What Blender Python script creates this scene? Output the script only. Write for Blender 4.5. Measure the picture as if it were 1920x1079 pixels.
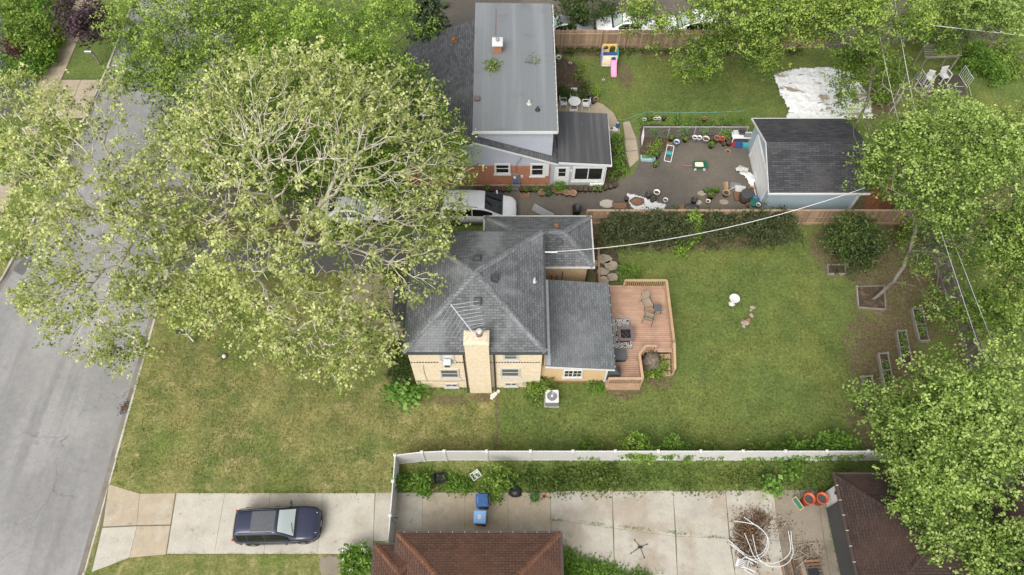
import bpy, math, random
import numpy as np
from mathutils import Vector, Matrix
R = math.radians
rng = np.random.default_rng(7)
random.seed(7)
scene = bpy.context.scene
for o in list(bpy.data.objects): bpy.data.objects.remove(o)

# ------------------------------------------------------------------ camera, sky, sun, exposure
CAM_H, CAM_F, CAM_P = 40.0, 1356.0, R(60)
cam_d = bpy.data.cameras.new('camera'); cam = bpy.data.objects.new('camera', cam_d)
scene.collection.objects.link(cam); scene.camera = cam
cam.location = (0, 0, CAM_H); cam.rotation_euler = (R(90) - CAM_P, 0, 0)
cam_d.sensor_width = 36.0; cam_d.lens = CAM_F * 36 / 1920; cam_d.clip_end = 3000; cam_d.clip_start = 0.5

SUN_EL, SUN_AZ = R(50), R(208)          # azimuth clockwise from +y (the top of the picture)
world = bpy.data.worlds.new('World'); scene.world = world; world.use_nodes = True
wn = world.node_tree; wn.nodes.clear()
sky = wn.nodes.new('ShaderNodeTexSky'); sky.sky_type = 'NISHITA'; sky.sun_disc = False
sky.sun_elevation = SUN_EL; sky.sun_rotation = SUN_AZ; sky.dust_density = 4.0; sky.air_density = 1.0; sky.ozone_density = 1.0
hs = wn.nodes.new('ShaderNodeHueSaturation'); hs.inputs['Saturation'].default_value = 0.16
bg = wn.nodes.new('ShaderNodeBackground'); bg.inputs['Strength'].default_value = 0.15
wo = wn.nodes.new('ShaderNodeOutputWorld')
wn.links.new(sky.outputs[0], hs.inputs['Color']); wn.links.new(hs.outputs[0], bg.inputs['Color']); wn.links.new(bg.outputs[0], wo.inputs['Surface'])
sd = bpy.data.lights.new('sun', 'SUN'); sun = bpy.data.objects.new('sun', sd); scene.collection.objects.link(sun)
sd.energy = 1.35; sd.angle = R(38); sd.color = (1.0, 0.96, 0.9)
sdir = Vector((math.sin(SUN_AZ) * math.cos(SUN_EL), math.cos(SUN_AZ) * math.cos(SUN_EL), math.sin(SUN_EL)))
sun.rotation_euler = (-sdir).to_track_quat('-Z', 'Y').to_euler()
vs = scene.view_settings
vs.view_transform = 'Standard'; vs.look = 'None'; vs.gamma = 1.0; vs.use_curve_mapping = False
vs.exposure = 0.62
scene.cycles.max_bounces = 6; scene.cycles.transparent_max_bounces = 6

# ------------------------------------------------------------------ survey: photo pixel + height -> place in the world
_d = np.array([0, math.cos(CAM_P), -math.sin(CAM_P)]); _u = np.array([0, math.sin(CAM_P), math.cos(CAM_P)])
def G(u, v, z=0.0):
    r = _d + np.array([(u - 960) / CAM_F, 0, 0]) + (539.5 - v) / CAM_F * _u
    t = (z - CAM_H) / r[2]
    return Vector((r[0] * t, r[1] * t, z))

# ------------------------------------------------------------------ materials
MATS = {}
def nd(nt, t, **kw):
    n = nt.nodes.new(t)
    for k, v in kw.items(): setattr(n, k, v)
    return n
def rgba(c): return (c[0], c[1], c[2], 1.0)
def srgb(r, g, b):
    f = lambda x: (x / 255 / 12.92) if x / 255 <= 0.04045 else ((x / 255 + 0.055) / 1.055) ** 2.4
    return (f(r), f(g), f(b))
class MatB:
    """small node-graph builder: colour layers mixed by noise masks, then bump"""
    def __init__(s, name, col, rough=0.85, metallic=0.0, coord='obj', spec=0.3):
        s.m = bpy.data.materials.new(name); s.m.use_nodes = True; s.nt = s.m.node_tree
        s.b = s.nt.nodes['Principled BSDF']; s.b.inputs['Roughness'].default_value = rough
        s.b.inputs['Metallic'].default_value = metallic; s.b.inputs['Specular IOR Level'].default_value = spec
        rg = nd(s.nt, 'ShaderNodeRGB'); rg.outputs[0].default_value = rgba(col); s.c = rg.outputs[0]
        if coord == 'obj': s.co = nd(s.nt, 'ShaderNodeTexCoord').outputs['Object']
        elif coord == 'uv': s.co = nd(s.nt, 'ShaderNodeTexCoord').outputs['UV']
        else: s.co = nd(s.nt, 'ShaderNodeNewGeometry').outputs['Position']
        s.h = None; MATS[name] = s.m
    def L(s, a, b): s.nt.links.new(a, b)
    def noise(s, scale, detail=4, rough=0.55, stretch=None, co=None):
        n = nd(s.nt, 'ShaderNodeTexNoise'); n.inputs['Scale'].default_value = scale
        n.inputs['Detail'].default_value = detail; n.inputs['Roughness'].default_value = rough
        c = co or s.co
        if stretch:
            mp = nd(s.nt, 'ShaderNodeMapping'); mp.inputs['Scale'].default_value = stretch; s.L(c, mp.inputs['Vector']); c = mp.outputs[0]
        s.L(c, n.inputs['Vector']); return n.outputs['Fac']
    def ramp(s, f, lo, hi, a=0.0, b=1.0):
        m = nd(s.nt, 'ShaderNodeMapRange'); m.interpolation_type = 'SMOOTHSTEP'
        for k, v in zip(('From Min', 'From Max', 'To Min', 'To Max'), (lo, hi, a, b)): m.inputs[k].default_value = v
        s.L(f, m.inputs['Value']); return m.outputs[0]
    def math(s, op, a, b):
        m = nd(s.nt, 'ShaderNodeMath', operation=op)
        for i, x in enumerate((a, b)):
            if isinstance(x, (int, float)): m.inputs[i].default_value = x
            else: s.L(x, m.inputs[i])
        return m.outputs[0]
    def mix(s, fac, col, mode='MIX'):
        m = nd(s.nt, 'ShaderNodeMix', data_type='RGBA', blend_type=mode)
        if isinstance(fac, (int, float)): m.inputs[0].default_value = fac
        else: s.L(fac, m.inputs[0])
        s.L(s.c, m.inputs[6])
        if isinstance(col, tuple): m.inputs[7].default_value = rgba(col)
        else: s.L(col, m.inputs[7])
        s.c = m.outputs[2]; return s
    def layer(s, col, scale, lo, hi, amt=1.0, detail=4, stretch=None, mode='MIX'):
        return s.mix(s.ramp(s.noise(scale, detail, stretch=stretch), lo, hi, 0, amt), col, mode)
    def speck(s, scale, amt, detail=6, stretch=None):
        f = s.noise(scale, detail, 0.7, stretch); f = s.ramp(f, 0.25, 0.75, 1 - amt, 1 + amt)
        cc = nd(s.nt, 'ShaderNodeCombineColor'); [s.L(f, cc.inputs[i]) for i in range(3)]
        return s.mix(1.0, cc.outputs[0], 'MULTIPLY')
    def bump(s, src, strength=0.3, dist=0.02):
        b = nd(s.nt, 'ShaderNodeBump'); b.inputs['Strength'].default_value = strength; b.inputs['Distance'].default_value = dist
        s.L(src, b.inputs['Height']); 
        if s.h: s.L(s.h, b.inputs['Normal'])
        s.h = b.outputs[0]; return s
    def done(s):
        s.L(s.c, s.b.inputs['Base Color'])
        if s.h: s.L(s.h, s.b.inputs['Normal'])
        return s.m

def plain(name, col, rough=0.6, metallic=0.0, var=0.12, spec=0.4):
    m = MatB(name, col, rough, metallic, spec=spec); m.speck(6, var); m.speck(40, var * 0.6); return m.done()

def lawn_material(name):
    m = MatB(name, (0.107, 0.145, 0.039), 0.95, coord='pos', spec=0.1)
    sx = nd(m.nt, 'ShaderNodeSeparateXYZ'); m.L(m.co, sx.inputs[0]); X, Y = sx.outputs[0], sx.outputs[1]
    wob = m.noise(0.5, 4); wob = m.ramp(wob, 0.2, 0.8, -0.6, 0.6)
    # front lawn: dry, straw coloured turf this side of the worn line by the chimney
    fm = m.ramp(m.math('ADD', X, m.math('MULTIPLY', wob, 0.5)), -1.4, -0.7, 1, 0)
    fm2 = m.math('MULTIPLY', fm, m.ramp(Y, 24.0, 26.0, 1, 0))
    m.mix(m.math('MULTIPLY', fm2, m.ramp(m.noise(0.45, 6, 0.6), 0.30, 0.66, 0.08, 1.0)), (0.205, 0.19, 0.07))
    m.mix(m.math('MULTIPLY', fm2, m.ramp(m.noise(1.3, 5), 0.52, 0.72, 0, 0.75)), (0.31, 0.26, 0.125))
    m.mix(m.math('MULTIPLY', fm2, m.ramp(m.noise(0.33, 3, co=None), 0.52, 0.66, 0, 0.65)), (0.115, 0.16, 0.035))
    # back lawns
    bm = m.math('SUBTRACT', 1.0, fm)
    m.mix(m.math('MULTIPLY', bm, m.ramp(m.noise(0.3, 5), 0.40, 0.66, 0, 0.75)), (0.152, 0.168, 0.046))
    m.mix(m.math('MULTIPLY', bm, m.ramp(m.noise(1.1, 5), 0.55, 0.75, 0, 0.5)), (0.07, 0.107, 0.022))
    # bare soil and leaf litter, where the photograph shows it
    msk = None
    for (u, v, rx, ry) in [(1690, 560, 3.6, 4.2), (1660, 680, 2.9, 4.6), (1640, 790, 2.0, 2.2), (1560, 470, 1.8, 2.5), (1640, 500, 2.6, 2.2), (1680, 450, 3.2, 2.0),
                         (932, 770, 0.16, 1.6), (931, 830, 0.15, 1.2), (1170, 735, 1.3, 0.55), (1240, 715, 1.1, 0.5), (845, 750, 1.6, 0.35), (905, 745, 1.2, 0.4), (735, 660, 0.5, 2.2),
                         (1172, 140, 0.7, 1.9), (1085, 95, 3.4, 0.9), (1290, 100, 6, 0.7), (1110, 470, 1.2, 3.4), (1300, 455, 6.5, 0.8),
                         (545, 430, 3.2, 1.7), (480, 415, 4.2, 1.6), (400, 440, 3.0, 2.4), (470, 575, 0.9, 0.9), (328, 474, 1.1, 1.1), (1640, 380, 2.2, 2.2), (1720, 330, 3.0, 3.0),
                         (1790, 600, 1.0, 8.0), (1880, 400, 3.0, 4.0), (1760, 185, 2.2, 1.1), (1650, 190, 1.5, 2.0), (620, 1060, 0.35, 1.3), (1880, 110, 1.6, 1.2)]:
        p = G(u, v)
        mp = nd(m.nt, 'ShaderNodeMapping'); mp.vector_type = 'POINT'
        mp.inputs['Location'].default_value = (-p.x / rx, -p.y / ry, 0); mp.inputs['Scale'].default_value = (1 / rx, 1 / ry, 0)
        m.L(m.co, mp.inputs['Vector'])
        ln = nd(m.nt, 'ShaderNodeVectorMath', operation='LENGTH'); m.L(mp.outputs[0], ln.inputs[0])
        v_ = m.ramp(ln.outputs['Value'], 0.45, 1.25, 1, 0)
        msk = v_ if msk is None else m.math('MAXIMUM', msk, v_)
    pat = m.math('ADD', msk, m.ramp(m.noise(1.5, 8, 0.75), 0.25, 0.75, -0.62, 0.55))
    soil = m.ramp(pat, 0.38, 0.95, 0, 0.95)
    m.mix(soil, (0.135, 0.098, 0.062))
    m.mix(m.math('MULTIPLY', soil, m.ramp(m.noise(7, 6, 0.75), 0.5, 0.68, 0, 0.8)), (0.27, 0.205, 0.12))
    m.mix(m.math('MULTIPLY', soil, m.ramp(m.noise(2.4, 7, 0.8), 0.46, 0.62, 0, 0.8)), (0.095, 0.115, 0.034))
    m.speck(0.9, 0.14, 3); m.speck(6, 0.38, 8); m.speck(24, 0.4, 4)
    vo = nd(m.nt, 'ShaderNodeTexVoronoi'); vo.inputs['Scale'].default_value = 1.1; m.L(m.co, vo.inputs['Vector'])
    m.mix(m.ramp(vo.outputs['Distance'], 0.012, 0.04, 0.7, 0), (0.45, 0.44, 0.30))      # clover heads, dandelion clocks
    m.bump(m.noise(14, 8, 0.75), 0.6, 0.06); m.bump(m.noise(2.2, 5), 0.35, 0.12)
    return m.done()

def concrete(name, col, stain=None, stain_amt=0.6, lo=0.45, hi=0.62, sc=0.35):
    m = MatB(name, col, 0.9, coord='pos', spec=0.25)
    if stain: m.layer(stain, sc, lo, hi, stain_amt, 6)
    m.layer(tuple(c * 0.62 for c in col), 0.8, 0.56, 0.78, 0.5, 7)
    m.layer((0.16, 0.14, 0.11), 2.3, 0.60, 0.78, 0.55, 8); m.layer(tuple(c * 0.72 for c in col), 0.35, 0.54, 0.66, 0.55, 9)
    m.speck(18, 0.13); m.speck(70, 0.10); m.speck(1.1, 0.10)
    m.bump(m.noise(40, 5), 0.25, 0.01); return m.done()

def asphalt(name, col, col2, streak=True):
    m = MatB(name, col, 0.92, coord='pos', spec=0.25)
    m.layer(col2, 0.16, 0.40, 0.62, 0.85, 5)
    if streak: m.layer(tuple(c * 0.72 for c in col), 1.0, 0.46, 0.75, 0.6, 6, stretch=(1.6, 0.10, 1)); m.layer(tuple(min(1, c * 1.25) for c in col), 1.0, 0.5, 0.8, 0.5, 5, stretch=(0.9, 0.16, 1))
    m.layer(tuple(c * 0.55 for c in col), 0.9, 0.6, 0.8, 0.6, 8)
    if streak:
        vo = nd(m.nt, 'ShaderNodeTexVoronoi'); vo.feature = 'DISTANCE_TO_EDGE'; vo.inputs['Scale'].default_value = 0.16
        wv = nd(m.nt, 'ShaderNodeVectorMath', operation='ADD'); nz = nd(m.nt, 'ShaderNodeTexNoise'); nz.inputs['Scale'].default_value = 0.7; nz.inputs['Detail'].default_value = 6; m.L(m.co, nz.inputs['Vector']); sc_ = nd(m.nt, 'ShaderNodeVectorMath', operation='SCALE'); sc_.inputs['Scale'].default_value = 2.2; m.L(nz.outputs['Color'], sc_.inputs[0]); m.L(m.co, wv.inputs[0]); m.L(sc_.outputs[0], wv.inputs[1]); m.L(wv.outputs[0], vo.inputs['Vector'])
        m.mix(m.math('MULTIPLY', m.ramp(vo.outputs['Distance'], 0.002, 0.007, 0.5, 0), m.ramp(m.noise(0.12, 3), 0.45, 0.6, 0, 1)), tuple(c * 0.45 for c in col))
    m.speck(26, 0.16, 8); m.speck(3, 0.10); m.speck(90, 0.12)
    m.bump(m.noise(60, 6), 0.4, 0.01); return m.done()

def shingles(name, c1, c2, w=0.33, h=0.145, streak=(0.5, 0.5, 0.5), sa=0.35, mortar=0.35):
    m = MatB(name, c1, 0.93, coord='uv', spec=0.2)
    br = nd(m.nt, 'ShaderNodeTexBrick'); br.offset = 0.5; m.L(m.co, br.inputs['Vector'])
    br.inputs['Scale'].default_value = 1.0; br.inputs['Brick Width'].default_value = w; br.inputs['Row Height'].default_value = h
    br.inputs['Mortar Size'].default_value = 0.012; br.inputs['Mortar Smooth'].default_value = 0.3; br.inputs['Bias'].default_value = 0.0
    br.inputs['Color1'].default_value = rgba(c1); br.inputs['Color2'].default_value = rgba(c2); br.inputs['Mortar'].default_value = rgba(tuple(x * mortar for x in c1))
    m.c = br.outputs['Color']
    m.layer(streak, 0.30, 0.50, 0.64, sa, 7, stretch=(1.2, 0.7, 1)); m.layer(streak, 1.3, 0.52, 0.75, sa * 0.5, 7, stretch=(1.3, 0.5, 1)); m.layer(tuple(x * 0.5 for x in c1), 0.8, 0.58, 0.8, 0.6, 6)
    m.speck(3.0, 0.12); m.speck(35, 0.22)
    m.bump(br.outputs['Fac'], -0.6, 0.02); m.bump(m.noise(60, 4), 0.3, 0.01); return m.done()

def bricks(name, c1, c2, mortar, w=0.215, h=0.075, ms=0.010):
    m = MatB(name, c1, 0.9, coord='uv', spec=0.2)
    br = nd(m.nt, 'ShaderNodeTexBrick'); m.L(m.co, br.inputs['Vector'])
    br.inputs['Scale'].default_value = 1.0; br.inputs['Brick Width'].default_value = w; br.inputs['Row Height'].default_value = h
    br.inputs['Mortar Size'].default_value = ms; br.inputs['Color1'].default_value = rgba(c1); br.inputs['Color2'].default_value = rgba(c2); br.inputs['Mortar'].default_value = rgba(mortar)
    m.c = br.outputs['Color']
    m.layer(tuple(min(1, c * 1.35) for c in c1), 1.2, 0.55, 0.75, 0.5, 6); m.layer(tuple(c * 0.6 for c in c1), 0.6, 0.58, 0.8, 0.5, 6)
    m.speck(5, 0.12); m.speck(30, 0.12)
    m.bump(br.outputs['Fac'], -0.5, 0.012); return m.done()

def siding(name, col, pitch=0.12):
    m = MatB(name, col, 0.65, coord='uv', spec=0.3)
    sx = nd(m.nt, 'ShaderNodeSeparateXYZ'); m.L(m.co, sx.inputs[0])
    fr = m.math('FRACT', m.math('DIVIDE', sx.outputs[1], pitch), 0.0)
    m.mix(m.ramp(fr, 0.0, 0.16, 0.55, 0.0), tuple(c * 0.35 for c in col))
    m.speck(1.2, 0.06); m.speck(12, 0.06); m.layer(tuple(c * 0.7 for c in col), 0.7, 0.6, 0.85, 0.4, 5)
    m.bump(fr, 0.5, 0.02); return m.done()

def wood(name, col, dark=0.55, sc=1.0, along='x', var=0.24):
    m = MatB(name, col, 0.8, coord='obj', spec=0.25)
    oi = nd(m.nt, 'ShaderNodeObjectInfo').outputs['Random']
    st = {'x': (0.25, 9, 9), 'y': (9, 0.25, 9), 'z': (9, 9, 0.25)}[along]
    m.layer(tuple(c * dark for c in col), 1.6 * sc, 0.42, 0.75, 0.7, 6, stretch=st); m.speck(1.2, 0.15)
    f = m.ramp(oi, 0, 1, 1 - var, 1 + var * 0.7); cc = nd(m.nt, 'ShaderNodeCombineColor'); [m.L(f, cc.inputs[i]) for i in range(3)]
    m.mix(1.0, cc.outputs[0], 'MULTIPLY'); m.bump(m.noise(4, 5, stretch=st), 0.25, 0.01); return m.done()

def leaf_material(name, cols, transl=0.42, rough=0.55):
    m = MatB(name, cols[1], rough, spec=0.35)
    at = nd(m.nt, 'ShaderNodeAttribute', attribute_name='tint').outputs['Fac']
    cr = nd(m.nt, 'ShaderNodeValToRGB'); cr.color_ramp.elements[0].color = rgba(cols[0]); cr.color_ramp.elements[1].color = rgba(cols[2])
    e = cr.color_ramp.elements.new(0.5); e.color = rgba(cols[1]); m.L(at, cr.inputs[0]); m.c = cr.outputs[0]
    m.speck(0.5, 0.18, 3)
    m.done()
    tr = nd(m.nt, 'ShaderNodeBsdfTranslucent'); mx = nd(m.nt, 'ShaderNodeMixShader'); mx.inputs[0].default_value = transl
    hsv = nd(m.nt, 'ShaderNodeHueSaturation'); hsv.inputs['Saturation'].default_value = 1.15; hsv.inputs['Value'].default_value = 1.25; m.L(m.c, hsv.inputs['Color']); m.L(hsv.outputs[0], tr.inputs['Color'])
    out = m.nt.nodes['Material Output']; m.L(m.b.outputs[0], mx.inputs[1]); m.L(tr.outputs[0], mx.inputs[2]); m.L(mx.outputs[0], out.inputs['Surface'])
    return m.m

def glass_dark(name, col=(0.015, 0.018, 0.018), rough=0.06):
    m = MatB(name, col, rough, spec=0.6); m.speck(1.5, 0.3); return m.done()

lawn_material('grass')
concrete('concrete_light', (0.43, 0.40, 0.34), (0.35, 0.31, 0.245), 0.65)
concrete('concrete_wet', (0.385, 0.32, 0.235), (0.42, 0.375, 0.30), 0.6, 0.5, 0.56)
concrete('concrete_yard', (0.395, 0.365, 0.31), (0.31, 0.26, 0.20), 0.75, 0.46, 0.6, 0.5)
concrete('concrete_brown', (0.235, 0.20, 0.155), (0.17, 0.145, 0.11), 0.8)
concrete('gutter_concrete', (0.20, 0.18, 0.15), (0.14, 0.12, 0.095), 0.7, sc=0.8)
concrete('kerb_concrete', (0.47, 0.44, 0.39), (0.36, 0.32, 0.26), 0.6, sc=0.8)
concrete('path_concrete', (0.36, 0.30, 0.22), (0.30, 0.24, 0.17), 0.6)
concrete('flagstone', (0.34, 0.29, 0.22), (0.24, 0.20, 0.15), 0.7, sc=1.5)
asphalt('road_asphalt', (0.22, 0.215, 0.208), (0.29, 0.283, 0.275))
asphalt('yard_asphalt', (0.095, 0.084, 0.072), (0.145, 0.125, 0.10), False)
asphalt('black_asphalt', (0.055, 0.06, 0.07), (0.075, 0.08, 0.09), False)
asphalt('patch_asphalt', (0.11, 0.108, 0.105), (0.145, 0.14, 0.135), False)
m = MatB('soil', (0.075, 0.056, 0.04), 0.97, coord='pos', spec=0.1); m.layer((0.14, 0.105, 0.07), 3, 0.5, 0.7, 0.8, 8); m.speck(12, 0.4, 8); m.bump(m.noise(16, 8), 0.6, 0.05); m.done()
m = MatB('mulch', (0.20, 0.085, 0.045), 0.97, coord='pos', spec=0.1); m.layer((0.28, 0.13, 0.07), 4, 0.45, 0.65, 0.8, 8); m.speck(14, 0.45, 8); m.bump(m.noise(18, 8), 0.7, 0.05); m.done()
shingles('shingle_grey', (0.102, 0.105, 0.109), (0.155, 0.159, 0.163), streak=(0.25, 0.258, 0.263), sa=0.45)
shingles('shingle_dark', (0.07, 0.072, 0.077), (0.12, 0.123, 0.128), streak=(0.16, 0.165, 0.17))
shingles('shingle_black', (0.042, 0.043, 0.048), (0.075, 0.075, 0.082), streak=(0.09, 0.083, 0.077), sa=0.35, w=0.5)
shingles('shingle_brown', (0.085, 0.047, 0.034), (0.112, 0.062, 0.045), streak=(0.14, 0.07, 0.045), sa=0.4)
shingles('shingle_brown_cap', (0.13, 0.064, 0.04), (0.17, 0.083, 0.05), streak=(0.23, 0.11, 0.06), sa=0.4)
shingles('shingle_umber', (0.038, 0.026, 0.023), (0.054, 0.036, 0.031), streak=(0.075, 0.043, 0.033), sa=0.4)
shingles('shingle_flat', (0.115, 0.122, 0.127), (0.16, 0.168, 0.173), streak=(0.21, 0.22, 0.225), sa=0.4, mortar=0.55)
shingles('shingle_cap', (0.125, 0.13, 0.134), (0.20, 0.207, 0.212), streak=(0.27, 0.28, 0.285), sa=0.6, mortar=0.5)
bricks('brick_tan', (0.64, 0.52, 0.345), (0.73, 0.61, 0.43), (0.58, 0.51, 0.40))
bricks('brick_brown', (0.42, 0.29, 0.16), (0.52, 0.37, 0.21), (0.36, 0.29, 0.2))
bricks('brick_red', (0.32, 0.115, 0.062), (0.42, 0.165, 0.09), (0.34, 0.22, 0.16))
siding('siding_blue', (0.40, 0.425, 0.48)); siding('siding_garage', (0.31, 0.385, 0.425), 0.16); siding('siding_tan', (0.64, 0.45, 0.25), 0.14)
m = MatB('roof_membrane', (0.168, 0.18, 0.187), 0.75, coord='uv'); m.layer((0.215, 0.228, 0.235), 0.35, 0.45, 0.65, 0.8, 4, stretch=(3.2, 0.1, 1)); m.layer((0.11, 0.118, 0.123), 0.5, 0.56, 0.78, 0.7, 7); m.speck(8, 0.07); m.done()
m = MatB('roof_roll', (0.062, 0.063, 0.066), 0.85, coord='uv'); m.layer((0.105, 0.105, 0.108), 1.0, 0.45, 0.7, 0.8, 6, stretch=(2.6, 0.12, 1)); m.layer((0.16, 0.15, 0.13), 1.4, 0.66, 0.8, 0.6, 8); m.speck(20, 0.2); m.done()
plain('white_trim', (0.62, 0.62, 0.61), 0.5, var=0.06); plain('vinyl_white', (0.56, 0.55, 0.535), 0.45, var=0.05); plain('white_plastic', (0.60, 0.60, 0.595), 0.45, var=0.05)
plain('off_white', (0.48, 0.465, 0.43), 0.6, var=0.12); plain('dark_metal', (0.035, 0.033, 0.032), 0.5); plain('brown_metal', (0.06, 0.045, 0.038), 0.5)
plain('grey_metal', (0.32, 0.33, 0.34), 0.4, 0.6); plain('galvanised', (0.52, 0.54, 0.56), 0.4, 0.55); plain('black_plastic', (0.02, 0.02, 0.021), 0.45)
plain('charcoal', (0.055, 0.057, 0.06), 0.55); plain('terracotta', (0.27, 0.125, 0.075), 0.85, var=0.2); plain('tan_pot', (0.29, 0.19, 0.12), 0.85, var=0.2)
plain('brown_pot', (0.06, 0.038, 0.028), 0.75, var=0.2); plain('orange_plastic', (0.45, 0.085, 0.03), 0.5); plain('blue_plastic', (0.035, 0.09, 0.24), 0.45); plain('light_blue', (0.22, 0.42, 0.72), 0.45)
plain('pale_blue', (0.38, 0.52, 0.62), 0.5); plain('green_plastic', (0.02, 0.14, 0.09), 0.45); plain('teal_plastic', (0.05, 0.32, 0.33), 0.5); plain('pink_plastic', (0.78, 0.30, 0.48), 0.5)
plain('magenta_plastic', (0.45, 0.07, 0.13), 0.5); plain('purple_plastic', (0.36, 0.31, 0.60), 0.5); plain('cream_plastic', (0.74, 0.66, 0.50), 0.5); plain('yellow_plastic', (0.72, 0.50, 0.14), 0.5)
plain('red_plastic', (0.42, 0.04, 0.03), 0.5); plain('rust', (0.24, 0.105, 0.05), 0.9, var=0.3); plain('stone', (0.30, 0.25, 0.20), 0.9, var=0.25); plain('stone_white', (0.62, 0.60, 0.55), 0.8, var=0.15)
plain('fabric_tan', (0.29, 0.23, 0.165), 0.9, var=0.15); plain('fabric_grey', (0.09, 0.095, 0.105), 0.9); plain('firepit_top', (0.135, 0.105, 0.105), 0.7); plain('rubber', (0.018, 0.018, 0.018), 0.8); plain('rim_metal', (0.35, 0.36, 0.37), 0.35, 0.7)
plain('straw', (0.30, 0.245, 0.175), 0.95, var=0.3); plain('cable_white', (0.72, 0.72, 0.70), 0.5); plain('cable_grey', (0.45, 0.45, 0.44), 0.6); plain('foil', (0.66, 0.66, 0.66), 0.55, var=0.08)
glass_dark('window_glass'); glass_dark('window_grey', (0.10, 0.10, 0.10), 0.12)
m = MatB('blind_glass', (0.55, 0.56, 0.56), 0.15); m.speck(3, 0.15); m.done()
glass_dark('car_glass', (0.008, 0.010, 0.010), 0.04)
m = MatB('windshield_glass', (0.42, 0.48, 0.47), 0.03, spec=1.0); m.b.inputs['Coat Weight'].default_value = 1.0; m.done()  # pale base colour paints in the bright sky reflection on the windshield
def car_paint(name, col, metal=0.3):
    m = MatB(name, col, 0.35, metal, spec=0.5); m.b.inputs['Coat Weight'].default_value = 0.8; m.b.inputs['Coat Roughness'].default_value = 0.04; m.speck(5, 0.05); return m.done()
car_paint('paint_navy', (0.022, 0.027, 0.058)); car_paint('paint_silver', (0.66, 0.67, 0.69), 0.15); car_paint('paint_white', (0.78, 0.78, 0.78), 0.0); car_paint('paint_grey', (0.25, 0.26, 0.27))
plain('headlight', (0.62, 0.64, 0.66), 0.15, spec=0.8); plain('taillight', (0.45, 0.03, 0.02), 0.2)
wood('deck_board', (0.43, 0.275, 0.195), 0.8, along='x', var=0.07); wood('deck_rail', (0.44, 0.29, 0.18), 0.8, along='x', var=0.05); wood('fence_cedar', (0.36, 0.25, 0.165), 0.55, along='z'); wood('fence_weathered', (0.215, 0.195, 0.165), 0.5, along='z')
wood('bed_timber', (0.26, 0.235, 0.195), 0.5, along='y'); wood('plank_tan', (0.42, 0.29, 0.16), 0.6); wood('plank_rust', (0.20, 0.115, 0.07), 0.6); wood('plank_dark', (0.11, 0.085, 0.065), 0.5)
def bark(name, col, col2, sc=2.0, lo=0.45, hi=0.6):
    m = MatB(name, col, 0.9, spec=0.15); m.layer(col2, sc, lo, hi, 0.9, 6, stretch=(1, 1, 0.5)); m.speck(6, 0.25); m.bump(m.noise(10, 6), 0.5, 0.03); return m.done()
bark('bark_sycamore', (0.58, 0.54, 0.45), (0.38, 0.32, 0.24), 1.6, 0.48, 0.64); bark('bark_grey', (0.22, 0.195, 0.165), (0.13, 0.115, 0.095), 3); bark('bark_brown', (0.15, 0.11, 0.08), (0.09, 0.07, 0.05), 4); bark('bark_dead', (0.42, 0.38, 0.33), (0.30, 0.26, 0.22), 4)
leaf_material('leaf_sycamore', ((0.13, 0.19, 0.035), (0.37, 0.42, 0.125), (0.64, 0.66, 0.31)))
leaf_material('leaf_maple', ((0.05, 0.10, 0.015), (0.165, 0.26, 0.038), (0.42, 0.52, 0.125)))
leaf_material('leaf_lime', ((0.055, 0.12, 0.014), (0.19, 0.31, 0.038), (0.43, 0.56, 0.12)))
leaf_material('leaf_silver', ((0.05, 0.10, 0.016), (0.175, 0.27, 0.045), (0.45, 0.56, 0.17)))
leaf_material('leaf_dark', ((0.03, 0.06, 0.012), (0.065, 0.105, 0.022), (0.14, 0.19, 0.05)))
leaf_material('leaf_hedge', ((0.04, 0.062, 0.02), (0.085, 0.11, 0.04), (0.19, 0.20, 0.10)))
leaf_material('leaf_spruce', ((0.035, 0.062, 0.022), (0.08, 0.115, 0.05), (0.15, 0.19, 0.095)), 0.1)
leaf_material('leaf_purple', ((0.022, 0.012, 0.014), (0.05, 0.028, 0.032), (0.10, 0.06, 0.07)), 0.2)
leaf_material('leaf_red', ((0.045, 0.02, 0.022), (0.10, 0.045, 0.042), (0.16, 0.08, 0.07)), 0.2)
leaf_material('leaf_fresh', ((0.06, 0.13, 0.015), (0.14, 0.26, 0.035), (0.27, 0.40, 0.08)))
leaf_material('leaf_hosta', ((0.09, 0.19, 0.03), (0.18, 0.33, 0.06), (0.34, 0.48, 0.16)))
leaf_material('leaf_straw', ((0.10, 0.08, 0.055), (0.20, 0.165, 0.12), (0.34, 0.29, 0.22)), 0.15)
leaf_material('leaf_litter', ((0.07, 0.045, 0.028), (0.15, 0.09, 0.05), (0.26, 0.17, 0.10)), 0.1)
leaf_material('petal_white', ((0.6, 0.6, 0.55), (0.7, 0.7, 0.66), (0.8, 0.8, 0.78)), 0.2)

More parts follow.
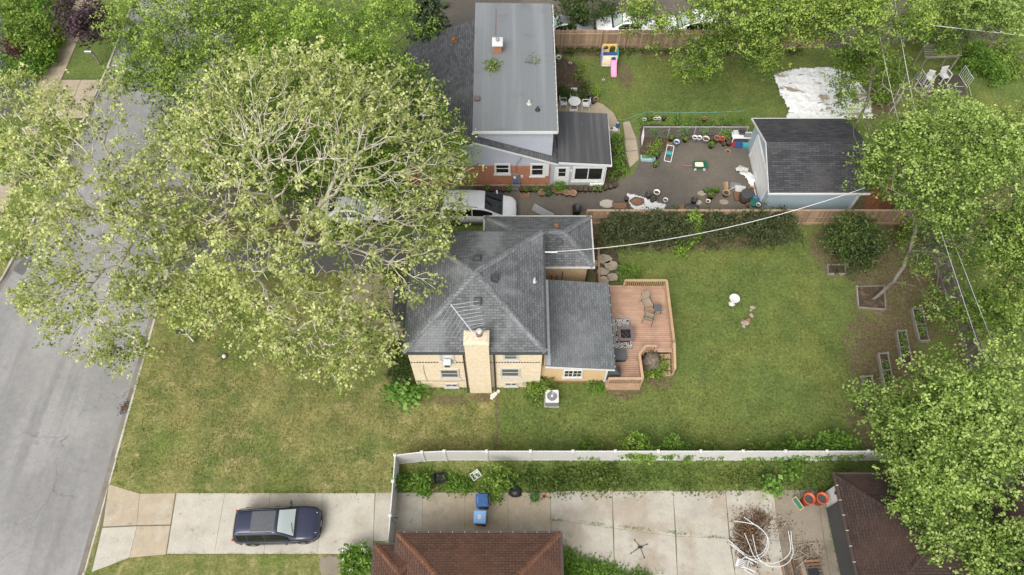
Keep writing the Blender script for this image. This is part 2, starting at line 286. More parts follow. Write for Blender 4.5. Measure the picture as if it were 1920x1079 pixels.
# ------------------------------------------------------------------ mesh helpers
COL = scene.collection
def link(o): COL.objects.link(o); return o
def tag(o, label=None, cat=None, group=None, kind=None):
    if label: o['label'] = label
    if cat: o['category'] = cat
    if group: o['group'] = group
    if kind: o['kind'] = kind
    return o
def thing(name, loc, label, cat, group=None, rz=0.0, scale=None):
    o = bpy.data.objects.new(name, None); link(o); o.location = loc; o.rotation_euler = (0, 0, rz); o.empty_display_size = 0.3
    if scale: o.scale = (scale,) * 3 if isinstance(scale, (int, float)) else scale
    return tag(o, label, cat, group)
class MB:
    def __init__(s): s.v = []; s.f = []
    def add(s, vs, fs):
        n = len(s.v); s.v += [tuple(p) for p in vs]; s.f += [tuple(i + n for i in f) for f in fs]; return s
    def box(s, x0, x1, y0, y1, z0, z1, rz=0.0, piv=None, tilt=None):
        P = [Vector((x, y, z)) for z in (z0, z1) for (x, y) in ((x0, y0), (x1, y0), (x1, y1), (x0, y1))]
        if rz or tilt:
            c = Vector(piv) if piv else Vector(((x0 + x1) / 2, (y0 + y1) / 2, (z0 + z1) / 2))
            M = Matrix.Rotation(rz, 3, 'Z')
            if tilt: M = M @ Matrix.Rotation(tilt[1], 3, tilt[0])
            P = [c + M @ (p - c) for p in P]
        return s.add(P, [(3, 2, 1, 0), (4, 5, 6, 7), (0, 1, 5, 4), (1, 2, 6, 5), (2, 3, 7, 6), (3, 0, 4, 7)])
    def rbox(s, x0, x1, y0, y1, z0, z1, b=0.02):
        """box with chamfered upright and top edges"""
        def ring(i, z): return [(x0 + b + i, y0 + i, z), (x1 - b - i, y0 + i, z), (x1 - i, y0 + b + i, z), (x1 - i, y1 - b - i, z), (x1 - b - i, y1 - i, z), (x0 + b + i, y1 - i, z), (x0 + i, y1 - b - i, z), (x0 + i, y0 + b + i, z)]
        return s.rings([ring(0, z0), ring(0, z1 - b), ring(b * 0.7, z1)])
    def beam(s, a, b, w, h, up=(0, 0, 1)):
        a, b = Vector(a), Vector(b); d = (b - a).normalized(); u = Vector(up)
        if abs(d.dot(u)) > 0.98: u = Vector((0, 1, 0))
        r = d.cross(u).normalized(); u = r.cross(d).normalized(); P = []
        for c in (a, b):
            P += [c - r * w / 2 - u * h / 2, c + r * w / 2 - u * h / 2, c + r * w / 2 + u * h / 2, c - r * w / 2 + u * h / 2]
        return s.add(P, [(0, 1, 2, 3), (7, 6, 5, 4), (1, 0, 4, 5), (2, 1, 5, 6), (3, 2, 6, 7), (0, 3, 7, 4)])
    def rings(s, rs, closed=True, caps=True):
        n = len(rs[0]); vs = [p for r in rs for p in r]; fs = []
        for i in range(len(rs) - 1):
            for k in range(n if closed else n - 1):
                k2 = (k + 1) % n; fs.append((i * n + k, i * n + k2, (i + 1) * n + k2, (i + 1) * n + k))
        if caps: fs.append(tuple(range(n - 1, -1, -1))); fs.append(tuple((len(rs) - 1) * n + k for k in range(n)))
        return s.add(vs, fs)
    def tube(s, pts, rad, n=6, caps=True):
        pts = [Vector(p) for p in pts]; rads = rad if isinstance(rad, (list, tuple)) else [rad] * len(pts); rs = []
        u = None
        for i, p in enumerate(pts):
            d = (pts[min(i + 1, len(pts) - 1)] - pts[max(i - 1, 0)]).normalized()
            if u is None: u = Vector((0, 0, 1)) if abs(d.z) < 0.9 else Vector((1, 0, 0))
            u = (u - d * u.dot(d)); u = u.normalized() if u.length > 1e-6 else d.orthogonal().normalized()
            w = d.cross(u)
            rs.append([p + (u * math.cos(t) + w * math.sin(t)) * rads[i] for t in [2 * math.pi * k / n for k in range(n)]])
        return s.rings(rs, True, caps)
    def lathe(s, prof, n=12, c=(0, 0, 0), caps=True, sx=1, sy=1):
        return s.rings([[(c[0] + r * sx * math.cos(2 * math.pi * k / n), c[1] + r * sy * math.sin(2 * math.pi * k / n), c[2] + z) for k in range(n)] for r, z in prof], True, caps)
    def prism(s, poly, z0, z1):
        n = len(poly); return s.add([(p[0], p[1], z0) for p in poly] + [(p[0], p[1], z1) for p in poly],
            [tuple(range(n - 1, -1, -1)), tuple(range(n, 2 * n))] + [(i, (i + 1) % n, n + (i + 1) % n, n + i) for i in range(n)])
    def slab(s, pts, th):
        """thick plate under a planar polygon given counter-clockwise from outside"""
        P = [Vector(p) for p in pts]; n = (P[1] - P[0]).cross(P[2] - P[0]).normalized(); Q = [p - n * th for p in P]; k = len(P)
        return s.add(P + Q, [tuple(range(k)), tuple(range(2 * k - 1, k - 1, -1))] + [((i + 1) % k, i, k + i, k + (i + 1) % k) for i in range(k)])
    def mesh(s, name):
        me = bpy.data.meshes.new(name); me.from_pydata(s.v, [], s.f); me.update()
        uv = me.uv_layers.new(name='UVMap'); Z = Vector((0, 0, 1)); data = []
        for p in me.polygons:
            n = p.normal
            if abs(n.z) > 0.995: U, V = Vector((1, 0, 0)), Vector((0, 1, 0))
            else: U = Z.cross(n).normalized(); V = n.cross(U)
            for li in p.loop_indices:
                c = me.vertices[me.loops[li].vertex_index].co; data += [c.dot(U), c.dot(V)]
        uv.data.foreach_set('uv', data); return me
    def build(s, name, mat, parent=None, smooth=False, loc=None, label=None, kind=None, rot=None):
        me = s.mesh(name); me.materials.append(MATS[mat]); o = bpy.data.objects.new(name, me); link(o)
        if parent: o.parent = parent
        if loc is not None: o.location = loc
        if rot is not None: o.rotation_euler = rot
        if smooth: me.shade_smooth() if smooth is True else me.set_sharp_from_angle(angle=smooth) if False else me.polygons.foreach_set('use_smooth', [True] * len(me.polygons))
        if label: o['label'] = label
        if kind: o['kind'] = kind
        return o
def inst(src, name, parent=None, loc=(0, 0, 0), rz=0.0, sc=None, mat=None):
    o = src.copy(); o.name = name; link(o); o.parent = parent; o.location = loc; o.rotation_euler = (0, 0, rz)
    if sc: o.scale = sc if isinstance(sc, tuple) else (sc,) * 3
    return o
def copy_tree(src, loc, rz=0.0, label=None, scale=None):
    r = src.copy(); link(r); r.location = loc; r.rotation_euler = (0, 0, rz)
    if scale: r.scale = (scale,) * 3
    if label: r['label'] = label
    def rec(a, b):
        for ch in a.children:
            c = ch.copy(); link(c); c.parent = b; rec(ch, c)
    rec(src, r); return r
def gen_name(o): return o.name.split('.')[0]
ORD = ['first', 'second', 'third', 'fourth', 'fifth', 'sixth', 'seventh', 'eighth', 'ninth', 'tenth', 'eleventh', 'twelfth', 'thirteenth', 'fourteenth', 'fifteenth', 'sixteenth', 'seventeenth', 'eighteenth', 'nineteenth', 'twentieth', 'twenty-first', 'twenty-second', 'twenty-third', 'twenty-fourth', 'twenty-fifth', 'twenty-sixth', 'twenty-seventh', 'twenty-eighth', 'twenty-ninth', 'thirtieth']

# ------------------------------------------------------------------ foliage
def leaf_mesh(name, pts, size, mat, up=0.5, aspect=0.75, seed=1, fold=0.25, tint=None, tip=None):
    """one leaf-sized folded quad per point"""
    g = np.random.default_rng(seed); n = len(pts)
    nrm = g.normal(size=(n, 3)); nrm[:, 2] = np.abs(nrm[:, 2]) * 0.6 + up * 1.6; nrm /= np.linalg.norm(nrm, axis=1)[:, None]
    a = g.normal(size=(n, 3)) if tip is None else tip + g.normal(size=(n, 3)) * 0.45
    a -= nrm * (a * nrm).sum(1)[:, None]; a /= np.linalg.norm(a, axis=1)[:, None] + 1e-9
    b = np.cross(nrm, a); s = (size * g.uniform(0.6, 1.3, n))[:, None]
    base = pts - a * s * 0.5; tipp = pts + a * s * 0.5
    side = nrm * s * fold * g.uniform(0.2, 1.0, n)[:, None]; l = pts - a * s * 0.06 + b * s * aspect * 0.5 + side; r = pts - a * s * 0.06 - b * s * aspect * 0.5 + side
    co = np.stack([base, r, tipp, l], 1).reshape(-1, 3).astype(np.float32)
    me = bpy.data.meshes.new(name); me.vertices.add(4 * n); me.vertices.foreach_set('co', co.ravel())
    me.loops.add(4 * n); me.loops.foreach_set('vertex_index', np.arange(4 * n, dtype=np.int32))
    me.polygons.add(n); me.polygons.foreach_set('loop_start', np.arange(0, 4 * n, 4, dtype=np.int32)); me.polygons.foreach_set('loop_total', np.full(n, 4, dtype=np.int32))
    t = g.beta(2, 2, n) if tint is None else np.clip(tint + g.normal(size=n) * 0.09, 0, 1)
    at = me.attributes.new('tint', 'FLOAT', 'FACE'); at.data.foreach_set('value', t.astype(np.float32))
    me.update(calc_edges=True); me.materials.append(MATS[mat]); return me
def add_obj(name, me, parent=None, kind=None):
    o = bpy.data.objects.new(name, me); link(o)
    if parent: o.parent = parent
    if kind: o['kind'] = kind
    return o
def lobe_points(lobes, n, g, shell=0.5):
    """points spread through ellipsoid lobes (x,y,z,rx,ry,rz), denser towards their skin"""
    L = np.array(lobes, float); w = L[:, 3] * L[:, 4]; w /= w.sum(); k = g.choice(len(L), n, p=w)
    d = g.normal(size=(n, 3)); d /= np.linalg.norm(d, axis=1)[:, None]; flip = (d[:, 2] < 0) & (g.random(n) < 0.6); d[flip, 2] *= -1
    r = shell + (1 - shell) * g.random(n) ** 0.7; r *= g.uniform(0.82, 1.12, n)
    return L[k, :3] + d * r[:, None] * L[k, 3:6]
def grow(root, guides, tips, g, bal=0.55, jit=0.12):
    """join branch tips to a trunk: nearest node weighed against path length; returns nodes, parents"""
    N = [np.array(root)]; P = [-1]; D = [0.0]
    for gl in guides:
        prev = None
        for q in gl:
            q = np.array(q, float)
            if prev is None:
                dd = [np.linalg.norm(q - x) for x in N]; prev = int(np.argmin(dd))
                if dd[prev] < 0.05: continue
            a = N[prev]; m_ = max(1, int(np.linalg.norm(q - a) / 0.9))
            for i in range(1, m_ + 1):
                t = i / m_; p = a + (q - a) * t + (g.normal(size=3) * jit * 0.6 if i < m_ else 0); N.append(p); P.append(prev); D.append(D[prev] + np.linalg.norm(p - N[prev])); prev = len(N) - 1
    root_n = np.array(N[-1]) if not guides else np.array(guides[0][-1])
    tips = tips[np.argsort(np.linalg.norm(tips - root_n, axis=1))]
    cap = len(N) + len(tips) * 3 + 10; A = np.zeros((cap, 3)); A[:len(N)] = N; Dd = np.zeros(cap); Dd[:len(N)] = D; n = len(N); is_tip = []
    for t in tips:
        dist = np.linalg.norm(A[:n] - t, axis=1); low = np.maximum(0, A[:n, 2] - t[2] - 0.3) * 0.8
        j = int(np.argmin(dist + bal * Dd[:n] + low + (A[:n, 2] < 1.5) * 6)); k = min(2, 1 + int(dist[j] / 0.9)); prev = j; a = A[j].copy()
        for i in range(1, k + 1):
            f = i / k; p = a + (t - a) * f
            if i < k: p += g.normal(size=3) * dist[j] * 0.10
            A[n] = p; P.append(prev); Dd[n] = Dd[prev] + np.linalg.norm(p - A[prev]); prev = n; n += 1
        is_tip.append(n - 1)
    return A[:n], np.array(P), np.array(is_tip)
def wood_mesh(name, A, P, r0, rbase, mat, sides=5):
    n = len(A); rad2 = np.full(n, 0.0); kids = np.zeros(n, int)
    for i in range(n - 1, 0, -1):
        if rad2[i] == 0: rad2[i] = r0 ** 2.5
        rad2[P[i]] += rad2[i]; kids[P[i]] += 1
    rad = rad2 ** (1 / 2.5); rad *= np.minimum(1, rbase / rad[0]) if rad[0] > rbase else 1
    rad = np.maximum(rad, r0 * 0.8); rad = np.minimum(rad, rbase); big = [rad[j] for j in range(n)]
    V = []; F = []
    ang = np.arange(sides) * 2 * np.pi / sides; ca, sa = np.cos(ang), np.sin(ang)
    for i in range(1, n):
        p, q = A[P[i]], A[i]; d = q - p; L_ = np.linalg.norm(d)
        if L_ < 1e-5: continue
        d /= L_; u = np.cross(d, [0.3, 0.9, 0.31]); u /= np.linalg.norm(u); w = np.cross(d, u)
        rp = min(big[P[i]], big[i] * 1.5 + 0.01); rq = big[i]; o = len(V) * 1
        ring = np.outer(ca, u) + np.outer(sa, w)
        V.extend((p - d * rp * 0.3 + ring * rp).tolist()); V.extend((q + d * rq * 0.2 + ring * rq).tolist())
        F.extend([(o + k, o + (k + 1) % sides, o + sides + (k + 1) % sides, o + sides + k) for k in range(sides)])
    me = bpy.data.meshes.new(name); me.from_pydata(V, [], F); me.update(); me.polygons.foreach_set('use_smooth', [True] * len(me.polygons)); me.materials.append(MATS[mat]); return me
def px_lobes(L): 
    out = []
    for l in L:
        u, v, z, r = l[:4]; p = G(u, v, z); fz = l[4] if len(l) > 4 else 0.7; out.append((p.x, p.y, p.z, r, r, r * fz))
    return out
def tree(name, base, lobes, label, cat='tree', leaf='leaf_maple', bk='bark_grey', ntips=500, per=26, size=0.24, trunk_h=3.0, rbase=0.3, seed=1, guides=None, spread=0.42, r0=0.012, shell=0.5, up=0.5, bal=0.45, group=None, fol=0.85, inner=0, clear=0.0, nr=9, ros=0.12, lift=1.0, bare=0.0, mixed=0.7):
    g = np.random.default_rng(seed); b = G(*base) if len(base) == 2 else Vector(base); b.z = 0
    root = thing(name, b, label, cat, group); Lb = [(x - b.x, y - b.y, z, rx, ry, rz) for (x, y, z, rx, ry, rz) in px_lobes(lobes)]
    tips = lobe_points(Lb, ntips, g, shell); tips[:, 2] = np.maximum(tips[:, 2], 0.4)
    c = np.average(np.array(Lb)[:, :3], axis=0)
    if guides: gl = [[np.array((G(q[0], q[1], q[2] if q[2] < 4.5 else 4.5 + (q[2] - 4.5) * lift) - b)) for q in q_] for q_ in guides]
    else: gl = [[(0.03, 0, trunk_h * 0.5), (c[0] * 0.25, c[1] * 0.25, trunk_h)]]
    A, P, it = grow((0, 0, -0.1), gl, tips, g, bal); ng = len(A) - int(np.sum(P >= 0) * 0)
    ng = max(2, min(len(A), it.min() - 1))
    add_obj('trunk', wood_mesh('trunk', A, P, r0, rbase, bk), root)
    ct = A[it]; K = g.normal(size=(8, 3)) * 0.9; ph = g.uniform(0, 6.28, 8); nz = np.sin(ct @ K.T + ph).sum(1) + g.normal(size=len(ct)) * mixed
    if guides and clear:
        gn = A[:ng]; dg_ = np.min(np.linalg.norm((ct[:, None, :2] - gn[None, :, :2]), axis=2), axis=1); nz = nz + clear * np.minimum(dg_, 1.6)
    if guides and bare:
        gb = A[:ng][A[:ng][:, 2] > 3.0]; vw = np.array(cam.location) - np.array(b) - ct; vw /= np.linalg.norm(vw, axis=1)[:, None]
        d3 = ct[:, None] - gb[None]; al = (d3 * vw[:, None]).sum(2); pr = np.linalg.norm(d3 - al[..., None] * vw[:, None], axis=2) if False else np.linalg.norm(d3[..., :2], axis=2)
        nz = np.where((pr.min(1) < bare) & (g.random(len(ct)) < 0.9), -99, nz)
    ct = ct[np.argsort(-nz)[:max(20, int(len(ct) * fol))]]; n0 = len(ct)
    # sprays -> rosettes -> leaves; lit tops and darker undersides of sprays painted into tint, plus paler young tips
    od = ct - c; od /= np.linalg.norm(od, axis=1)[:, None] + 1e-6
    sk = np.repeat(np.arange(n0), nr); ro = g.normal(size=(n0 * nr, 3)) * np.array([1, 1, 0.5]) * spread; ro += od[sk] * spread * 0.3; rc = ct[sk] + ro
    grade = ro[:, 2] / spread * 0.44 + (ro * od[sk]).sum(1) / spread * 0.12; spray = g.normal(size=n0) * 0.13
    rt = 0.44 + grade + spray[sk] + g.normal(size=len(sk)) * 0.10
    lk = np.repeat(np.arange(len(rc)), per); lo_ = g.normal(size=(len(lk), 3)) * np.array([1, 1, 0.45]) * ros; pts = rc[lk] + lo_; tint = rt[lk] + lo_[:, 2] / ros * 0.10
    dr = lo_ / (np.linalg.norm(lo_, axis=1)[:, None] + 1e-6); dr[:, 2] -= 0.3
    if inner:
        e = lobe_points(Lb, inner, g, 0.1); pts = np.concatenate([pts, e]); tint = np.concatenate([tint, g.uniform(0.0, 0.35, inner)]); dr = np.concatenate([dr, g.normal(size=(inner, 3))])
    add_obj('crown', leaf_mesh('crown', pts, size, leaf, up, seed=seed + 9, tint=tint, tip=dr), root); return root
def shrub(name, base, lobes, label, cat='shrub', leaf='leaf_fresh', n=1500, size=0.16, seed=1, stems=7, group=None, up=0.45, shell=0.45, bk='bark_brown', aspect=0.75, flowers=None):
    g = np.random.default_rng(seed); b = G(*base) if len(base) == 2 else Vector(base); b.z = 0
    root = thing(name, b, label, cat, group); Lb = [(x - b.x, y - b.y, z, rx, ry, rz) for (x, y, z, rx, ry, rz) in px_lobes(lobes)]
    cl = lobe_points(Lb, max(12, n // 14), g, shell); k = g.integers(0, len(cl), n); pts = cl[k] + g.normal(size=(n, 3)) * size * 0.85; pts[:, 2] = np.maximum(pts[:, 2], 0.03)
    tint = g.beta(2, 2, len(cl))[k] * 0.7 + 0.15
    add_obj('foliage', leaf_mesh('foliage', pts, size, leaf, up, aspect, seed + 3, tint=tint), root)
    if stems:
        mb = MB()
        for i in range(stems):
            t = cl[g.integers(0, len(cl))]; s0 = (t * np.array([0.15, 0.15, 0])); mid = (s0 + t) / 2 + g.normal(size=3) * 0.08; mb.tube([s0, mid, t], [0.022, 0.016, 0.008], 4)
        mb.build('stem', bk, root)
    if flowers:
        f = cl[g.integers(0, len(cl), flowers)] + np.array([0, 0, size]); ff = np.repeat(f, 6, 0) + g.normal(size=(flowers * 6, 3)) * 0.05; add_obj('flower', leaf_mesh('flower', ff, 0.09, 'petal_white', 0.8, seed=seed + 5), root)
    return root
def cover(name, poly, n, label, cat, leaf='leaf_fresh', size=0.14, h=0.3, seed=1, up=0.45, clump=0.3):
    """uncountable low growth over a ground polygon (pixels)"""
    g = np.random.default_rng(seed); P = np.array([G(*p)[:2] for p in poly]); lo, hi = P.min(0), P.max(0)
    def inside(q):
        r = np.zeros(len(q), bool); j = len(P) - 1
        for i in range(len(P)):
            a, b = P[i], P[j]; c = ((a[1] > q[:, 1]) != (b[1] > q[:, 1])) & (q[:, 0] < (b[0] - a[0]) * (q[:, 1] - a[1]) / (b[1] - a[1] + 1e-9) + a[0]); r ^= c; j = i
        return r
    def sample(m): 
        q = g.uniform(lo, hi, (m * 6, 2)); q = q[inside(q)]; return q[:m]
    c = sample(max(10, n // 16)); ch = h * g.uniform(0.25, 1.0, len(c)); k = g.integers(0, len(c), n)
    xy = c[k] + g.normal(size=(n, 2)) * clump; z = np.abs(ch[k] * (0.35 + 0.65 * g.random(n)) ) + 0.02
    tint = g.beta(2, 2, len(c))[k] * 0.7 + 0.15
    o = add_obj(name, leaf_mesh(name, np.column_stack([xy, z]), size, leaf, up, seed=seed, tint=tint)); return tag(o, label, cat, kind='stuff')
# ------------------------------------------------------------------ ground, road, lawns, paving
def sheet(name, pts, z, mat, kind='structure', th=0.0, parent=None, label=None):
    mb = MB()
    if th: mb.prism([(p[0], p[1]) for p in pts], z - th, z)
    else: mb.add([(p[0], p[1], z) for p in pts], [tuple(range(len(pts)))])
    o = mb.build(name, mat, parent)
    if kind: o['kind'] = kind
    if label: o['label'] = label
    return o
def rect(x0, x1, y0, y1): return [(x0, y0), (x1, y0), (x1, y1), (x0, y1)]
def pxs(L): return [tuple(G(*p)[:2]) for p in L]
def wob(L, step=0.35, amp=0.07, seed=3, closed=True):
    """roughen a polygon's edge"""
    g = np.random.default_rng(seed); out = []
    for i in range(len(L)):
        a, b = np.array(L[i]), np.array(L[(i + 1) % len(L)]); n = max(1, int(np.linalg.norm(b - a) / step)); d = (b - a) / (np.linalg.norm(b - a) + 1e-9); nn = np.array([-d[1], d[0]])
        for k in range(n): out.append(tuple(a + (b - a) * k / n + nn * g.normal() * amp))
    return out
KX, WX = -22.35, -31.3
sheet('ground', rect(-700, 700, -500, 1200), -0.24, 'grass')
WK = [(WX, 320), (WX, 43.0), (-31.75, 33.0), (-32.75, 24.0), (-34.6, 16.0), (-37.5, 8.0), (-41.0, 2.0), (-60.0, -20.0), (-60.0, -120)]     # far kerb swings out towards the camera
sheet('road', [(KX, -120), (KX, 320)] + WK, -0.13, 'road_asphalt')
sheet('road_patch', pxs([(20, 505), (45, 478), (62, 490), (40, 515)]), -0.126, 'patch_asphalt')
sheet('lawn', rect(KX + 0.14, 90, -60, 160), 0.0, 'grass', th=0.22)
o = sheet('lawn_across_road', [(-160, -20.2)] + [(x - 0.14, y) for x, y in WK[::-1][1:-1]] + [(WX - 0.14, 160), (-160, 160)], 0.0, 'grass', th=0.22)
kerb_root = sheet('gutter', rect(KX - 0.30, KX, -60, 160), -0.122, 'gutter_concrete')
kp = MB(); kp.rbox(-0.07, 0.07, 0.008, 2.99, -0.23, 0.006, 0.02); kerb0 = kp.build('kerb_stone', 'kerb_concrete', kerb_root)
kd = MB(); kd.rbox(-0.07, 0.07, 0.008, 2.99, -0.23, -0.085, 0.02); kerbd = kd.build('kerb_stone', 'kerb_concrete', kerb_root)
first = [True, True]
for i in range(22):
    y = -6.0 + i * 3.0; low = (5.5 < y + 1.5 < 11.5) or (26.4 < y + 1.5 < 31.8); src = kerbd if low else kerb0; q = 1 if low else 0
    if first[q]: k = src; first[q] = False
    else: k = inst(src, 'kerb_stone', kerb_root)
    k.location = (KX + 0.07, y, 0)
wk = sheet('gutter_across_road', [(x + 0.3, y) for x, y in WK[1:8]] + [(x, y) for x, y in WK[1:8][::-1]], -0.122, 'gutter_concrete')
for i in range(6): inst(kerb0, 'kerb_stone', wk, (WX - 0.07, 43.0 + i * 3.0, 0))
for a, b in zip(WK[1:7], WK[2:8]):
    a, b = Vector((*a, 0)), Vector((*b, 0)); d_ = b - a; n_ = max(1, round(d_.length / 3.0)); an_ = math.atan2(d_.y, d_.x) - math.pi / 2
    for i in range(n_): o = inst(kerb0, 'kerb_stone', wk, a + d_ * i / n_ + Vector((-0.07, 0, 0)), an_); o.scale = (1, d_.length / n_ / 3.0, 1)
m = MatB('joint_soil', (0.14, 0.125, 0.09), 0.95, coord='pos'); m.layer((0.09, 0.12, 0.03), 1.2, 0.5, 0.6, 0.8); m.done()
def slabs(rootname, quads, z, gap=0.008, th=0.10):
    """concrete slabs given by pixel corners, one part each"""
    root = None
    for q in quads:
        P = [np.array(G(*p)[:2]) for p in q[0]]; c = sum(P) / len(P); P = [p + (c - p) / np.linalg.norm(c - p) * gap for p in P]
        if (P[1] - P[0])[0] * (P[2] - P[1])[1] - (P[1] - P[0])[1] * (P[2] - P[1])[0] < 0: P = P[::-1]
        mb = MB(); n = len(P); Q = [p + (c - p) / np.linalg.norm(c - p) * 0.012 for p in P]
        mb.rings([[(p[0], p[1], z - th) for p in P], [(p[0], p[1], z - 0.008) for p in P], [(p[0], p[1], z) for p in Q]])
        if root is None:
            b = MB().prism([tuple(G(*p)[:2]) for p in rootname[1]], z - 0.1, z - 0.012); root = b.build(rootname[0], 'joint_soil'); root['kind'] = 'structure'
        mb.build('slab', q[1], root)
    return root
Q = []
def row(us_top, us_bot, vt, vb, mats):
    for i in range(len(us_top) - 1): Q.append(([(us_top[i], vt), (us_top[i + 1], vt), (us_bot[i + 1], vb), (us_bot[i], vb)], mats[i]))
Q.append(([(204, 908), (262, 926), (257, 985), (193, 988)], 'concrete_wet')); Q.append(([(262, 926), (329, 925), (320, 984), (257, 985)], 'concrete_wet'))
Q.append(([(192, 990), (257, 987), (243, 1046), (172, 1073)], 'concrete_light')); Q.append(([(257, 987), (320, 986), (311, 1040), (243, 1046)], 'concrete_wet'))
row([331, 422, 507, 606, 703], [313, 402, 495, 595, 699], 925, 1039, ['concrete_light'] * 4)
slabs(('driveway_slabs', [(203, 908), (262, 926), (705, 925), (701, 1039), (311, 1040), (243, 1046), (170, 1075)]), Q, 0.018)
Q = []
row([704, 792, 872, 952, 1032], [700, 792, 871, 953, 1033], 924, 1015, ['concrete_yard', 'concrete_wet', 'concrete_wet', 'concrete_wet'])
for (a, b, c, d, m_) in [(1032, 1148, 974, 991, 0), (1148, 1262, 991, 1006, 0), (1262, 1360, 1006, 1010, 0), (1360, 1450, 1010, 1014, 0)]:
    ub = {1032: 1033, 1148: 1151, 1262: 1268, 1360: 1369, 1450: 1464}
    Q.append(([(a, 922 if a < 1300 else 920), (b, 920), (ub[b] - 2, d), (ub[a], c)], 'concrete_yard')); 
    e = {1032: 1034, 1148: 1153, 1262: 1271, 1360: 1382, 1450: 1478}
    Q.append(([(ub[a], c), (ub[b] - 2, d), (e[b], 1100), (e[a], 1100)], 'concrete_yard'))
Q.append(([(1450, 919), (1532, 919), (1545, 1016), (1462, 1014)], 'concrete_brown')); Q.append(([(1462, 1014), (1545, 1016), (1560, 1100), (1478, 1100)], 'concrete_brown'))
Q.append(([(1533, 925), (1550, 935), (1568, 1016), (1546, 1016)], 'concrete_brown')); Q.append(([(1546, 1016), (1568, 1016), (1584, 1100), (1561, 1100)], 'concrete_brown'))
slabs(('yard_slabs', [(704, 924), (1532, 919), (1550, 934), (1584, 1100), (1033, 1100), (1033, 1015), (700, 1015)]), Q, 0.018)
sheet('worn_verge', wob(pxs([(600, 1043), (640, 1043), (640, 1079), (600, 1079)]), 0.2, 0.05), 0.006, 'concrete_brown')
# asphalt drive and yard of the grey house, drive of the tan house
sheet('asphalt_yard', wob(pxs([(262, 408), (283, 352), (700, 350), (1130, 352), (1188, 326), (1202, 300), (1196, 262), (1215, 250), (1400, 255), (1440, 400), (1420, 412), (900, 412), (560, 412)]), 0.5, 0.04), 0.010, 'yard_asphalt')
sheet('garage_drive', wob(pxs([(302, 508), (316, 453), (600, 452), (900, 452), (905, 480), (660, 513)]), 0.5, 0.03), 0.010, 'patch_asphalt')
sheet('flower_bed', wob(pxs([(1040, 100), (1082, 120), (1100, 165), (1105, 188), (1046, 190)]), 0.3, 0.06), 0.012, 'soil')
sheet('side_bed', wob(pxs([(1142, 215), (1158, 225), (1172, 270), (1178, 320), (1150, 345), (1132, 345)]), 0.3, 0.05), 0.014, 'soil')
sheet('fence_bed', wob(pxs([(1198, 232), (1395, 236), (1400, 258), (1200, 262), (1198, 250)]), 0.3, 0.08), 0.014, 'soil')
sheet('vegetable_bed', wob(pxs([(1200, 262), (1262, 256), (1255, 280), (1220, 300), (1202, 300)]), 0.3, 0.06), 0.016, 'soil')
sheet('mulch_bed', wob(pxs([(1618, 345), (1670, 335), (1700, 396), (1625, 396)]), 0.3, 0.12), 0.012, 'mulch')
sheet('patio', pxs([(1046, 190), (1105, 187), (1130, 196), (1150, 212), (1160, 232), (1164, 255), (1140, 260), (1046, 262)]), 0.02, 'path_concrete', th=0.1)
Q = [([(1172, 262), (1193, 262), (1196, 282), (1173, 284)], 'path_concrete'), ([(1173, 285), (1196, 283), (1198, 299), (1181, 315)], 'path_concrete'), ([(1168, 230), (1180, 228), (1193, 261), (1172, 261)], 'path_concrete')]
slabs(('garden_path', [(1167, 229), (1181, 227), (1197, 262), (1200, 300), (1180, 318), (1170, 284)]), Q, 0.03)
Q = [([(641, 513), (700, 513), (697, 572), (637, 572)], 'path_concrete'), ([(637, 573), (697, 573), (694, 615), (634, 615)], 'path_concrete'), ([(634, 616), (756, 616), (757, 640), (632, 640)], 'path_concrete'), ([(701, 513), (745, 513), (746, 560), (699, 560)], 'path_concrete'), ([(699, 561), (746, 561), (750, 615), (696, 615)], 'path_concrete')]
slabs(('front_walk', [(640, 512), (746, 512), (758, 641), (631, 641)]), Q, 0.03)
p0, p1 = G(100, 95), G(134, 105)
sw = sheet('sidewalk', rect(p0.x - 0.05, p1.x + 0.05, 10, 70), 0.004, 'soil')
for i in range(38): MB().rbox(p0.x, p1.x, 12 + i * 1.52, 12 + i * 1.52 + 1.5, -0.08, 0.025, 0.012).build('slab', 'path_concrete', sw)
aw = sheet('apron_across_road', rect(p1.x + 0.05, WX - 0.15, G(0, 225).y, G(0, 148).y), 0.005, 'soil')
yy0, yy1 = G(0, 222).y, G(0, 150).y
for i in range(2):
    for j in range(2):
        xa = p1.x + 0.07 + (WX - 0.2 - p1.x - 0.07) * i / 2; ya = yy0 + (yy1 - yy0) * j / 2
        MB().rbox(xa, xa + (WX - 0.2 - p1.x - 0.07) / 2 - 0.02, ya, ya + (yy1 - yy0) / 2 - 0.02, -0.08, 0.03, 0.012).build('slab', 'path_concrete', aw)
sheet('black_drive', [(p0.x - 0.06, yy0), (p0.x - 0.06, yy1), (p0.x - 2.0, yy1 + 1), (-60, yy1 + 16), (-60, yy0 - 1)], 0.012, 'black_asphalt')
sheet('black_drive_side', pxs([(-40, 10), (12, 10), (10, 130), (-40, 150)]), 0.016, 'black_asphalt')
sheet('rear_drive', rect(-6, 34, 46.2, 60), 0.008, 'yard_asphalt')
sheet('rear_porch_paving', pxs([(790, 0), (822, 0), (820, 24), (792, 24)]), 0.03, 'path_concrete')
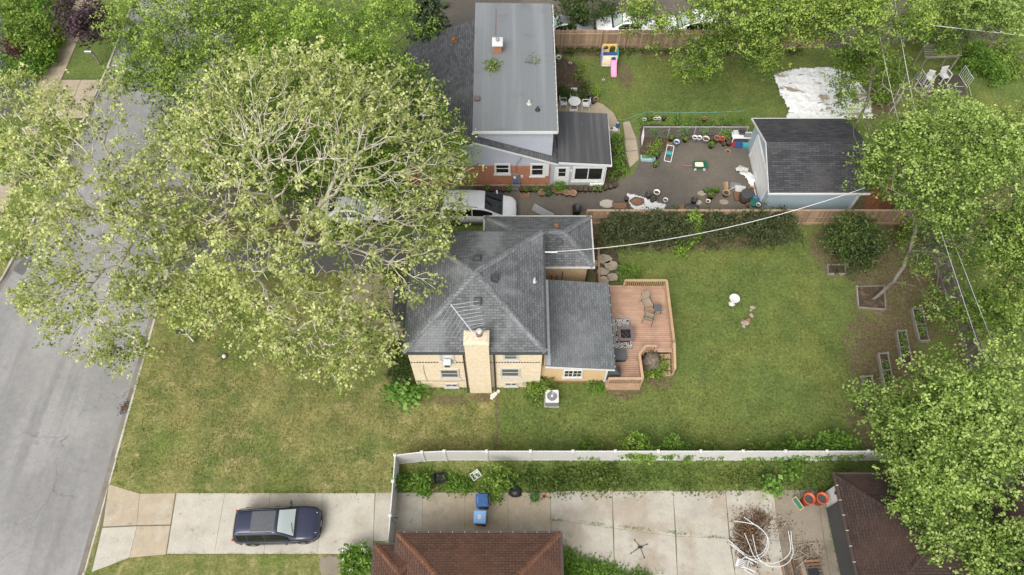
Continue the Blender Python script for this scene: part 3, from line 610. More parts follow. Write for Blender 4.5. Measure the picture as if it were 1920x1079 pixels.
# ------------------------------------------------------------------ houses
def window(parent, x0, x1, z0, z1, y, glass='window_glass', frame='white_trim', bars=(), fw=0.09, sill=True, rails=(), dep=0.06, name='window'):
    """window on a wall that faces -y: frame proud of the wall, panes inside it"""
    w = MB(); 
    for a in ((x0, x0 + fw, z0, z1), (x1 - fw, x1, z0, z1), (x0 + fw, x1 - fw, z0, z0 + fw), (x0 + fw, x1 - fw, z1 - fw, z1)): w.box(a[0], a[1], y - dep, y + 0.02, a[2], a[3])
    f = w.build(name, frame, parent)
    xs = [x0 + fw] + list(bars) + [x1 - fw]; zs = [z0 + fw] + list(rails) + [z1 - fw]
    for i in range(len(xs) - 1):
        for j in range(len(zs) - 1): MB().box(xs[i] + 0.012, xs[i + 1] - 0.012, y - 0.018 - 0.006 * (j % 2), y + 0.01, zs[j] + 0.012, zs[j + 1] - 0.012).build('pane', glass, f)
    b = MB()
    for x in bars: b.box(x - 0.03, x + 0.03, y - 0.045, y + 0.01, z0 + fw, z1 - fw)
    for z in rails: b.box(x0 + fw, x1 - fw, y - 0.04, y + 0.012, z - 0.025, z + 0.025)
    if b.v: b.build('glazing_bar', frame, f)
    if sill: MB().box(x0 - 0.06, x1 + 0.06, y - dep - 0.06, y + 0.015, z0 - 0.09, z0 - 0.003).build('sill', 'off_white' if sill is True else sill, f)
    return f
def hip_roof(parent, x0, x1, y0, y1, ze, ra, rb, mat, cap, capw=0.26, name='roof', caps=True, th=0.09, left=True):
    A, B, C, D = Vector((x0, y0, ze)), Vector((x1, y0, ze)), Vector((x1, y1, ze)), Vector((x0, y1, ze)); ra, rb = Vector(ra), Vector(rb)
    mb = MB(); point = (ra - rb).length < 0.05; along_x = abs(ra.x - rb.x) > abs(ra.y - rb.y)
    if point: faces = [[A, B, ra], [B, C, ra], [C, D, ra], [D, A, ra]]
    elif along_x: faces = [[A, B, rb, ra], [B, C, rb], [C, D, ra, rb], [D, A, ra]]
    else: faces = [[A, B, ra], [B, C, rb, ra], [C, D, rb], [D, A, ra, rb]]
    for f in faces: mb.slab(f, th)
    r = mb.build(name, mat, parent)
    if along_x or point: hips = [(A, ra), (D, ra), (B, rb), (C, rb)]
    else: hips = [(A, ra), (B, ra), (C, rb), (D, rb)]
    if not point: hips.append((ra, rb))
    if caps:
        for (a, b) in hips:
            m2 = MB(); n = max(2, int((b - a).length / 0.28)); d = (b - a) / n
            for i in range(n):
                p = a + d * i; q = a + d * (i + 1.12); up = Vector((0, 0, 1)); s_ = d.cross(up).normalized() * capw / 2; lift = Vector((0, 0, 0.022)); dr = Vector((0, 0, -0.045))
                P = [p - s_ + dr + lift * 1.4, p + lift * 1.9, p + s_ + dr + lift * 1.4, q - s_ + dr + lift * 0.6, q + lift, q + s_ + dr + lift * 0.6]; P += [x - Vector((0, 0, 0.018)) for x in P]
                m2.add(P, [(0, 1, 4, 3), (1, 2, 5, 4), (0, 6, 7, 1), (1, 7, 8, 2), (0, 3, 9, 6), (2, 8, 11, 5), (3, 4, 10, 9), (4, 5, 11, 10), (7, 6, 9, 10), (8, 7, 10, 11)])
            m2.build('ridge_cap', cap, r)
    return r
def vent_box(parent, p, n, size=0.36, mat='charcoal'):
    """low square roof ventilator standing on a slope"""
    mb = MB(); s = size / 2; mb.rings([[(-s * 1.25, -s * 1.25, -0.05), (s * 1.25, -s * 1.25, -0.05), (s * 1.25, s * 1.25, -0.05), (-s * 1.25, s * 1.25, -0.05)], [(-s * 1.25, -s * 1.25, 0.015), (s * 1.25, -s * 1.25, 0.015), (s * 1.25, s * 1.25, 0.015), (-s * 1.25, s * 1.25, 0.015)]])
    mb.rings([[(-s * 0.8, -s * 0.8, 0), (s * 0.8, -s * 0.8, 0), (s * 0.8, s * 0.8, 0), (-s * 0.8, s * 0.8, 0)], [(-s * 0.8, -s * 0.8, 0.12)] * 1 + [(s * 0.8, -s * 0.8, 0.12), (s * 0.8, s * 0.8, 0.12), (-s * 0.8, s * 0.8, 0.12)]])
    mb.rings([[(-s, -s, 0.12), (s, -s, 0.12), (s, s, 0.12), (-s, s, 0.12)], [(-s, -s, 0.17), (s, -s, 0.17), (s, s, 0.17), (-s, s, 0.17)], [(-s * .8, -s * .8, 0.20), (s * .8, -s * .8, 0.20), (s * .8, s * .8, 0.20), (-s * .8, s * .8, 0.20)]])
    o = mb.build('roof_vent', mat, parent); o.location = p; o.rotation_mode = 'QUATERNION'; o.rotation_quaternion = Vector(n).to_track_quat('Z', 'Y'); return o
def vent_pipe(parent, p, h=0.35, r=0.06, mat='off_white'):
    o = MB().lathe([(r * 2.6, -0.06), (r * 2.4, 0.03), (r * 1.1, 0.06), (r, h), (r * 0.7, h), (r * 0.7, h - 0.1)], 10).build('vent_pipe', mat, parent, True); o.location = p; return o
def downspout(parent, x, y, z0, z1, mat='brown_metal', w=0.09):
    return MB().box(x - w / 2, x + w / 2, y - w, y - 0.004, z0 + 0.15, z1).add([(x - w / 2, y - w, z0 + 0.15), (x + w / 2, y - w, z0 + 0.15), (x + w / 2, y - 0.004, z0 + 0.15), (x - w / 2, y - 0.004, z0 + 0.15), (x - w / 2, y - 0.38, z0 + 0.03), (x + w / 2, y - 0.38, z0 + 0.03), (x + w / 2, y - 0.33, z0 + 0.1), (x - w / 2, y - 0.33, z0 + 0.1)], [(0, 1, 5, 4), (1, 2, 6, 5), (2, 3, 7, 6), (3, 0, 4, 7), (4, 5, 6, 7)]).build('downspout', mat, parent)

# ---- tan brick house
EZ = 5.33; HX0, HX1, HY0, HY1 = -5.58, 1.62, 16.27, 23.5
tan = thing('tan_brick_house', (0, 0, 0), 'tan brick two-storey house with grey hip roof in the middle of the lawn', 'house')
MB().box(HX0, HX1, HY0, HY1, 0, EZ - 0.02).build('wall', 'brick_tan', tan)
ex0, ex1, ey0, ey1 = HX0 - 0.17, HX1 + 0.16, HY0 - 0.22, HY1 + 0.2
ap = ((ex0 + ex1) / 2, (ey0 + ey1) / 2, 7.18)
rf = hip_roof(tan, ex0, ex1, ey0, ey1, EZ + 0.09, ap, ap, 'shingle_grey', 'shingle_cap', 0.34)
MB().box(ex0 + 0.03, ex1 - 0.03, ey0 + 0.03, ey1 - 0.03, EZ - 0.06, EZ - 0.025).build('soffit', 'off_white', tan)
gm = MB()
for (x0, x1, y0, y1) in ((ex0 - 0.1, ex1 + 0.1, ey0 - 0.1, ey0 + 0.02), (ex0 - 0.1, ex1 + 0.1, ey1 - 0.02, ey1 + 0.1), (ex0 - 0.1, ex0 + 0.02, ey0 + 0.023, ey1 - 0.023), (ex1 - 0.02, ex1 + 0.1, ey0 + 0.023, ey1 - 0.023)): gm.box(x0, x1, y0, y1, EZ - 0.055, EZ + 0.035)
gm.build('gutter', 'charcoal', tan)
def on_roof(u, v, plane):
    """point of the main roof under a photo pixel; plane: f front, r right, b back, l left"""
    for z in np.arange(7.3, 5.2, -0.01):
        p = G(u, v, z); ax, ay, az = ap
        zz = {'f': EZ + 0.09 + (p.y - ey0) * (az - EZ - 0.09) / (ay - ey0), 'b': EZ + 0.09 + (ey1 - p.y) * (az - EZ - 0.09) / (ey1 - ay), 'r': EZ + 0.09 + (ex1 - p.x) * (az - EZ - 0.09) / (ex1 - ax), 'l': EZ + 0.09 + (p.x - ex0) * (az - EZ - 0.09) / (ax - ex0)}[plane]
        if zz >= z: return p
    return p
sl = 0.46; NRM = {'f': (0, -sl, 1), 'b': (0, sl, 1), 'r': (sl, 0, 1), 'l': (-sl, 0, 1)}
for (u, v, pl) in ((895, 486, 'b'), (927, 523, 'r'), (896, 565, 'f')): vent_box(rf, on_roof(u, v, pl), NRM[pl])
vent_pipe(rf, on_roof(830, 463, 'b'), 0.4, 0.055, 'white_plastic'); vent_pipe(rf, on_roof(1002, 528, 'r'), 0.3, 0.06, 'galvanised')
# chimney on the front wall
ch = MB(); cx0, cx1 = G(882, 736).x, G(922, 736).x; cy = 15.92
ch.box(cx0, cx1, cy, cy + 0.75, 0, 6.55); ch.rings([[(cx0 - 0.03, cy - 0.03, 6.55), (cx1 + 0.03, cy - 0.03, 6.55), (cx1 + 0.03, cy + 0.78, 6.55), (cx0 - 0.03, cy + 0.78, 6.55)], [(cx0 - 0.03, cy - 0.03, 6.68), (cx1 + 0.03, cy - 0.03, 6.68), (cx1 + 0.03, cy + 0.78, 6.68), (cx0 - 0.03, cy + 0.78, 6.68)], [(cx0 + 0.12, cy + 0.1, 6.76), (cx1 - 0.12, cy + 0.1, 6.76), (cx1 - 0.12, cy + 0.65, 6.76), (cx0 + 0.12, cy + 0.65, 6.76)]])
chim = ch.build('chimney', 'brick_tan', tan, label='wide tan brick chimney rising up the front wall')
MB().lathe([(0.17, 6.7), (0.17, 6.95), (0.13, 6.97)], 10, (cx0 + 0.78, cy + 0.5, 0)).build('flue_pot', 'rust', chim)
MB().lathe([(0.09, 6.95), (0.09, 7.1), (0.16, 7.12), (0.15, 7.17), (0.02, 7.22)], 10, (cx0 + 0.78, cy + 0.5, 0)).build('flue_cap', 'white_plastic', chim)
for x in (G(874, 700, 2).x - 0.0, G(927, 700, 2).x + 0.03): downspout(tan, x, HY0, 0.0, EZ - 0.06, 'dark_metal')
def zat(v, y):
    r = _d + (539.5 - v) / CAM_F * _u; return CAM_H + r[2] * y / r[1]
def wpx(u0, u1, v0, v1, y):
    z1, z0 = zat(v0, y), zat(v1, y); zm = (z0 + z1) / 2; vm = (v0 + v1) / 2; return G(u0, vm, zm).x, G(u1, vm, zm).x, z0, z1
for (u0, u1, v0, v1, gl) in ((824, 852, 662, 677, 'blind_glass'), (825, 861, 692, 708, 'window_grey'), (943, 972, 660, 674, 'window_grey'), (938, 975, 690, 706, 'window_grey')):
    a = wpx(u0, u1, v0, v1, HY0); window(tan, a[0], a[1], a[2], a[3], HY0, gl, 'off_white', rails=((a[2] + a[3]) / 2,), fw=0.1)
for (u0, u1, v0, v1) in ((835, 859, 719, 725), (946, 970, 717, 723)):
    a = wpx(u0, u1, v0, v1, HY0); w_ = window(tan, a[0], a[1], a[2], a[3] , HY0, 'window_glass', 'off_white', bars=((a[0] + a[1]) / 2,), fw=0.08, name='basement_window')
ac = MB(); a = wpx(832, 846, 669, 677, HY0); ac.rbox(a[0], a[1], HY0 - 0.42, HY0 - 0.07, a[2] + 0.02, a[2] + 0.42, 0.03); au = ac.build('window_air_conditioner', 'white_plastic', tan)
MB().box(a[0] + 0.06, a[1] - 0.06, HY0 - 0.428, HY0 - 0.40, a[2] + 0.08, a[2] + 0.34).build('grille', 'charcoal', au)
zb = zat(679, HY0); sc_ = MB(); nb = 46
for i in range(nb):
    x = HX0 + 0.03 + i * (HX1 - HX0 - 0.06) / nb
    if cx0 - 0.1 < x + 0.07 < cx1 + 0.05 or -3.75 < x < -2.4 and False: continue
    sc_.box(x, x + 0.10, HY0 - 0.03, HY0 + 0.01, zb - 0.075, zb)
sc_.build('dentil_course', 'brown_metal', tan)['kind'] = 'stuff'
cab = MB(); cab.tube([(HX0 + 0.02, HY0 - 0.02, 1.05), (-4.5, HY0 - 0.02, 1.02), (-3.4, HY0 - 0.02, 0.98), (-2.75, HY0 - 0.02, 1.05)], 0.012, 4); cab.tube([(-4.9, HY0 - 0.02, 1.03), (-4.95, HY0 - 0.02, 2.2), (-4.9, HY0 - 0.02, 3.3)], 0.010, 4); cab.build('wall_cable', 'brown_metal', tan)
# garage wing
wx0, wx1, wy0, wy1, wz = -1.5, 4.72, 23.15, 26.4, 2.75
MB().box(wx0, wx1, wy0, wy1, 0, wz - 0.02).build('garage_wing_wall', 'brick_brown', tan)
hip_roof(tan, wx0 - 0.2, wx1 + 0.2, wy0 - 0.22, wy1 + 0.22, wz + 0.09, (0.4, 24.78, 3.85), (3.15, 24.78, 3.85), 'shingle_grey', 'shingle_cap', 0.34, name='garage_wing_roof')
gm = MB()
for (x0, x1, y0, y1) in ((HX1 + 0.3, wx1 + 0.3, wy0 - 0.32, wy0 - 0.21), (wx1 + 0.19, wx1 + 0.3, wy0 - 0.207, wy1 + 0.207), (wx0 - 0.3, wx1 + 0.3, wy1 + 0.21, wy1 + 0.32), (wx0 - 0.3, wx0 - 0.19, wy1 - 1.2, wy1 + 0.207)): gm.box(x0, x1, y0, y1, wz - 0.05, wz + 0.045)
gm.build('garage_wing_gutter', 'off_white', tan)
vent_box(tan, (2.86, 24.25, 3.53), (0, -0.55, 1), 0.34); vent_box(tan, (2.72, 25.4, 3.5), (0, 0.55, 1), 0.22, 'rust')
for x in (2.45, 2.78, 3.1): MB().box(x, x + 0.05, wy0 - 0.06, wy0 - 0.004, 0.0, 1.4 + 0.5 * (x > 3)).build('wall_pipe', 'brown_metal', tan)
MB().box(wx1 - 0.12, wx1 - 0.02, wy0 - 0.1, wy0 - 0.004, 0.1, wz - 0.06).build('downspout', 'dark_metal', tan)
gd = MB().box(wx0 - 0.05, wx0 - 0.004, wy0 + 0.4, wy1 - 0.4, 0.02, 2.15); gd.build('garage_door', 'off_white', tan)
# rear addition with shed roof
ax0, ax1, ay0, ay1 = 1.66, 5.42, 16.56, 21.75
MB().box(ax0, ax1, ay0, ay1, 0.32, 2.42).build('addition_wall', 'siding_tan', tan)
MB().box(ax0, ax1 - 0.02, ay0 + 0.03, ay1 - 0.03, 0, 0.317).build('addition_plinth', 'brick_red', tan)
MB().slab([(1.79, 16.36, 2.98), (5.8, 16.36, 2.50), (5.8, 21.95, 2.50), (1.79, 21.95, 2.98)], 0.12).build('addition_roof', 'shingle_flat', tan)
MB().slab([(1.80, 16.38, 2.988), (2.15, 16.38, 2.946), (2.15, 21.93, 2.946), (1.80, 21.93, 2.988)], 0.004).build('roof_flashing', 'galvanised', tan)
MB().box(1.78, 1.83, 16.30, 21.95, 2.4, 3.35).build('roof_upstand', 'brick_brown', tan)
MB().slab([(1.79, 16.35, 2.90), (1.79, 16.35, 2.70), (5.8, 16.35, 2.30), (5.8, 16.35, 2.42)], -0.03).build('fascia', 'white_trim', tan)
bd = MB(); bd.box(5.8, 5.86, 16.33, 21.97, 2.33, 2.46); gt = bd.build('gutter', 'charcoal', tan)
for i in range(9): MB().box(5.77, 5.85, 16.5 + i * 0.66, 16.54 + i * 0.66, 2.465, 2.49).build('gutter_bracket', 'off_white', gt)
a = wpx(1056, 1092, 694, 707, ay0); window(tan, a[0], a[1], a[2], a[3] + 0.05, ay0, 'window_glass', 'white_trim', bars=((a[0] + a[1]) / 2,), fw=0.08)
xm = [(a[0] + a[1]) / 2 + s_ * (a[1] - a[0]) * 0.22 for s_ in (-1, 1)]; gb = MB()
for x in xm: gb.box(x - 0.012, x + 0.012, ay0 - 0.035, ay0 - 0.02, a[2] + 0.08, a[3]); 
gb.box(a[0] + 0.08, a[1] - 0.08, ay0 - 0.034, ay0 - 0.021, (a[2] + a[3]) / 2 - 0.01, (a[2] + a[3]) / 2 + 0.015); gb.build('muntin', 'cream_plastic', tan)
MB().box(5.36, 5.46, 16.42, 16.553, 0.05, 2.35).build('downspout', 'white_trim', tan)
# front entry canopy and wing wall
MB().box(-6.5, -5.60, 19.4, 21.4, 0, 0.45).build('porch_step', 'path_concrete', tan)
MB().slab([(-7.0, 19.2, 2.75), (-5.6, 19.2, 3.15), (-5.6, 21.5, 3.15), (-7.0, 21.5, 2.75)], 0.1).build('porch_roof', 'shingle_dark', tan)
for y in (19.35, 21.35): MB().box(-6.95, -6.83, y - 0.06, y + 0.06, 0.0, 2.66).build('porch_post', 'white_trim', tan)
MB().box(-6.3, -5.6, 18.2, 18.5, 0, 1.6).build('porch_wing_wall', 'brick_tan', tan)

# ---- grey sided house
GY = 31.34; PX, PZ = -2.32, 4.5; gx1 = 3.0; gxl = -7.5; gyb = 43.0
grey = thing('grey_house', (0, 0, 0), 'blue-grey sided house with brick base, large flat grey dormer roof and white trim', 'house')
def gz(x): return PZ - abs(x - PX) * (PZ - 2.42) / (3.05 - PX)
wl = MB(); poly = [(gxl + 0.2, 0.0), (2.66, 0.0), (2.66, gz(2.66) - 0.1), (PX, PZ - 0.1), (gxl + 0.2, gz(gxl + 0.2) - 0.1)]
wl.rings([[(x, GY, z) for x, z in poly], [(x, gyb - 0.2, z) for x, z in poly]]); wl.build('gable_wall', 'siding_blue', grey)
MB().box(gxl + 0.15, 2.6, GY - 0.06, GY - 0.003, 0.0, 2.08).build('brick_base', 'brick_red', grey)
MB().box(gxl + 0.13, 2.62, GY - 0.14, GY - 0.003, 0.0, 0.1).build('footing', 'path_concrete', grey)
rf = MB(); rf.slab([(PX, GY - 0.15, PZ), (3.1, GY - 0.15, gz(3.1)), (3.1, gyb, gz(3.1)), (PX, gyb, PZ)], 0.1); rf.slab([(gxl - 0.2, GY - 0.15, gz(gxl - 0.2)), (PX, GY - 0.15, PZ), (PX, gyb, PZ), (gxl - 0.2, gyb, gz(gxl - 0.2))], 0.1)
grf = rf.build('roof', 'shingle_dark', grey)
rk = MB()
for (xa, xb) in ((gxl - 0.2, PX), (PX, 3.1)): rk.slab([(xa, GY - 0.155, gz(xa) - 0.13), (xb, GY - 0.155, gz(xb) - 0.13), (xb, GY - 0.155, gz(xb) + 0.02), (xa, GY - 0.155, gz(xa) + 0.02)], -0.03)
rk.build('rake_board', 'white_trim', grey)
DZ = 5.3; dm = MB(); dx0, dx1 = -2.2, 2.66; dpoly = [(dx0, gz(dx0) - 0.3), (dx1, gz(dx1) - 0.3), (dx1, DZ - 0.14), (dx0, DZ - 0.1)]
dm.rings([[(x, 31.78, z) for x, z in dpoly], [(x, 43.2, z) for x, z in dpoly]]); dm.build('dormer_wall', 'siding_blue', grey)
dr = MB().slab([(-2.5, 31.48, DZ + 0.06), (2.88, 31.48, DZ - 0.02), (2.82, 43.55, DZ - 0.02), (-2.62, 43.55, DZ + 0.06)], 0.1).build('dormer_roof', 'roof_membrane', grey)
MB().box(-2.5, 2.9, 31.44, 31.476, DZ - 0.24, DZ - 0.005).build('dormer_fascia', 'white_trim', grey); MB().box(2.89, 2.95, 31.44, 43.5, DZ - 0.17, DZ - 0.06).build('dormer_gutter', 'off_white', grey)
for i, x in enumerate((-2.05, -1.15, -0.2, 0.75, 1.7)): MB().box(x - 0.01, x + 0.01, 31.5, 43.5, DZ + 0.06 - (x + 2.5) * 0.015, DZ + 0.066 - (x + 2.5) * 0.015).build('membrane_seam', 'roof_membrane', dr)
for i in range(24): MB().box(2.86, 2.95, 31.7 + i * 0.5, 31.74 + i * 0.5, DZ - 0.045, DZ - 0.025).build('gutter_clip', 'white_trim', dr)
p = G(933, 90, DZ + 0.3); cm = MB().box(p.x - 0.27, p.x + 0.27, p.y - 0.3, p.y + 0.3, DZ - 0.05, DZ + 0.75).build('chimney', 'brick_red', grey, label='small brick chimney with white cap on the flat roof')
MB().rings([[(p.x + a * s_, p.y + b * s_, z) for a, b in ((-.36, -.4), (.36, -.4), (.36, .4), (-.36, .4))] for s_, z in ((1, DZ + 0.75), (1, DZ + 0.85), (0.7, DZ + 0.9))]).build('chimney_cap', 'white_plastic', cm)
MB().lathe([(0.1, DZ + 0.9), (0.1, DZ + 1.05), (0.14, DZ + 1.06), (0.02, DZ + 1.12)], 8, (p.x, p.y, 0)).build('flue_cap', 'grey_metal', cm)
q1, q2 = G(929, 65, DZ + 0.1), G(929, 17, DZ + 0.1); MB().box(q1.x - 0.025, q1.x + 0.025, q1.y, q2.y, DZ + 0.045, DZ + 0.08).build('roof_batten', 'rust', dr)
for (u, v, m_) in ((992, 195, 'off_white'), (1008, 207, 'black_plastic')): vent_pipe(dr, G(u, v, DZ), 0.3, 0.07, m_)
vent_box(grf, G(852, 76, 3.9), (-0.39, 0, 1), 0.3, 'rust'); vent_box(dr, G(895, 187, DZ + 0.05), (0, 0, 1), 0.34, 'firepit_top')
for (u0, u1, v0, v1, rl) in ((927, 957, 308, 326, 0.6), (994, 1029, 308, 330, 0.6)):
    a = wpx(u0, u1, v0, v1, GY - 0.06); mid = a[2] + (a[3] - a[2]) * 0.58; window(grey, a[0], a[1] if u0 < 950 else a[1] - 0.28, a[2], a[3] + 0.06, GY - 0.06, 'window_glass', 'white_trim', rails=(mid,), fw=0.13)
a = wpx(850, 872, 322, 331, GY - 0.06); window(grey, a[0], a[1], a[2], a[3] + 0.8, GY - 0.06, 'window_glass', 'white_trim', fw=0.13)
a = wpx(1021, 1029, 308, 330, GY - 0.07); MB().box(a[0], a[1], GY - 0.09, GY - 0.063, a[2], a[3] + 0.06).build('shutter', 'white_trim', grey)
MB().box(gx1 - 0.35, 6.3, GY + 0.012, 35.5, 0.0, 2.36).build('addition_wall', 'siding_blue', grey)
a = wpx(1041, 1065, 315, 347, GY + 0.012); dr_ = MB().box(a[0], a[1], GY - 0.03, GY + 0.02, 0.02, a[3]).build('door', 'white_trim', grey, label='white side door with a two-pane window')
MB().box(a[0] - 0.06, a[0] - 0.003, GY - 0.05, GY + 0.015, 0.0, a[3] + 0.06).box(a[1] + 0.003, a[1] + 0.06, GY - 0.05, GY + 0.015, 0.0, a[3] + 0.06).box(a[0] - 0.003, a[1] + 0.003, GY - 0.05, GY + 0.015, a[3] + 0.003, a[3] + 0.06).build('door_frame', 'white_trim', grey)
for zz in (1.0, 1.42): MB().box(a[0] + 0.2, a[1] - 0.2, GY - 0.036, GY - 0.028, zz, zz + 0.38).build('pane', 'window_glass', dr_)
MB().lathe([(0.03, 0), (0.035, 0.04), (0.01, 0.05)], 8).build('handle', 'grey_metal', dr_, loc=(a[1] - 0.1, GY - 0.06, 0.9), rot=(R(90), 0, 0))
a = wpx(1073, 1133, 312, 340, GY + 0.012); window(grey, a[0], a[1], a[2] + 0.05, a[3], GY + 0.012, 'window_glass', 'white_trim', bars=((a[0] + a[1]) / 2 - 0.02,), fw=0.17, name='picture_window')
MB().slab([(3.08, 31.2, 2.62), (6.62, 31.2, 2.36), (6.66, 35.75, 2.36), (3.08, 35.75, 2.62)], 0.1).build('addition_roof', 'roof_roll', grey)
MB().slab([(3.1, 31.17, 2.44), (6.66, 31.17, 2.16), (6.66, 31.17, 2.37), (3.1, 31.17, 2.63)], -0.03).build('addition_fascia', 'white_trim', grey)
MB().box(6.6, 6.68, 31.12, 35.78, 2.2, 2.33).build('addition_gutter', 'white_trim', grey)
MB().box(6.3, 6.36, 31.2, 31.26, 0.05, 2.22).build('downspout', 'white_trim', grey)
a = wpx(1105, 1130, 344, 350, GY); MB().rbox(a[0], a[1], GY - 0.22, GY, 0.0, 0.35, 0.05).build('window_well', 'foil', grey)
lm = G(1071, 321, 1.7); MB().lathe([(0.02, 0), (0.06, 0.03), (0.08, 0.12), (0.05, 0.2)], 8).build('wall_lamp', 'white_plastic', grey, loc=(lm.x, GY - 0.12, 1.6))
mt = G(968, 331, 1.0); em = MB().rbox(mt.x - 0.25, mt.x + 0.22, GY - 0.2, GY - 0.07, 0.75, 1.35, 0.02).build('electric_meter', 'grey_metal', grey); MB().lathe([(0.09, 0), (0.09, 0.08), (0.05, 0.11)], 10).build('dial', 'blind_glass', em, loc=(mt.x - 0.1, GY - 0.2, 1.1), rot=(R(90), 0, 0))
MB().box(mt.x + 0.3, mt.x + 0.47, GY - 0.12, GY - 0.065, 0.95, 1.15).build('utility_box', 'white_plastic', grey)
MB().tube([(mt.x, GY - 0.1, 1.35), (mt.x, GY - 0.1, 2.3), (mt.x + 0.5, GY - 0.04, 3.3)], 0.02, 5).build('conduit', 'grey_metal', grey)

# ---- blue garage
bg_ = thing('blue_garage', (20.0, 32.1, 0), 'pale blue detached garage with black gable roof beside the cluttered asphalt yard', 'garage')
O = Vector((20.0, 32.1, 0)); bx0, bx1, by0, by1 = 16.98 - 20, 23.05 - 20, -2.93, 2.95; bez, brz = 2.32, 3.55
def bgz(y): return brz - abs(y) * (brz - bez) / 3.22
P = [(by0, 0), (by1, 0), (by1, bgz(by1) - 0.1), (0, brz - 0.1), (by0, bgz(by0) - 0.1)]
MB().rings([[(bx1, y, z) for y, z in P], [(bx0, y, z) for y, z in P]]).build('wall', 'siding_garage', bg_)
rr = MB(); rr.slab([(-3.3, -3.22, bez), (3.3, -3.22, bez), (3.3, 0, brz), (-3.3, 0, brz)], 0.1); rr.slab([(3.3, 3.22, bez), (-3.3, 3.22, bez), (-3.3, 0, brz), (3.3, 0, brz)], 0.1); rr.build('roof', 'shingle_black', bg_)
fb = MB(); fb.box(-3.32, 3.34, -3.3, -3.215, bez - 0.16, bez - 0.02); fb.build('gutter', 'white_trim', bg_)
MB().box(-3.32, 3.34, 3.215, 3.3, bez - 0.16, bez - 0.02).build('gutter', 'white_trim', bg_)
rk = MB()
for s_ in (-1, 1): rk.slab([(-3.305, s_ * 3.22, bez - 0.14), (-3.305, 0, brz - 0.14), (-3.305, 0, brz + 0.025), (-3.305, s_ * 3.22, bez + 0.025)], 0.03 * s_)
rk.build('rake_board', 'white_trim', bg_)
gd = MB().box(bx0 - 0.06, bx0 - 0.006, -2.25, 1.75, 0.02, 2.05).build('garage_door', 'vinyl_white', bg_)
for i in range(4): MB().box(bx0 - 0.075, bx0 - 0.055, -2.22, 1.72, 0.05 + i * 0.51, 0.05 + i * 0.51 + 0.48).build('door_panel', 'white_trim', gd)
MB().box(bx0 - 0.09, bx0 - 0.004, 1.76, 1.9, 0, 2.2).box(bx0 - 0.09, bx0 - 0.004, -2.4, -2.26, 0, 2.2).box(bx0 - 0.09, bx0 - 0.004, -2.26, 1.76, 2.06, 2.2).build('door_frame', 'white_trim', bg_)
MB().box(bx1 - 0.25, bx1 - 0.15, by0 - 0.1, by0 - 0.004, 0.1, bez - 0.12).build('downspout', 'white_trim', bg_)

# ---- brown hip-roofed house at the bottom edge
bh = thing('brown_roof_house', (-1.65, 1.5, 0), 'house with rusty brown hip roof cut off by the bottom edge', 'house')
O2 = Vector((-1.65, 1.5, 0)); e0 = G(746, 1000, 2.8); e1 = G(1050, 998, 2.8)
X0, X1, Y1, Y0 = e0.x - O2.x, e1.x - O2.x, e0.y - O2.y, -7.0
MB().box(X0 + 0.4, X1 - 0.4, Y0 + 0.4, Y1 - 0.4, 0, 2.7).build('wall', 'brick_brown', bh)
xm = (X0 + X1) / 2; hw = (X1 - X0) / 2
hip_roof(bh, X0, X1, Y0, Y1, 2.8, (xm, Y0 + hw, 4.75), (xm, Y1 - hw, 4.75), 'shingle_brown', 'shingle_brown_cap', 0.26)
gm = MB()
for (x0, x1, y0, y1) in ((X0 - 0.12, X1 + 0.12, Y1, Y1 + 0.12), (X0 - 0.12, X0, Y0, Y1 - 0.003), (X1, X1 + 0.12, Y0, Y1 - 0.003)): gm.box(x0, x1, y0, y1, 2.66, 2.79)
gt = gm.build('gutter', 'brown_metal', bh)
for i in range(14): MB().box(X0 + 0.3 + i * 0.6, X0 + 0.33 + i * 0.6, Y1 + 0.01, Y1 + 0.11, 2.795, 2.81).build('gutter_bracket', 'grey_metal', gt)
e2 = G(703, 1021, 2.6); xx0, yy = e2.x - O2.x, e2.y - O2.y
MB().box(xx0 + 0.3, X0 + 0.3, Y0 + 2, yy - 0.3, 0, 2.45).build('side_wing_wall', 'brick_brown', bh)
hip_roof(bh, xx0, X0 + 1.6, -5.0, yy, 2.55, ((xx0 + X0 + 1.6) / 2, -3.6, 3.3), ((xx0 + X0 + 1.6) / 2, yy - 1.4, 3.3), 'shingle_brown', 'shingle_brown_cap', 0.26, name='side_wing_roof')
MB().box(xx0 - 0.1, X0 - 0.13, yy, yy + 0.1, 2.42, 2.54).box(xx0 - 0.1, xx0, -5.0, yy - 0.003, 2.42, 2.54).build('side_wing_gutter', 'brown_metal', bh)

# ---- dark brown garage at the bottom right
dg = thing('dark_roof_garage', (21.5, 7.0, 0), 'garage with very dark brown hip roof under the maple in the bottom right corner', 'garage')
O3 = Vector((21.5, 7.0, 0)); c0 = G(1566, 890, 2.6); X0, Y1, X1, Y0 = c0.x - 21.5, c0.y - 7.0, 5.2, -3.6
MB().box(X0 + 0.32, X1 - 0.3, Y0 + 0.3, Y1 - 0.3, 0, 2.5).build('wall', 'vinyl_white', dg)
hip_roof(dg, X0, X1, Y0, Y1, 2.6, (X0 + 3.4, (Y0 + Y1) / 2, 4.1), (X1 - 3.4, (Y0 + Y1) / 2, 4.1), 'shingle_umber', 'shingle_umber', 0.26)
MB().box(X0 + 0.25, X0 + 0.316, Y0 + 0.5, Y1 - 1.15, 0.02, 2.3).build('garage_door', 'charcoal', dg)
MB().lathe([(0.02, 0), (0.09, 0.03), (0.11, 0.16), (0.06, 0.24)], 8).build('wall_lamp', 'dark_metal', dg, loc=(X0 + 0.2, Y1 - 0.75, 1.7))
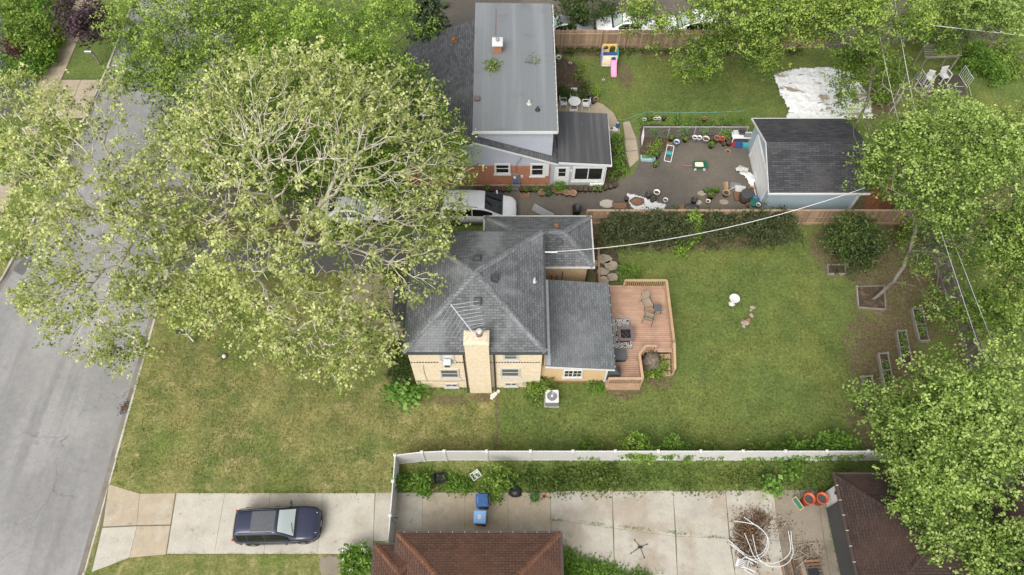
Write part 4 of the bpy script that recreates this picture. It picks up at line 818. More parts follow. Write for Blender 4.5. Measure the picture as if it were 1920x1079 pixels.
gt = MB().box(X0 - 0.11, X0, Y0, Y1 + 0.11, 2.46, 2.59).box(X0 + 0.003, X1, Y1, Y1 + 0.11, 2.46, 2.59).build('gutter', 'brown_metal', dg)
for i in range(9): MB().box(X0 - 0.11, X0 + 0.04, Y0 + 0.4 + i * 0.75, Y0 + 0.43 + i * 0.75, 2.595, 2.62).build('gutter_bracket', 'off_white', gt)
# ---- neighbours beyond the rear drive (only their edges show)
nb_ = thing('grey_roof_house', G(1420, 10), 'grey house wall and roof edge behind the trees at the top edge', 'house')
MB().box(-1.2, 6, 2, 10, 0, 3).build('wall', 'siding_blue', nb_); MB().slab([(-1.6, 1.6, 3.0), (6.4, 1.6, 3.0), (6.4, 6, 4.6), (-1.6, 6, 4.6)], 0.12).build('roof', 'shingle_dark', nb_)
# ------------------------------------------------------------------ vehicles
def wheel(parent, x, y, side, r=0.34, w=0.22):
    t = MB(); pr = [(r * 0.62, -w / 2), (r * 0.93, -w / 2), (r, -w / 2 + 0.04), (r, w / 2 - 0.04), (r * 0.93, w / 2), (r * 0.62, w / 2)]
    t.lathe(pr, 20); ty = t.build('wheel', 'rubber', parent, loc=(x, y, r), rot=(R(90), 0, 0))
    m_ = MB(); m_.lathe([(r * 0.62, -w / 2 + 0.02), (r * 0.60, w / 2 * 0.6), (0.05, w / 2 * 0.5)], 20, caps=False)
    for k in range(5):
        a = 2 * math.pi * k / 5; m_.beam((0.03 * math.cos(a), 0.03 * math.sin(a), w / 2 * 0.9), (r * 0.6 * math.cos(a), r * 0.6 * math.sin(a), w / 2 * 0.85), 0.07, 0.03)
    m_.lathe([(0.06, w / 2 * 0.5), (0.06, w / 2), (0.02, w / 2 + 0.01)], 8); q = m_.build('rim', 'rim_metal', ty)
    if side < 0: q.scale = (1, 1, 1)
    else: q.scale = (1, 1, -1)
    return ty
def car(name, loc, rz, label, paint, st, wheels, wins, windsh, rear, rails=None, roofpanel=None, cat='car', group=None, glass='car_glass', ws='windshield_glass', r=0.34, trim='black_plastic'):
    root = thing(name, loc, label, cat, group, rz); S = np.array(st, float)
    # smooth the stations
    xs = np.concatenate([np.linspace(S[i, 0], S[i + 1, 0], 5)[:-1] for i in range(len(S) - 1)] + [[S[-1, 0]]])
    def at(x): 
        v = np.array([np.interp(x, S[:, 0], S[:, k]) for k in range(1, 6)]); e = 0.10
        v2 = np.array([(np.interp(x - e, S[:, 0], S[:, k]) + np.interp(x + e, S[:, 0], S[:, k])) / 2 for k in range(1, 6)]); return v * 0.4 + v2 * 0.6 if S[0, 0] + e < x < S[-1, 0] - e else v
    def ring(x):
        zb, w, zl, wt, zt = at(x); hi = zt - zl; c = 0.02 + 0.02 * min(1, hi)
        h = [(w * 0.80, zb), (w * 0.97, zb + 0.10), (w, zb + (zl - zb) * 0.55), (w * 0.985, zl - 0.03), (w * 0.955, zl), (wt + 0.03, zt - min(0.05, hi * 0.3)), (wt - 0.06, zt), (wt * 0.5, zt + c), (0, zt + c * 1.25)]
        return [(x, -y, z) for y, z in h] + [(x, y, z) for y, z in h[-2::-1]]
    b = MB(); b.rings([ring(x) for x in xs]); body = b.build('body', paint, root, True)
    bm_ = body.data
    for p_ in bm_.polygons: p_.use_smooth = len(p_.vertices) == 4
    def side_pt(x, t, sgn, off=0.012):
        zb, w, zl, wt, zt = at(x); hi = zt - zl; a = np.array([w * 0.955, zl]); c = np.array([wt + 0.03, zt - min(0.05, hi * 0.3)]); q = a + (c - a) * t; nrm = np.array([c[1] - a[1], -(c[0] - a[0])]); nrm = nrm / (np.linalg.norm(nrm) + 1e-9); q = q + nrm * off
        return (x, sgn * q[0], q[1])
    for (xa, xb) in wins:
        for sg in (-1, 1):
            m_ = MB(); n = 5; lo = [side_pt(xa + (xb - xa) * i / n, 0.10, sg) for i in range(n + 1)]; hi = [side_pt(xa + (xb - xa) * i / n, 0.88, sg) for i in range(n + 1)]
            fs = [(i, i + 1, n + 2 + i, n + 1 + i) if sg < 0 else (i + 1, i, n + 1 + i, n + 2 + i) for i in range(n)]; m_.add(lo + hi, fs); m_.build('side_window', glass, root)
    def top_patch(xa, xb, f0, f1, nm, mt, off=0.012, n=6):
        m_ = MB(); rows = []
        for i in range(n + 1):
            x = xa + (xb - xa) * i / n; zb, w, zl, wt, zt = at(x); hi = zt - zl; c = 0.02 + 0.02 * min(1, hi); f = f0 + (f1 - f0) * i / n
            dz = (at(x + 0.05)[4] - at(x - 0.05)[4]) / 0.1; nz = 1 / math.sqrt(1 + dz * dz); nx = -dz * nz
            row_ = []
            for k in range(7):
                y = (k / 3 - 1) * (wt - 0.045) * f; z = np.interp(abs(y), [0, wt * 0.5, wt - 0.06], [zt + c * 1.25, zt + c, zt]); row_.append((x + nx * off, y, z + nz * off))
            rows.append(row_)
        m_.rings(rows, False, False); o = m_.build(nm, mt, root, True); return o
    top_patch(windsh[0] - 0.05, windsh[1] + 0.13, 1.05, 1.06, 'windshield_surround', 'black_plastic', 0.006); top_patch(windsh[0], windsh[1], 0.95, 0.97, 'windshield', ws); top_patch(rear[0], rear[1], 0.92, 0.92, 'rear_window', glass)
    if roofpanel: top_patch(roofpanel[0], roofpanel[1], 0.9, 0.9, 'roof_panel', roofpanel[2], 0.008)
    if rails:
        for sg in (-1, 1):
            pts = []
            for i in range(7):
                x = rails[0] + (rails[1] - rails[0]) * i / 6; v = at(x); pts.append((x, sg * (v[3] - 0.02), v[4] + (0.045 if 0 < i < 6 else 0.01)))
            MB().tube(pts, 0.022, 6).build('roof_rail', trim if isinstance(trim, str) else 'black_plastic', root)
    for x in wheels:
        for sg in (-1, 1):
            w = at(x)[1]; MB().lathe([(r * 1.16, 0), (r * 1.16, 0.10)], 20).build('wheel_arch', 'black_plastic', root, loc=(x, sg * (w + 0.006) + (0.10 if sg < 0 else 0.0) , r + 0.02), rot=(R(90), 0, 0)); wheel(root, x, sg * (w - 0.085), sg, r)
    xf, xr = S[-1, 0], S[0, 0]; vf, vr = at(xf - 0.25), at(xr + 0.12)
    for sg in (-1, 1):
        w = vf[1]; zf = vf[2]
        m_ = MB(); m_.add([(xf - 0.06, sg * w * 0.60, zf - 0.10), (xf - 0.42, sg * (w + 0.004), zf - 0.04), (xf - 0.48, sg * (w * 0.965), zf + 0.045), (xf - 0.14, sg * w * 0.60, zf + 0.035), (xf - 0.2, sg * w * 0.55, zf - 0.12), (xf - 0.5, sg * w * 0.8, zf - 0.06)], [(0, 1, 2, 3), (0, 4, 5, 1), (3, 2, 5, 4), (0, 3, 4), (1, 5, 2)]); m_.build('headlight', 'headlight', root)
        m_ = MB(); w = vr[1]; z = vr[2]; m_.box(xr + 0.0, xr + 0.16, sg * w * 0.92 - 0.05, sg * w * 0.92 + 0.05, z - 0.10, z + 0.06); m_.build('tail_light', 'taillight', root)
        xm_ = windsh[1] - 0.28 if windsh[1] > windsh[0] else windsh[1] + 0.28; v = at(xm_); mm = MB(); mm.rings([[(xm_ - 0.07, sg * (v[1] + 0.03), v[2] + 0.02), (xm_ + 0.06, sg * (v[1] + 0.03), v[2] + 0.02), (xm_ + 0.06, sg * (v[1] + 0.03), v[2] + 0.17), (xm_ - 0.07, sg * (v[1] + 0.03), v[2] + 0.17)], [(xm_ - 0.07, sg * (v[1] + 0.22), v[2] + 0.03), (xm_ + 0.02, sg * (v[1] + 0.23), v[2] + 0.03), (xm_ + 0.02, sg * (v[1] + 0.23), v[2] + 0.16), (xm_ - 0.07, sg * (v[1] + 0.22), v[2] + 0.16)]]); mm.box(xm_ - 0.03, xm_ + 0.03, min(sg * (v[1] - 0.06), sg * (v[1] + 0.05)), max(sg * (v[1] - 0.06), sg * (v[1] + 0.05)), v[2] + 0.03, v[2] + 0.08); mm.build('wing_mirror', paint, root)
        for xh in [(wins[0][0] + wins[0][1]) / 2, (wins[-1][0] + wins[-1][1]) / 2 - 0.2]: v = at(xh); MB().box(xh - 0.11, xh + 0.11, min(sg * (v[1] - 0.01), sg * (v[1] + 0.03)), max(sg * (v[1] - 0.01), sg * (v[1] + 0.03)), v[2] - 0.14, v[2] - 0.10).build('door_handle', paint, root)
    for sg in (-1, 1): MB().tube([(wheels[0] + r * 1.15, sg * (at(0)[1] - 0.02), at(0)[0] + 0.06), (wheels[1] - r * 1.15, sg * (at(0)[1] - 0.02), at(0)[0] + 0.06)], 0.06, 6).build('sill_trim', 'black_plastic', root)
    bz = at(xf - 0.2)[0] + 0.10; MB().tube([(xf - 0.62, -at(xf - 0.62)[1] + 0.0, bz), (xf - 0.3, -at(xf - 0.3)[1] + 0.01, bz), (xf - 0.08, -at(xf - 0.08)[1] * 0.92, bz), (xf + 0.0, -0.3, bz), (xf + 0.0, 0.3, bz), (xf - 0.08, at(xf - 0.08)[1] * 0.92, bz), (xf - 0.3, at(xf - 0.3)[1] - 0.01, bz), (xf - 0.62, at(xf - 0.62)[1], bz)], 0.075, 6).build('front_bumper', 'black_plastic', root)
    bz = at(xr + 0.2)[0] + 0.12; MB().tube([(xr + 0.4, -at(xr + 0.4)[1] + 0.02, bz), (xr + 0.08, -at(xr + 0.08)[1] * 0.95, bz), (xr + 0.0, -0.3, bz), (xr + 0.0, 0.3, bz), (xr + 0.08, at(xr + 0.08)[1] * 0.95, bz), (xr + 0.4, at(xr + 0.4)[1] - 0.02, bz)], 0.075, 6).build('rear_bumper', 'black_plastic', root)
    for yy_ in (-0.35, 0.35): MB().tube([(windsh[1] + 0.16, yy_, at(windsh[1] + 0.16)[4] + 0.018), (xf - 0.5, yy_ * 0.9, at(xf - 0.5)[4] + 0.014)], 0.012, 4).build('hood_crease', paint, root)
    MB().box(xf - 0.1, xf + 0.015, -0.5, 0.5, at(xf)[0] + 0.02, at(xf)[2] - 0.06).build('grille', 'black_plastic', root); MB().box(xf + 0.016, xf + 0.03, -0.16, 0.16, at(xf)[0] + 0.04, at(xf)[0] + 0.14).build('licence_plate', 'white_plastic', root)
    MB().box(xr - 0.02, xr + 0.06, -0.16, 0.16, at(xr)[2] - 0.16, at(xr)[2] - 0.04).build('licence_plate', 'white_plastic', root)
    MB().tube([(windsh[1] - 0.03, -0.55, at(windsh[1] - 0.03)[4] + 0.055), (windsh[1] - 0.12, -0.05, at(windsh[1] - 0.12)[4] + 0.075)], 0.012, 4).build('wiper', 'black_plastic', root)
    return root
SUV = [(-2.28, .48, .70, .82, .60, .86), (-2.24, .40, .80, .97, .66, 1.02), (-2.12, .34, .87, 1.04, .62, 1.52), (-1.95, .30, .90, 1.05, .60, 1.63), (-1.4, .28, .92, 1.04, .62, 1.67), (-.5, .28, .93, 1.02, .64, 1.69), (.22, .28, .93, 1.01, .63, 1.64), (.45, .28, .93, 1.0, .66, 1.52), (1.02, .28, .92, 0.99, .78, 1.07), (1.12, .28, .92, .98, .80, 1.04), (1.6, .30, .91, .95, .80, 1.0), (2.0, .34, .86, .88, .70, .93), (2.17, .40, .76, .78, .60, .84), (2.26, .46, .55, .66, .42, .70)]
p = G(521, 984, 0.75)
dsuv = car('dark_suv', (p.x, p.y, 0.018), R(2.2), 'dark navy SUV with grey roof panel parked on the pale concrete driveway', 'paint_navy', SUV, (-1.33, 1.36), ((-1.92, -1.42), (-1.36, -.5), (-.44, .72)), (.26, .99), (-2.20, -2.0), (-1.8, 0.0), (-1.15, .1, 'fabric_grey'))
dsuv.scale = (0.975, 0.975, 0.975)
VAN = [(-2.55, .45, .78, .85, .70, .9), (-2.5, .36, .90, 1.0, .76, 1.1), (-2.40, .30, .95, 1.05, .74, 1.6), (-2.2, .28, .97, 1.05, .72, 1.72), (-1.2, .26, .98, 1.03, .74, 1.76), (.1, .26, .98, 1.0, .73, 1.74), (.55, .26, .98, .99, .74, 1.62), (1.55, .26, .97, .97, .82, 1.12), (1.7, .27, .96, .96, .84, 1.06), (2.15, .3, .92, .9, .78, .96), (2.4, .36, .82, .78, .66, .84), (2.53, .42, .6, .66, .46, .70)]
p = G(904, 386, 1.0)
car('silver_minivan', (p.x - 0.25, p.y, 0.01), R(-1), 'silver minivan with roof rails parked beside the brick wall of the grey house', 'paint_silver', VAN, (-1.5, 1.5), ((-2.25, -1.4), (-1.34, -.4), (-.34, .95)), (.5, 1.5), (-2.44, -2.28), (-1.9, .0), ws='car_glass')
SED = [(-2.35, .42, .70, .78, .6, .84), (-2.3, .35, .82, .90, .70, .96), (-1.75, .28, .90, .95, .72, 1.02), (-1.6, .27, .9, .95, .70, 1.06), (-1.0, .26, .91, .95, .58, 1.38), (-.3, .26, .92, .94, .58, 1.44), (.3, .26, .92, .93, .58, 1.38), (1.05, .27, .91, .92, .74, 1.0), (1.2, .27, .9, .91, .76, .97), (1.9, .32, .86, .82, .70, .87), (2.2, .38, .74, .72, .56, .76), (2.32, .44, .52, .62, .4, .66)]
p = G(662, 392, 0.8)
car('white_car', (p.x, p.y, 0.01), R(0), 'white car half hidden under the sycamore branches on the asphalt drive', 'paint_white', SED, (-1.4, 1.4), ((-.95, -.25), (-.2, .7)), (.36, 1.0), (-1.58, -1.06))
p = G(1165, 50, 0.7); car('white_sedan', (p.x + 0.35, p.y + 0.2, 0.008), R(180), 'white sedan behind the rear wood fence, nose to the left', 'paint_white', SED, (-1.4, 1.4), ((-.95, -.25), (-.2, .7)), (.36, 1.0), (-1.58, -1.06), group='cars parked behind the rear fence')
p = G(1062, 54, 0.7); car('grey_sedan', (p.x - 0.2, p.y + 0.3, 0.008), R(180), 'grey car almost hidden by bushes behind the rear fence', 'paint_grey', SED, (-1.4, 1.4), ((-.95, -.25), (-.2, .7)), (.36, 1.0), (-1.58, -1.06), group='cars parked behind the rear fence')
p = G(1285, 48, 0.9); car('white_van', (p.x + 0.9, p.y + 0.2, 0.008), R(180), 'white van seen through maple leaves behind the rear fence', 'paint_white', VAN, (-1.5, 1.5), ((-2.25, -1.4), (-1.34, -.4), (-.34, .95)), (.5, 1.5), (-2.44, -2.28), group='cars parked behind the rear fence')

# ------------------------------------------------------------------ fences
def picket_run(root, a, b, h, mat, bw=0.135, gap=0.008, th=0.018, cap=None, rails=(0.35, 1.45), post_every=2.4, side=1, postmat=None, z0=0.03, var=0.02, seed=1):
    """board fence from a to b; boards are single parts, posts and rails stand on the given side"""
    g = random.Random(seed); a, b = Vector(a), Vector(b); d = (b - a); L_ = d.length; d.normalize(); ang = math.atan2(d.y, d.x); nrm = Vector((-d.y, d.x, 0)) * side
    bd = MB().box(0, bw, -th / 2, th / 2, z0, h); src = bd.build('board', mat, root); src.location = a; src.rotation_euler = (0, 0, ang); n = int(L_ / (bw + gap))
    for i in range(1, n):
        o = inst(src, 'board', root, a + d * i * (bw + gap) + nrm * g.uniform(-0.004, 0.004), ang); o.scale = (1, 1, 1 + g.uniform(-var, var))
    for z in rails: MB().beam(a + nrm * 0.045 + Vector((0, 0, z)), b + nrm * 0.045 + Vector((0, 0, z)), 0.04, 0.09).build('rail', postmat or mat, root)
    np_ = max(1, round(L_ / post_every)); p0_ = MB().box(-0.045, 0.045, -0.045, 0.045, 0, h + 0.04).build('post', postmat or mat, root); p0_.location = a + nrm * 0.115; p0_.rotation_euler = (0, 0, ang)
    for i in range(1, np_ + 1): inst(p0_, 'post', root, a + d * L_ * i / np_ + nrm * 0.115, ang)
    if cap: MB().beam(a + Vector((0, 0, h + 0.065)) + nrm * 0.05, b + Vector((0, 0, h + 0.065)) + nrm * 0.05, 0.15, 0.035).build('cap_rail', cap, root)
f1 = thing('cedar_fence', (3, 44.9, 0), 'tan cedar board fence along the back behind the play slide', 'fence')
picket_run(f1, (0.0, 0, 0), (21.5, 0, 0), 1.8, 'fence_cedar', side=-1, post_every=2.0)
f1b = thing('weathered_fence', (24.6, 44.9, 0), 'grey weathered board fence behind the pergola', 'fence')
picket_run(f1b, (0, 0, 0), (13.5, 0.9, 0), 1.7, 'fence_weathered', side=-1, seed=4, var=0.04)
f2 = thing('board_fence', (4.9, 27.95, 0), 'tan board fence with cap rail between the asphalt yard and the lawn', 'fence')
picket_run(f2, (0, 0, 0), (21.6, 0, 0), 1.66, 'fence_cedar', cap='fence_cedar', side=-1, seed=5, rails=(0.3, 0.9))
f3 = thing('side_fence', (27.4, 27.9, 0), 'dark weathered board fence along the right side under the trees', 'fence')
picket_run(f3, (0, 0, 0), (0, -24, 0), 1.75, 'fence_weathered', side=-1, seed=6, var=0.03)
# white vinyl fence
vf = thing('white_vinyl_fence', (0, 11.9, 0), 'white vinyl privacy fence running between the lawn and the concrete yard', 'fence')
vp = MB().box(-0.065, 0.065, -0.065, 0.065, 0, 1.7); vp.rings([[(-.08, -.08, 1.7), (.08, -.08, 1.7), (.08, .08, 1.7), (-.08, .08, 1.7)], [(-.08, -.08, 1.73), (.08, -.08, 1.73), (.08, .08, 1.73), (-.08, .08, 1.73)], [(-.01, -.01, 1.77), (.01, -.01, 1.77), (.01, .01, 1.77), (-.01, .01, 1.77)]])
vxs = [G(u, 862, 1.66).x for u in (740, 790, 832, 912, 995, 1075, 1155, 1236, 1316, 1396, 1476, 1554, 1632, 1711, 1790, 1868)]
ysv = [-0.22, -0.05] + [0.0] * 14
vpost = vp.build('post', 'vinyl_white', vf); vpost.location = (vxs[0], ysv[0], 0)
for x, y in zip(vxs[1:], ysv[1:]): inst(vpost, 'post', vf, (x, y, 0))
def vinyl_panel(root, a, b, z1=1.62):
    a, b = Vector(a), Vector(b); m_ = MB(); d = (b - a); n = max(2, int(d.length / 0.16))
    pn = MB().beam(a + Vector((0, 0, z1 / 2)), b + Vector((0, 0, z1 / 2)), 0.022, z1 - 0.2).build('panel', 'vinyl_white', root)
    MB().beam(a + Vector((0, 0, z1)), b + Vector((0, 0, z1)), 0.055, 0.09).build('top_rail', 'vinyl_white', pn); MB().beam(a + Vector((0, 0, 0.09)), b + Vector((0, 0, 0.09)), 0.05, 0.12).build('bottom_rail', 'vinyl_white', pn)
    g_ = MB(); nn = Vector((-d.y, d.x, 0)).normalized()
    for i in range(1, n):
        q = a + d * i / n; g_.beam(q + Vector((0, 0, 0.15)) - nn * 0.0135, q + Vector((0, 0, z1 - 0.05)) - nn * 0.0135, 0.008, 0.006, up=(0, 1, 0))
    o = g_.build('board_joint', 'off_white', pn); o['kind'] = 'stuff'
for i in range(len(vxs) - 1): vinyl_panel(vf, (vxs[i] + 0.06, ysv[i], 0), (vxs[i + 1] - 0.06, ysv[i + 1], 0))
vg = thing('white_vinyl_gate', (vxs[0], 11.68, 0), 'white vinyl double gate closing the concrete yard at its left end', 'gate')
gy = [G(733, v, 1.6).y - 11.68 for v in (903, 967, 1020)]
for y in gy: inst(vpost, 'post', vg, (0.0, y, 0))
vinyl_panel(vg, (0.0, -0.07, 0), (0.0, gy[0] + 0.07, 0), 1.6); vinyl_panel(vg, (0.0, gy[0] - 0.07, 0), (0.0, gy[1] + 0.05, 0), 1.6); vinyl_panel(vg, (0.0, gy[1] - 0.05, 0), (0.0, gy[2] + 0.07, 0), 1.6)
MB().box(0.03, 0.34, gy[1] - 0.02, gy[1] + 0.02, 1.05, 1.1).build('latch', 'dark_metal', vg)
# chain link
cl = thing('chain_link_fence', G(1205, 250), 'low chain link fence with grey posts behind the row of pots', 'fence'); c0 = cl.location.copy()
ca, cb = G(1207, 237, 1.15) - c0, G(1404, 240, 1.15) - c0; ca.z = cb.z = 1.15; cb.y = ca.y = (ca.y + cb.y) / 2
MB().tube([ca, cb], 0.025, 6).build('top_rail', 'galvanised', cl)
for i in range(5): q = ca.lerp(cb, i / 4); MB().tube([(q.x, q.y, 0), (q.x, q.y, 1.2)], 0.03, 6).build('post', 'galvanised', cl)
wm = MB(); L_ = (cb - ca).x
for i in range(int(L_ / 0.11) + 10):
    for sg in (-1, 1):
        x0_ = ca.x + i * 0.11 - (1.1 if sg > 0 else 0); x1_ = x0_ + sg * 1.1 if sg > 0 else x0_ - 1.1; za, zb = 0.05, 1.15
        if sg < 0: x0_, x1_ = ca.x + i * 0.11, ca.x + i * 0.11 - 1.1
        xa, xb = max(ca.x, min(cb.x, x0_)), max(ca.x, min(cb.x, x1_))
        if abs(xa - xb) < 0.02: continue
        f = lambda x: za + (zb - za) * abs(x - x0_) / 1.1
        wm.beam((xa, ca.y, f(xa)), (xb, ca.y, f(xb)), 0.004, 0.004)
o = wm.build('wire_mesh', 'galvanised', cl); o['kind'] = 'stuff'
gt_ = thing('yard_gate', G(1203, 276), 'pale metal gate standing open at the end of the chain link fence', 'gate'); a_ = G(1207, 240, 1.15) - gt_.location; b_ = Vector((0, 0, 1.1)); a_.z = 1.1
for z in (0.15, 0.62, 1.1): MB().tube([(a_.x, a_.y, z), (0, 0, z)], 0.02, 5).build('rail', 'foil', gt_)
for i in range(9): q = a_.lerp(b_, i / 8); MB().tube([(q.x, q.y, 0.1), (q.x, q.y, 1.12)], 0.014, 5).build('bar', 'foil', gt_)

# ------------------------------------------------------------------ deck
DKZ = 0.72; dk = thing('wood_deck', (7.5, 19.5, 0), 'reddish brown wood deck with railings and steps behind the tan house', 'deck'); O4 = Vector((7.5, 19.5, 0))
RZ = DKZ + 0.92; TR = [G(*q, RZ) - O4 for q in ((1173, 534), (1250, 534), (1265, 641), (1137, 711), (1205, 709), (1199, 664), (1211, 649), (1231, 649))]
xr_, xl_ = (TR[1].x + TR[2].x) / 2, 5.44 - 7.5; yb_ = TR[0].y; yf_ = TR[3].y; xi_ = TR[4].x; ym_ = TR[2].y
y = yf_; k = 0
while y < yb_ + 0.35:
    if y < TR[5].y: x1_ = xi_
    elif y < TR[6].y: x1_ = xi_ + (TR[6].x - TR[5].x) * (y - TR[5].y) / (TR[6].y - TR[5].y)
    else: x1_ = xr_ + 0.04
    g_ = random.uniform(-0.004, 0.004)
    if x1_ - xl_ > 2.6:
        xs_ = xl_ + random.choice((1.2, 2.4, 2.0)); MB().box(xl_, xs_ - 0.004, y + 0.009, y + 0.129, DKZ - 0.028, DKZ + g_ * 0.5).build('deck_plank', 'deck_board', dk); MB().box(xs_, x1_, y + 0.009, y + 0.129, DKZ - 0.028, DKZ - g_ * 0.5).build('deck_plank', 'deck_board', dk)
    else: MB().box(xl_, x1_, y + 0.009, y + 0.129, DKZ - 0.028, DKZ + g_ * 0.5).build('deck_plank', 'deck_board', dk)
    y += 0.14
MB().box(xl_, xi_ - 0.02, yf_ - 0.03, yf_ - 0.002, 0.05, DKZ - 0.03).build('skirt', 'deck_rail', dk); MB().box(xr_ + 0.045, xr_ + 0.075, ym_, yb_ + 0.36, 0.05, DKZ - 0.03).build('skirt', 'deck_rail', dk); MB().box(xl_ + 0.02, xr_, yb_ + 0.37, yb_ + 0.40, 0.05, DKZ - 0.03).build('skirt', 'deck_rail', dk)
def rail(a, b, posts=True, w=0.15, bal=True, zb=None):
    a, b = Vector(a), Vector(b); d = b - a; n = int(Vector((d.x, d.y, 0)).length / 0.125)
    MB().beam(a, b, w, 0.038).build('handrail', 'deck_rail', dk); lo = Vector((0, 0, -0.80)); MB().beam(a + lo, b + lo, 0.04, 0.085).build('bottom_rail', 'deck_rail', dk); MB().beam(a + Vector((0, 0, -0.075)), b + Vector((0, 0, -0.075)), 0.04, 0.085).build('top_rail', 'deck_rail', dk)
    if bal:
        for i in range(1, n):
            q = a + d * i / n; MB().box(q.x - 0.018, q.x + 0.018, q.y - 0.018, q.y + 0.018, q.z - 0.80, q.z - 0.03).build('baluster', 'deck_rail', dk)
def dpost(q, z1=None): MB().box(q[0] - 0.048, q[0] + 0.048, q[1] - 0.048, q[1] + 0.048, 0, (z1 or RZ) - 0.022).build('post', 'deck_rail', dk)
rail((TR[0].x, yb_ + 0.3, RZ), (xr_, yb_ + 0.3, RZ)); rail((xr_, yb_ + 0.3, RZ - 0.002), (xr_, ym_, RZ - 0.002)); rail((xl_ + 0.1, yf_ + 0.03, RZ), (xi_, yf_ + 0.03, RZ)); rail((xi_, yf_ + 0.03, RZ - 0.002), (TR[5].x, TR[5].y, RZ - 0.002)); rail(TR[5], TR[6]); rail(TR[6] - Vector((0, 0, 0.002)), TR[7] - Vector((0, 0, 0.002)))
rail((xr_, ym_, RZ - 0.004), (xr_ + 0.02, ym_ - 1.45, 0.98), bal=True)
for q in ((TR[0].x, yb_ + 0.3), (xr_, yb_ + 0.3), (xr_, (yb_ + ym_) / 2 + 0.1), (xr_, ym_), (xi_, yf_ + 0.03), (TR[5].x, TR[5].y), (TR[6].x, TR[6].y), (TR[7].x, TR[7].y), (xl_ + 0.1, yf_ + 0.03)): dpost(q)
dpost((xr_ + 0.02, ym_ - 1.4), 1.0); MB().box(xr_ - 0.07, xr_ + 0.07, ym_ - 0.07, ym_ + 0.07, RZ + 0.02, RZ + 0.05).build('post_cap', 'grey_metal', dk)
sx0 = TR[7].x - 0.05
for i in range(4):
    yt = TR[6].y - 0.02 - i * 0.30; zt = DKZ - 0.17 * (i + 1) + 0.03
    MB().box(sx0, xr_ - 0.07, yt - 0.30, yt - 0.004, zt - 0.035, zt).build('step_tread', 'deck_board', dk); MB().box(sx0 + 0.02, xr_ - 0.09, yt - 0.02, yt - 0.002, zt - 0.15, zt - 0.037).build('step_riser', 'deck_rail', dk)
# things on the deck
def chair_sling(loc, rz, label):
    c = thing('patio_chair', loc, label, 'chair', 'tan sling chairs on the deck', rz)
    m_ = MB(); m_.rings([[(-.27, -.27, .40), (.27, -.27, .40), (.27, -.27, .375), (-.27, -.27, .375)], [(-.27, .0, .37), (.27, .0, .37), (.27, .0, .345), (-.27, .0, .345)], [(-.27, .24, .385), (.27, .24, .385), (.27, .24, .36), (-.27, .24, .36)]]); m_.build('seat', 'fabric_tan', c)
    m_ = MB(); m_.rings([[(-.27, .25, .40), (.27, .25, .40), (.27, .275, .385), (-.27, .275, .385)], [(-.27, .36, .72), (.27, .36, .72), (.27, .385, .71), (-.27, .385, .71)], [(-.25, .46, .98), (.25, .46, .98), (.25, .485, .97), (-.25, .485, .97)]]); m_.build('backrest', 'fabric_tan', c)
    for s_ in (-1, 1):
        MB().tube([(s_ * .3, .42, .68), (s_ * .31, .2, .62), (s_ * .31, -.2, .61), (s_ * .3, -.3, .56)], .022, 6).build('armrest', 'fabric_tan', c)
        MB().tube([(s_ * .3, -.28, .58), (s_ * .3, -.25, .38), (s_ * .3, -.33, .0)], .016, 5).build('leg', 'brown_metal', c); MB().tube([(s_ * .3, .30, .63), (s_ * .3, .24, .38), (s_ * .3, .40, .0)], .016, 5).build('leg', 'brown_metal', c)
        MB().tube([(s_ * .28, -.27, .39), (s_ * .28, .25, .38), (s_ * .26, .47, .98)], .015, 5).build('frame', 'brown_metal', c)
    return c
chair_sling(G(1213, 570, DKZ + 0.2) * 1 + Vector((0, 0, -0.2)), R(20), 'tan sling patio chair nearer the back railing of the deck'); chair_sling(G(1216, 597, DKZ + 0.2) + Vector((0, 0, -0.2)), R(160), 'tan sling patio chair turned toward the fire pit on the deck')
t_ = thing('side_table', G(1231, 584, DKZ), 'small square grey side table beside the patio chairs', 'table')
MB().rbox(-.22, .22, -.24, .24, .42, .46, .015).build('table_top', 'fabric_grey', t_)
for a in (-1, 1):
    for b in (-1, 1): MB().box(a * .19 - .02, a * .19 + .02, b * .2 - .02, b * .2 + .02, 0, .42).build('leg', 'brown_metal', t_)
r0, r1 = G(1150, 597, DKZ), G(1193, 655, DKZ); cx_, cy_ = 6.25, (r0.y + r1.y) / 2
rg_ = thing('outdoor_rug', (cx_ + 0.05, cy_, DKZ + 0.002), 'black and white leaf patterned rug under the fire pit', 'rug'); hw_, hh_ = 0.92, (r0.y - r1.y) / 2
MB().box(-hw_, hw_, -hh_, hh_, 0.003, 0.012).build('rug_base', 'black_plastic', rg_)
pm = MB(); gg = random.Random(5)
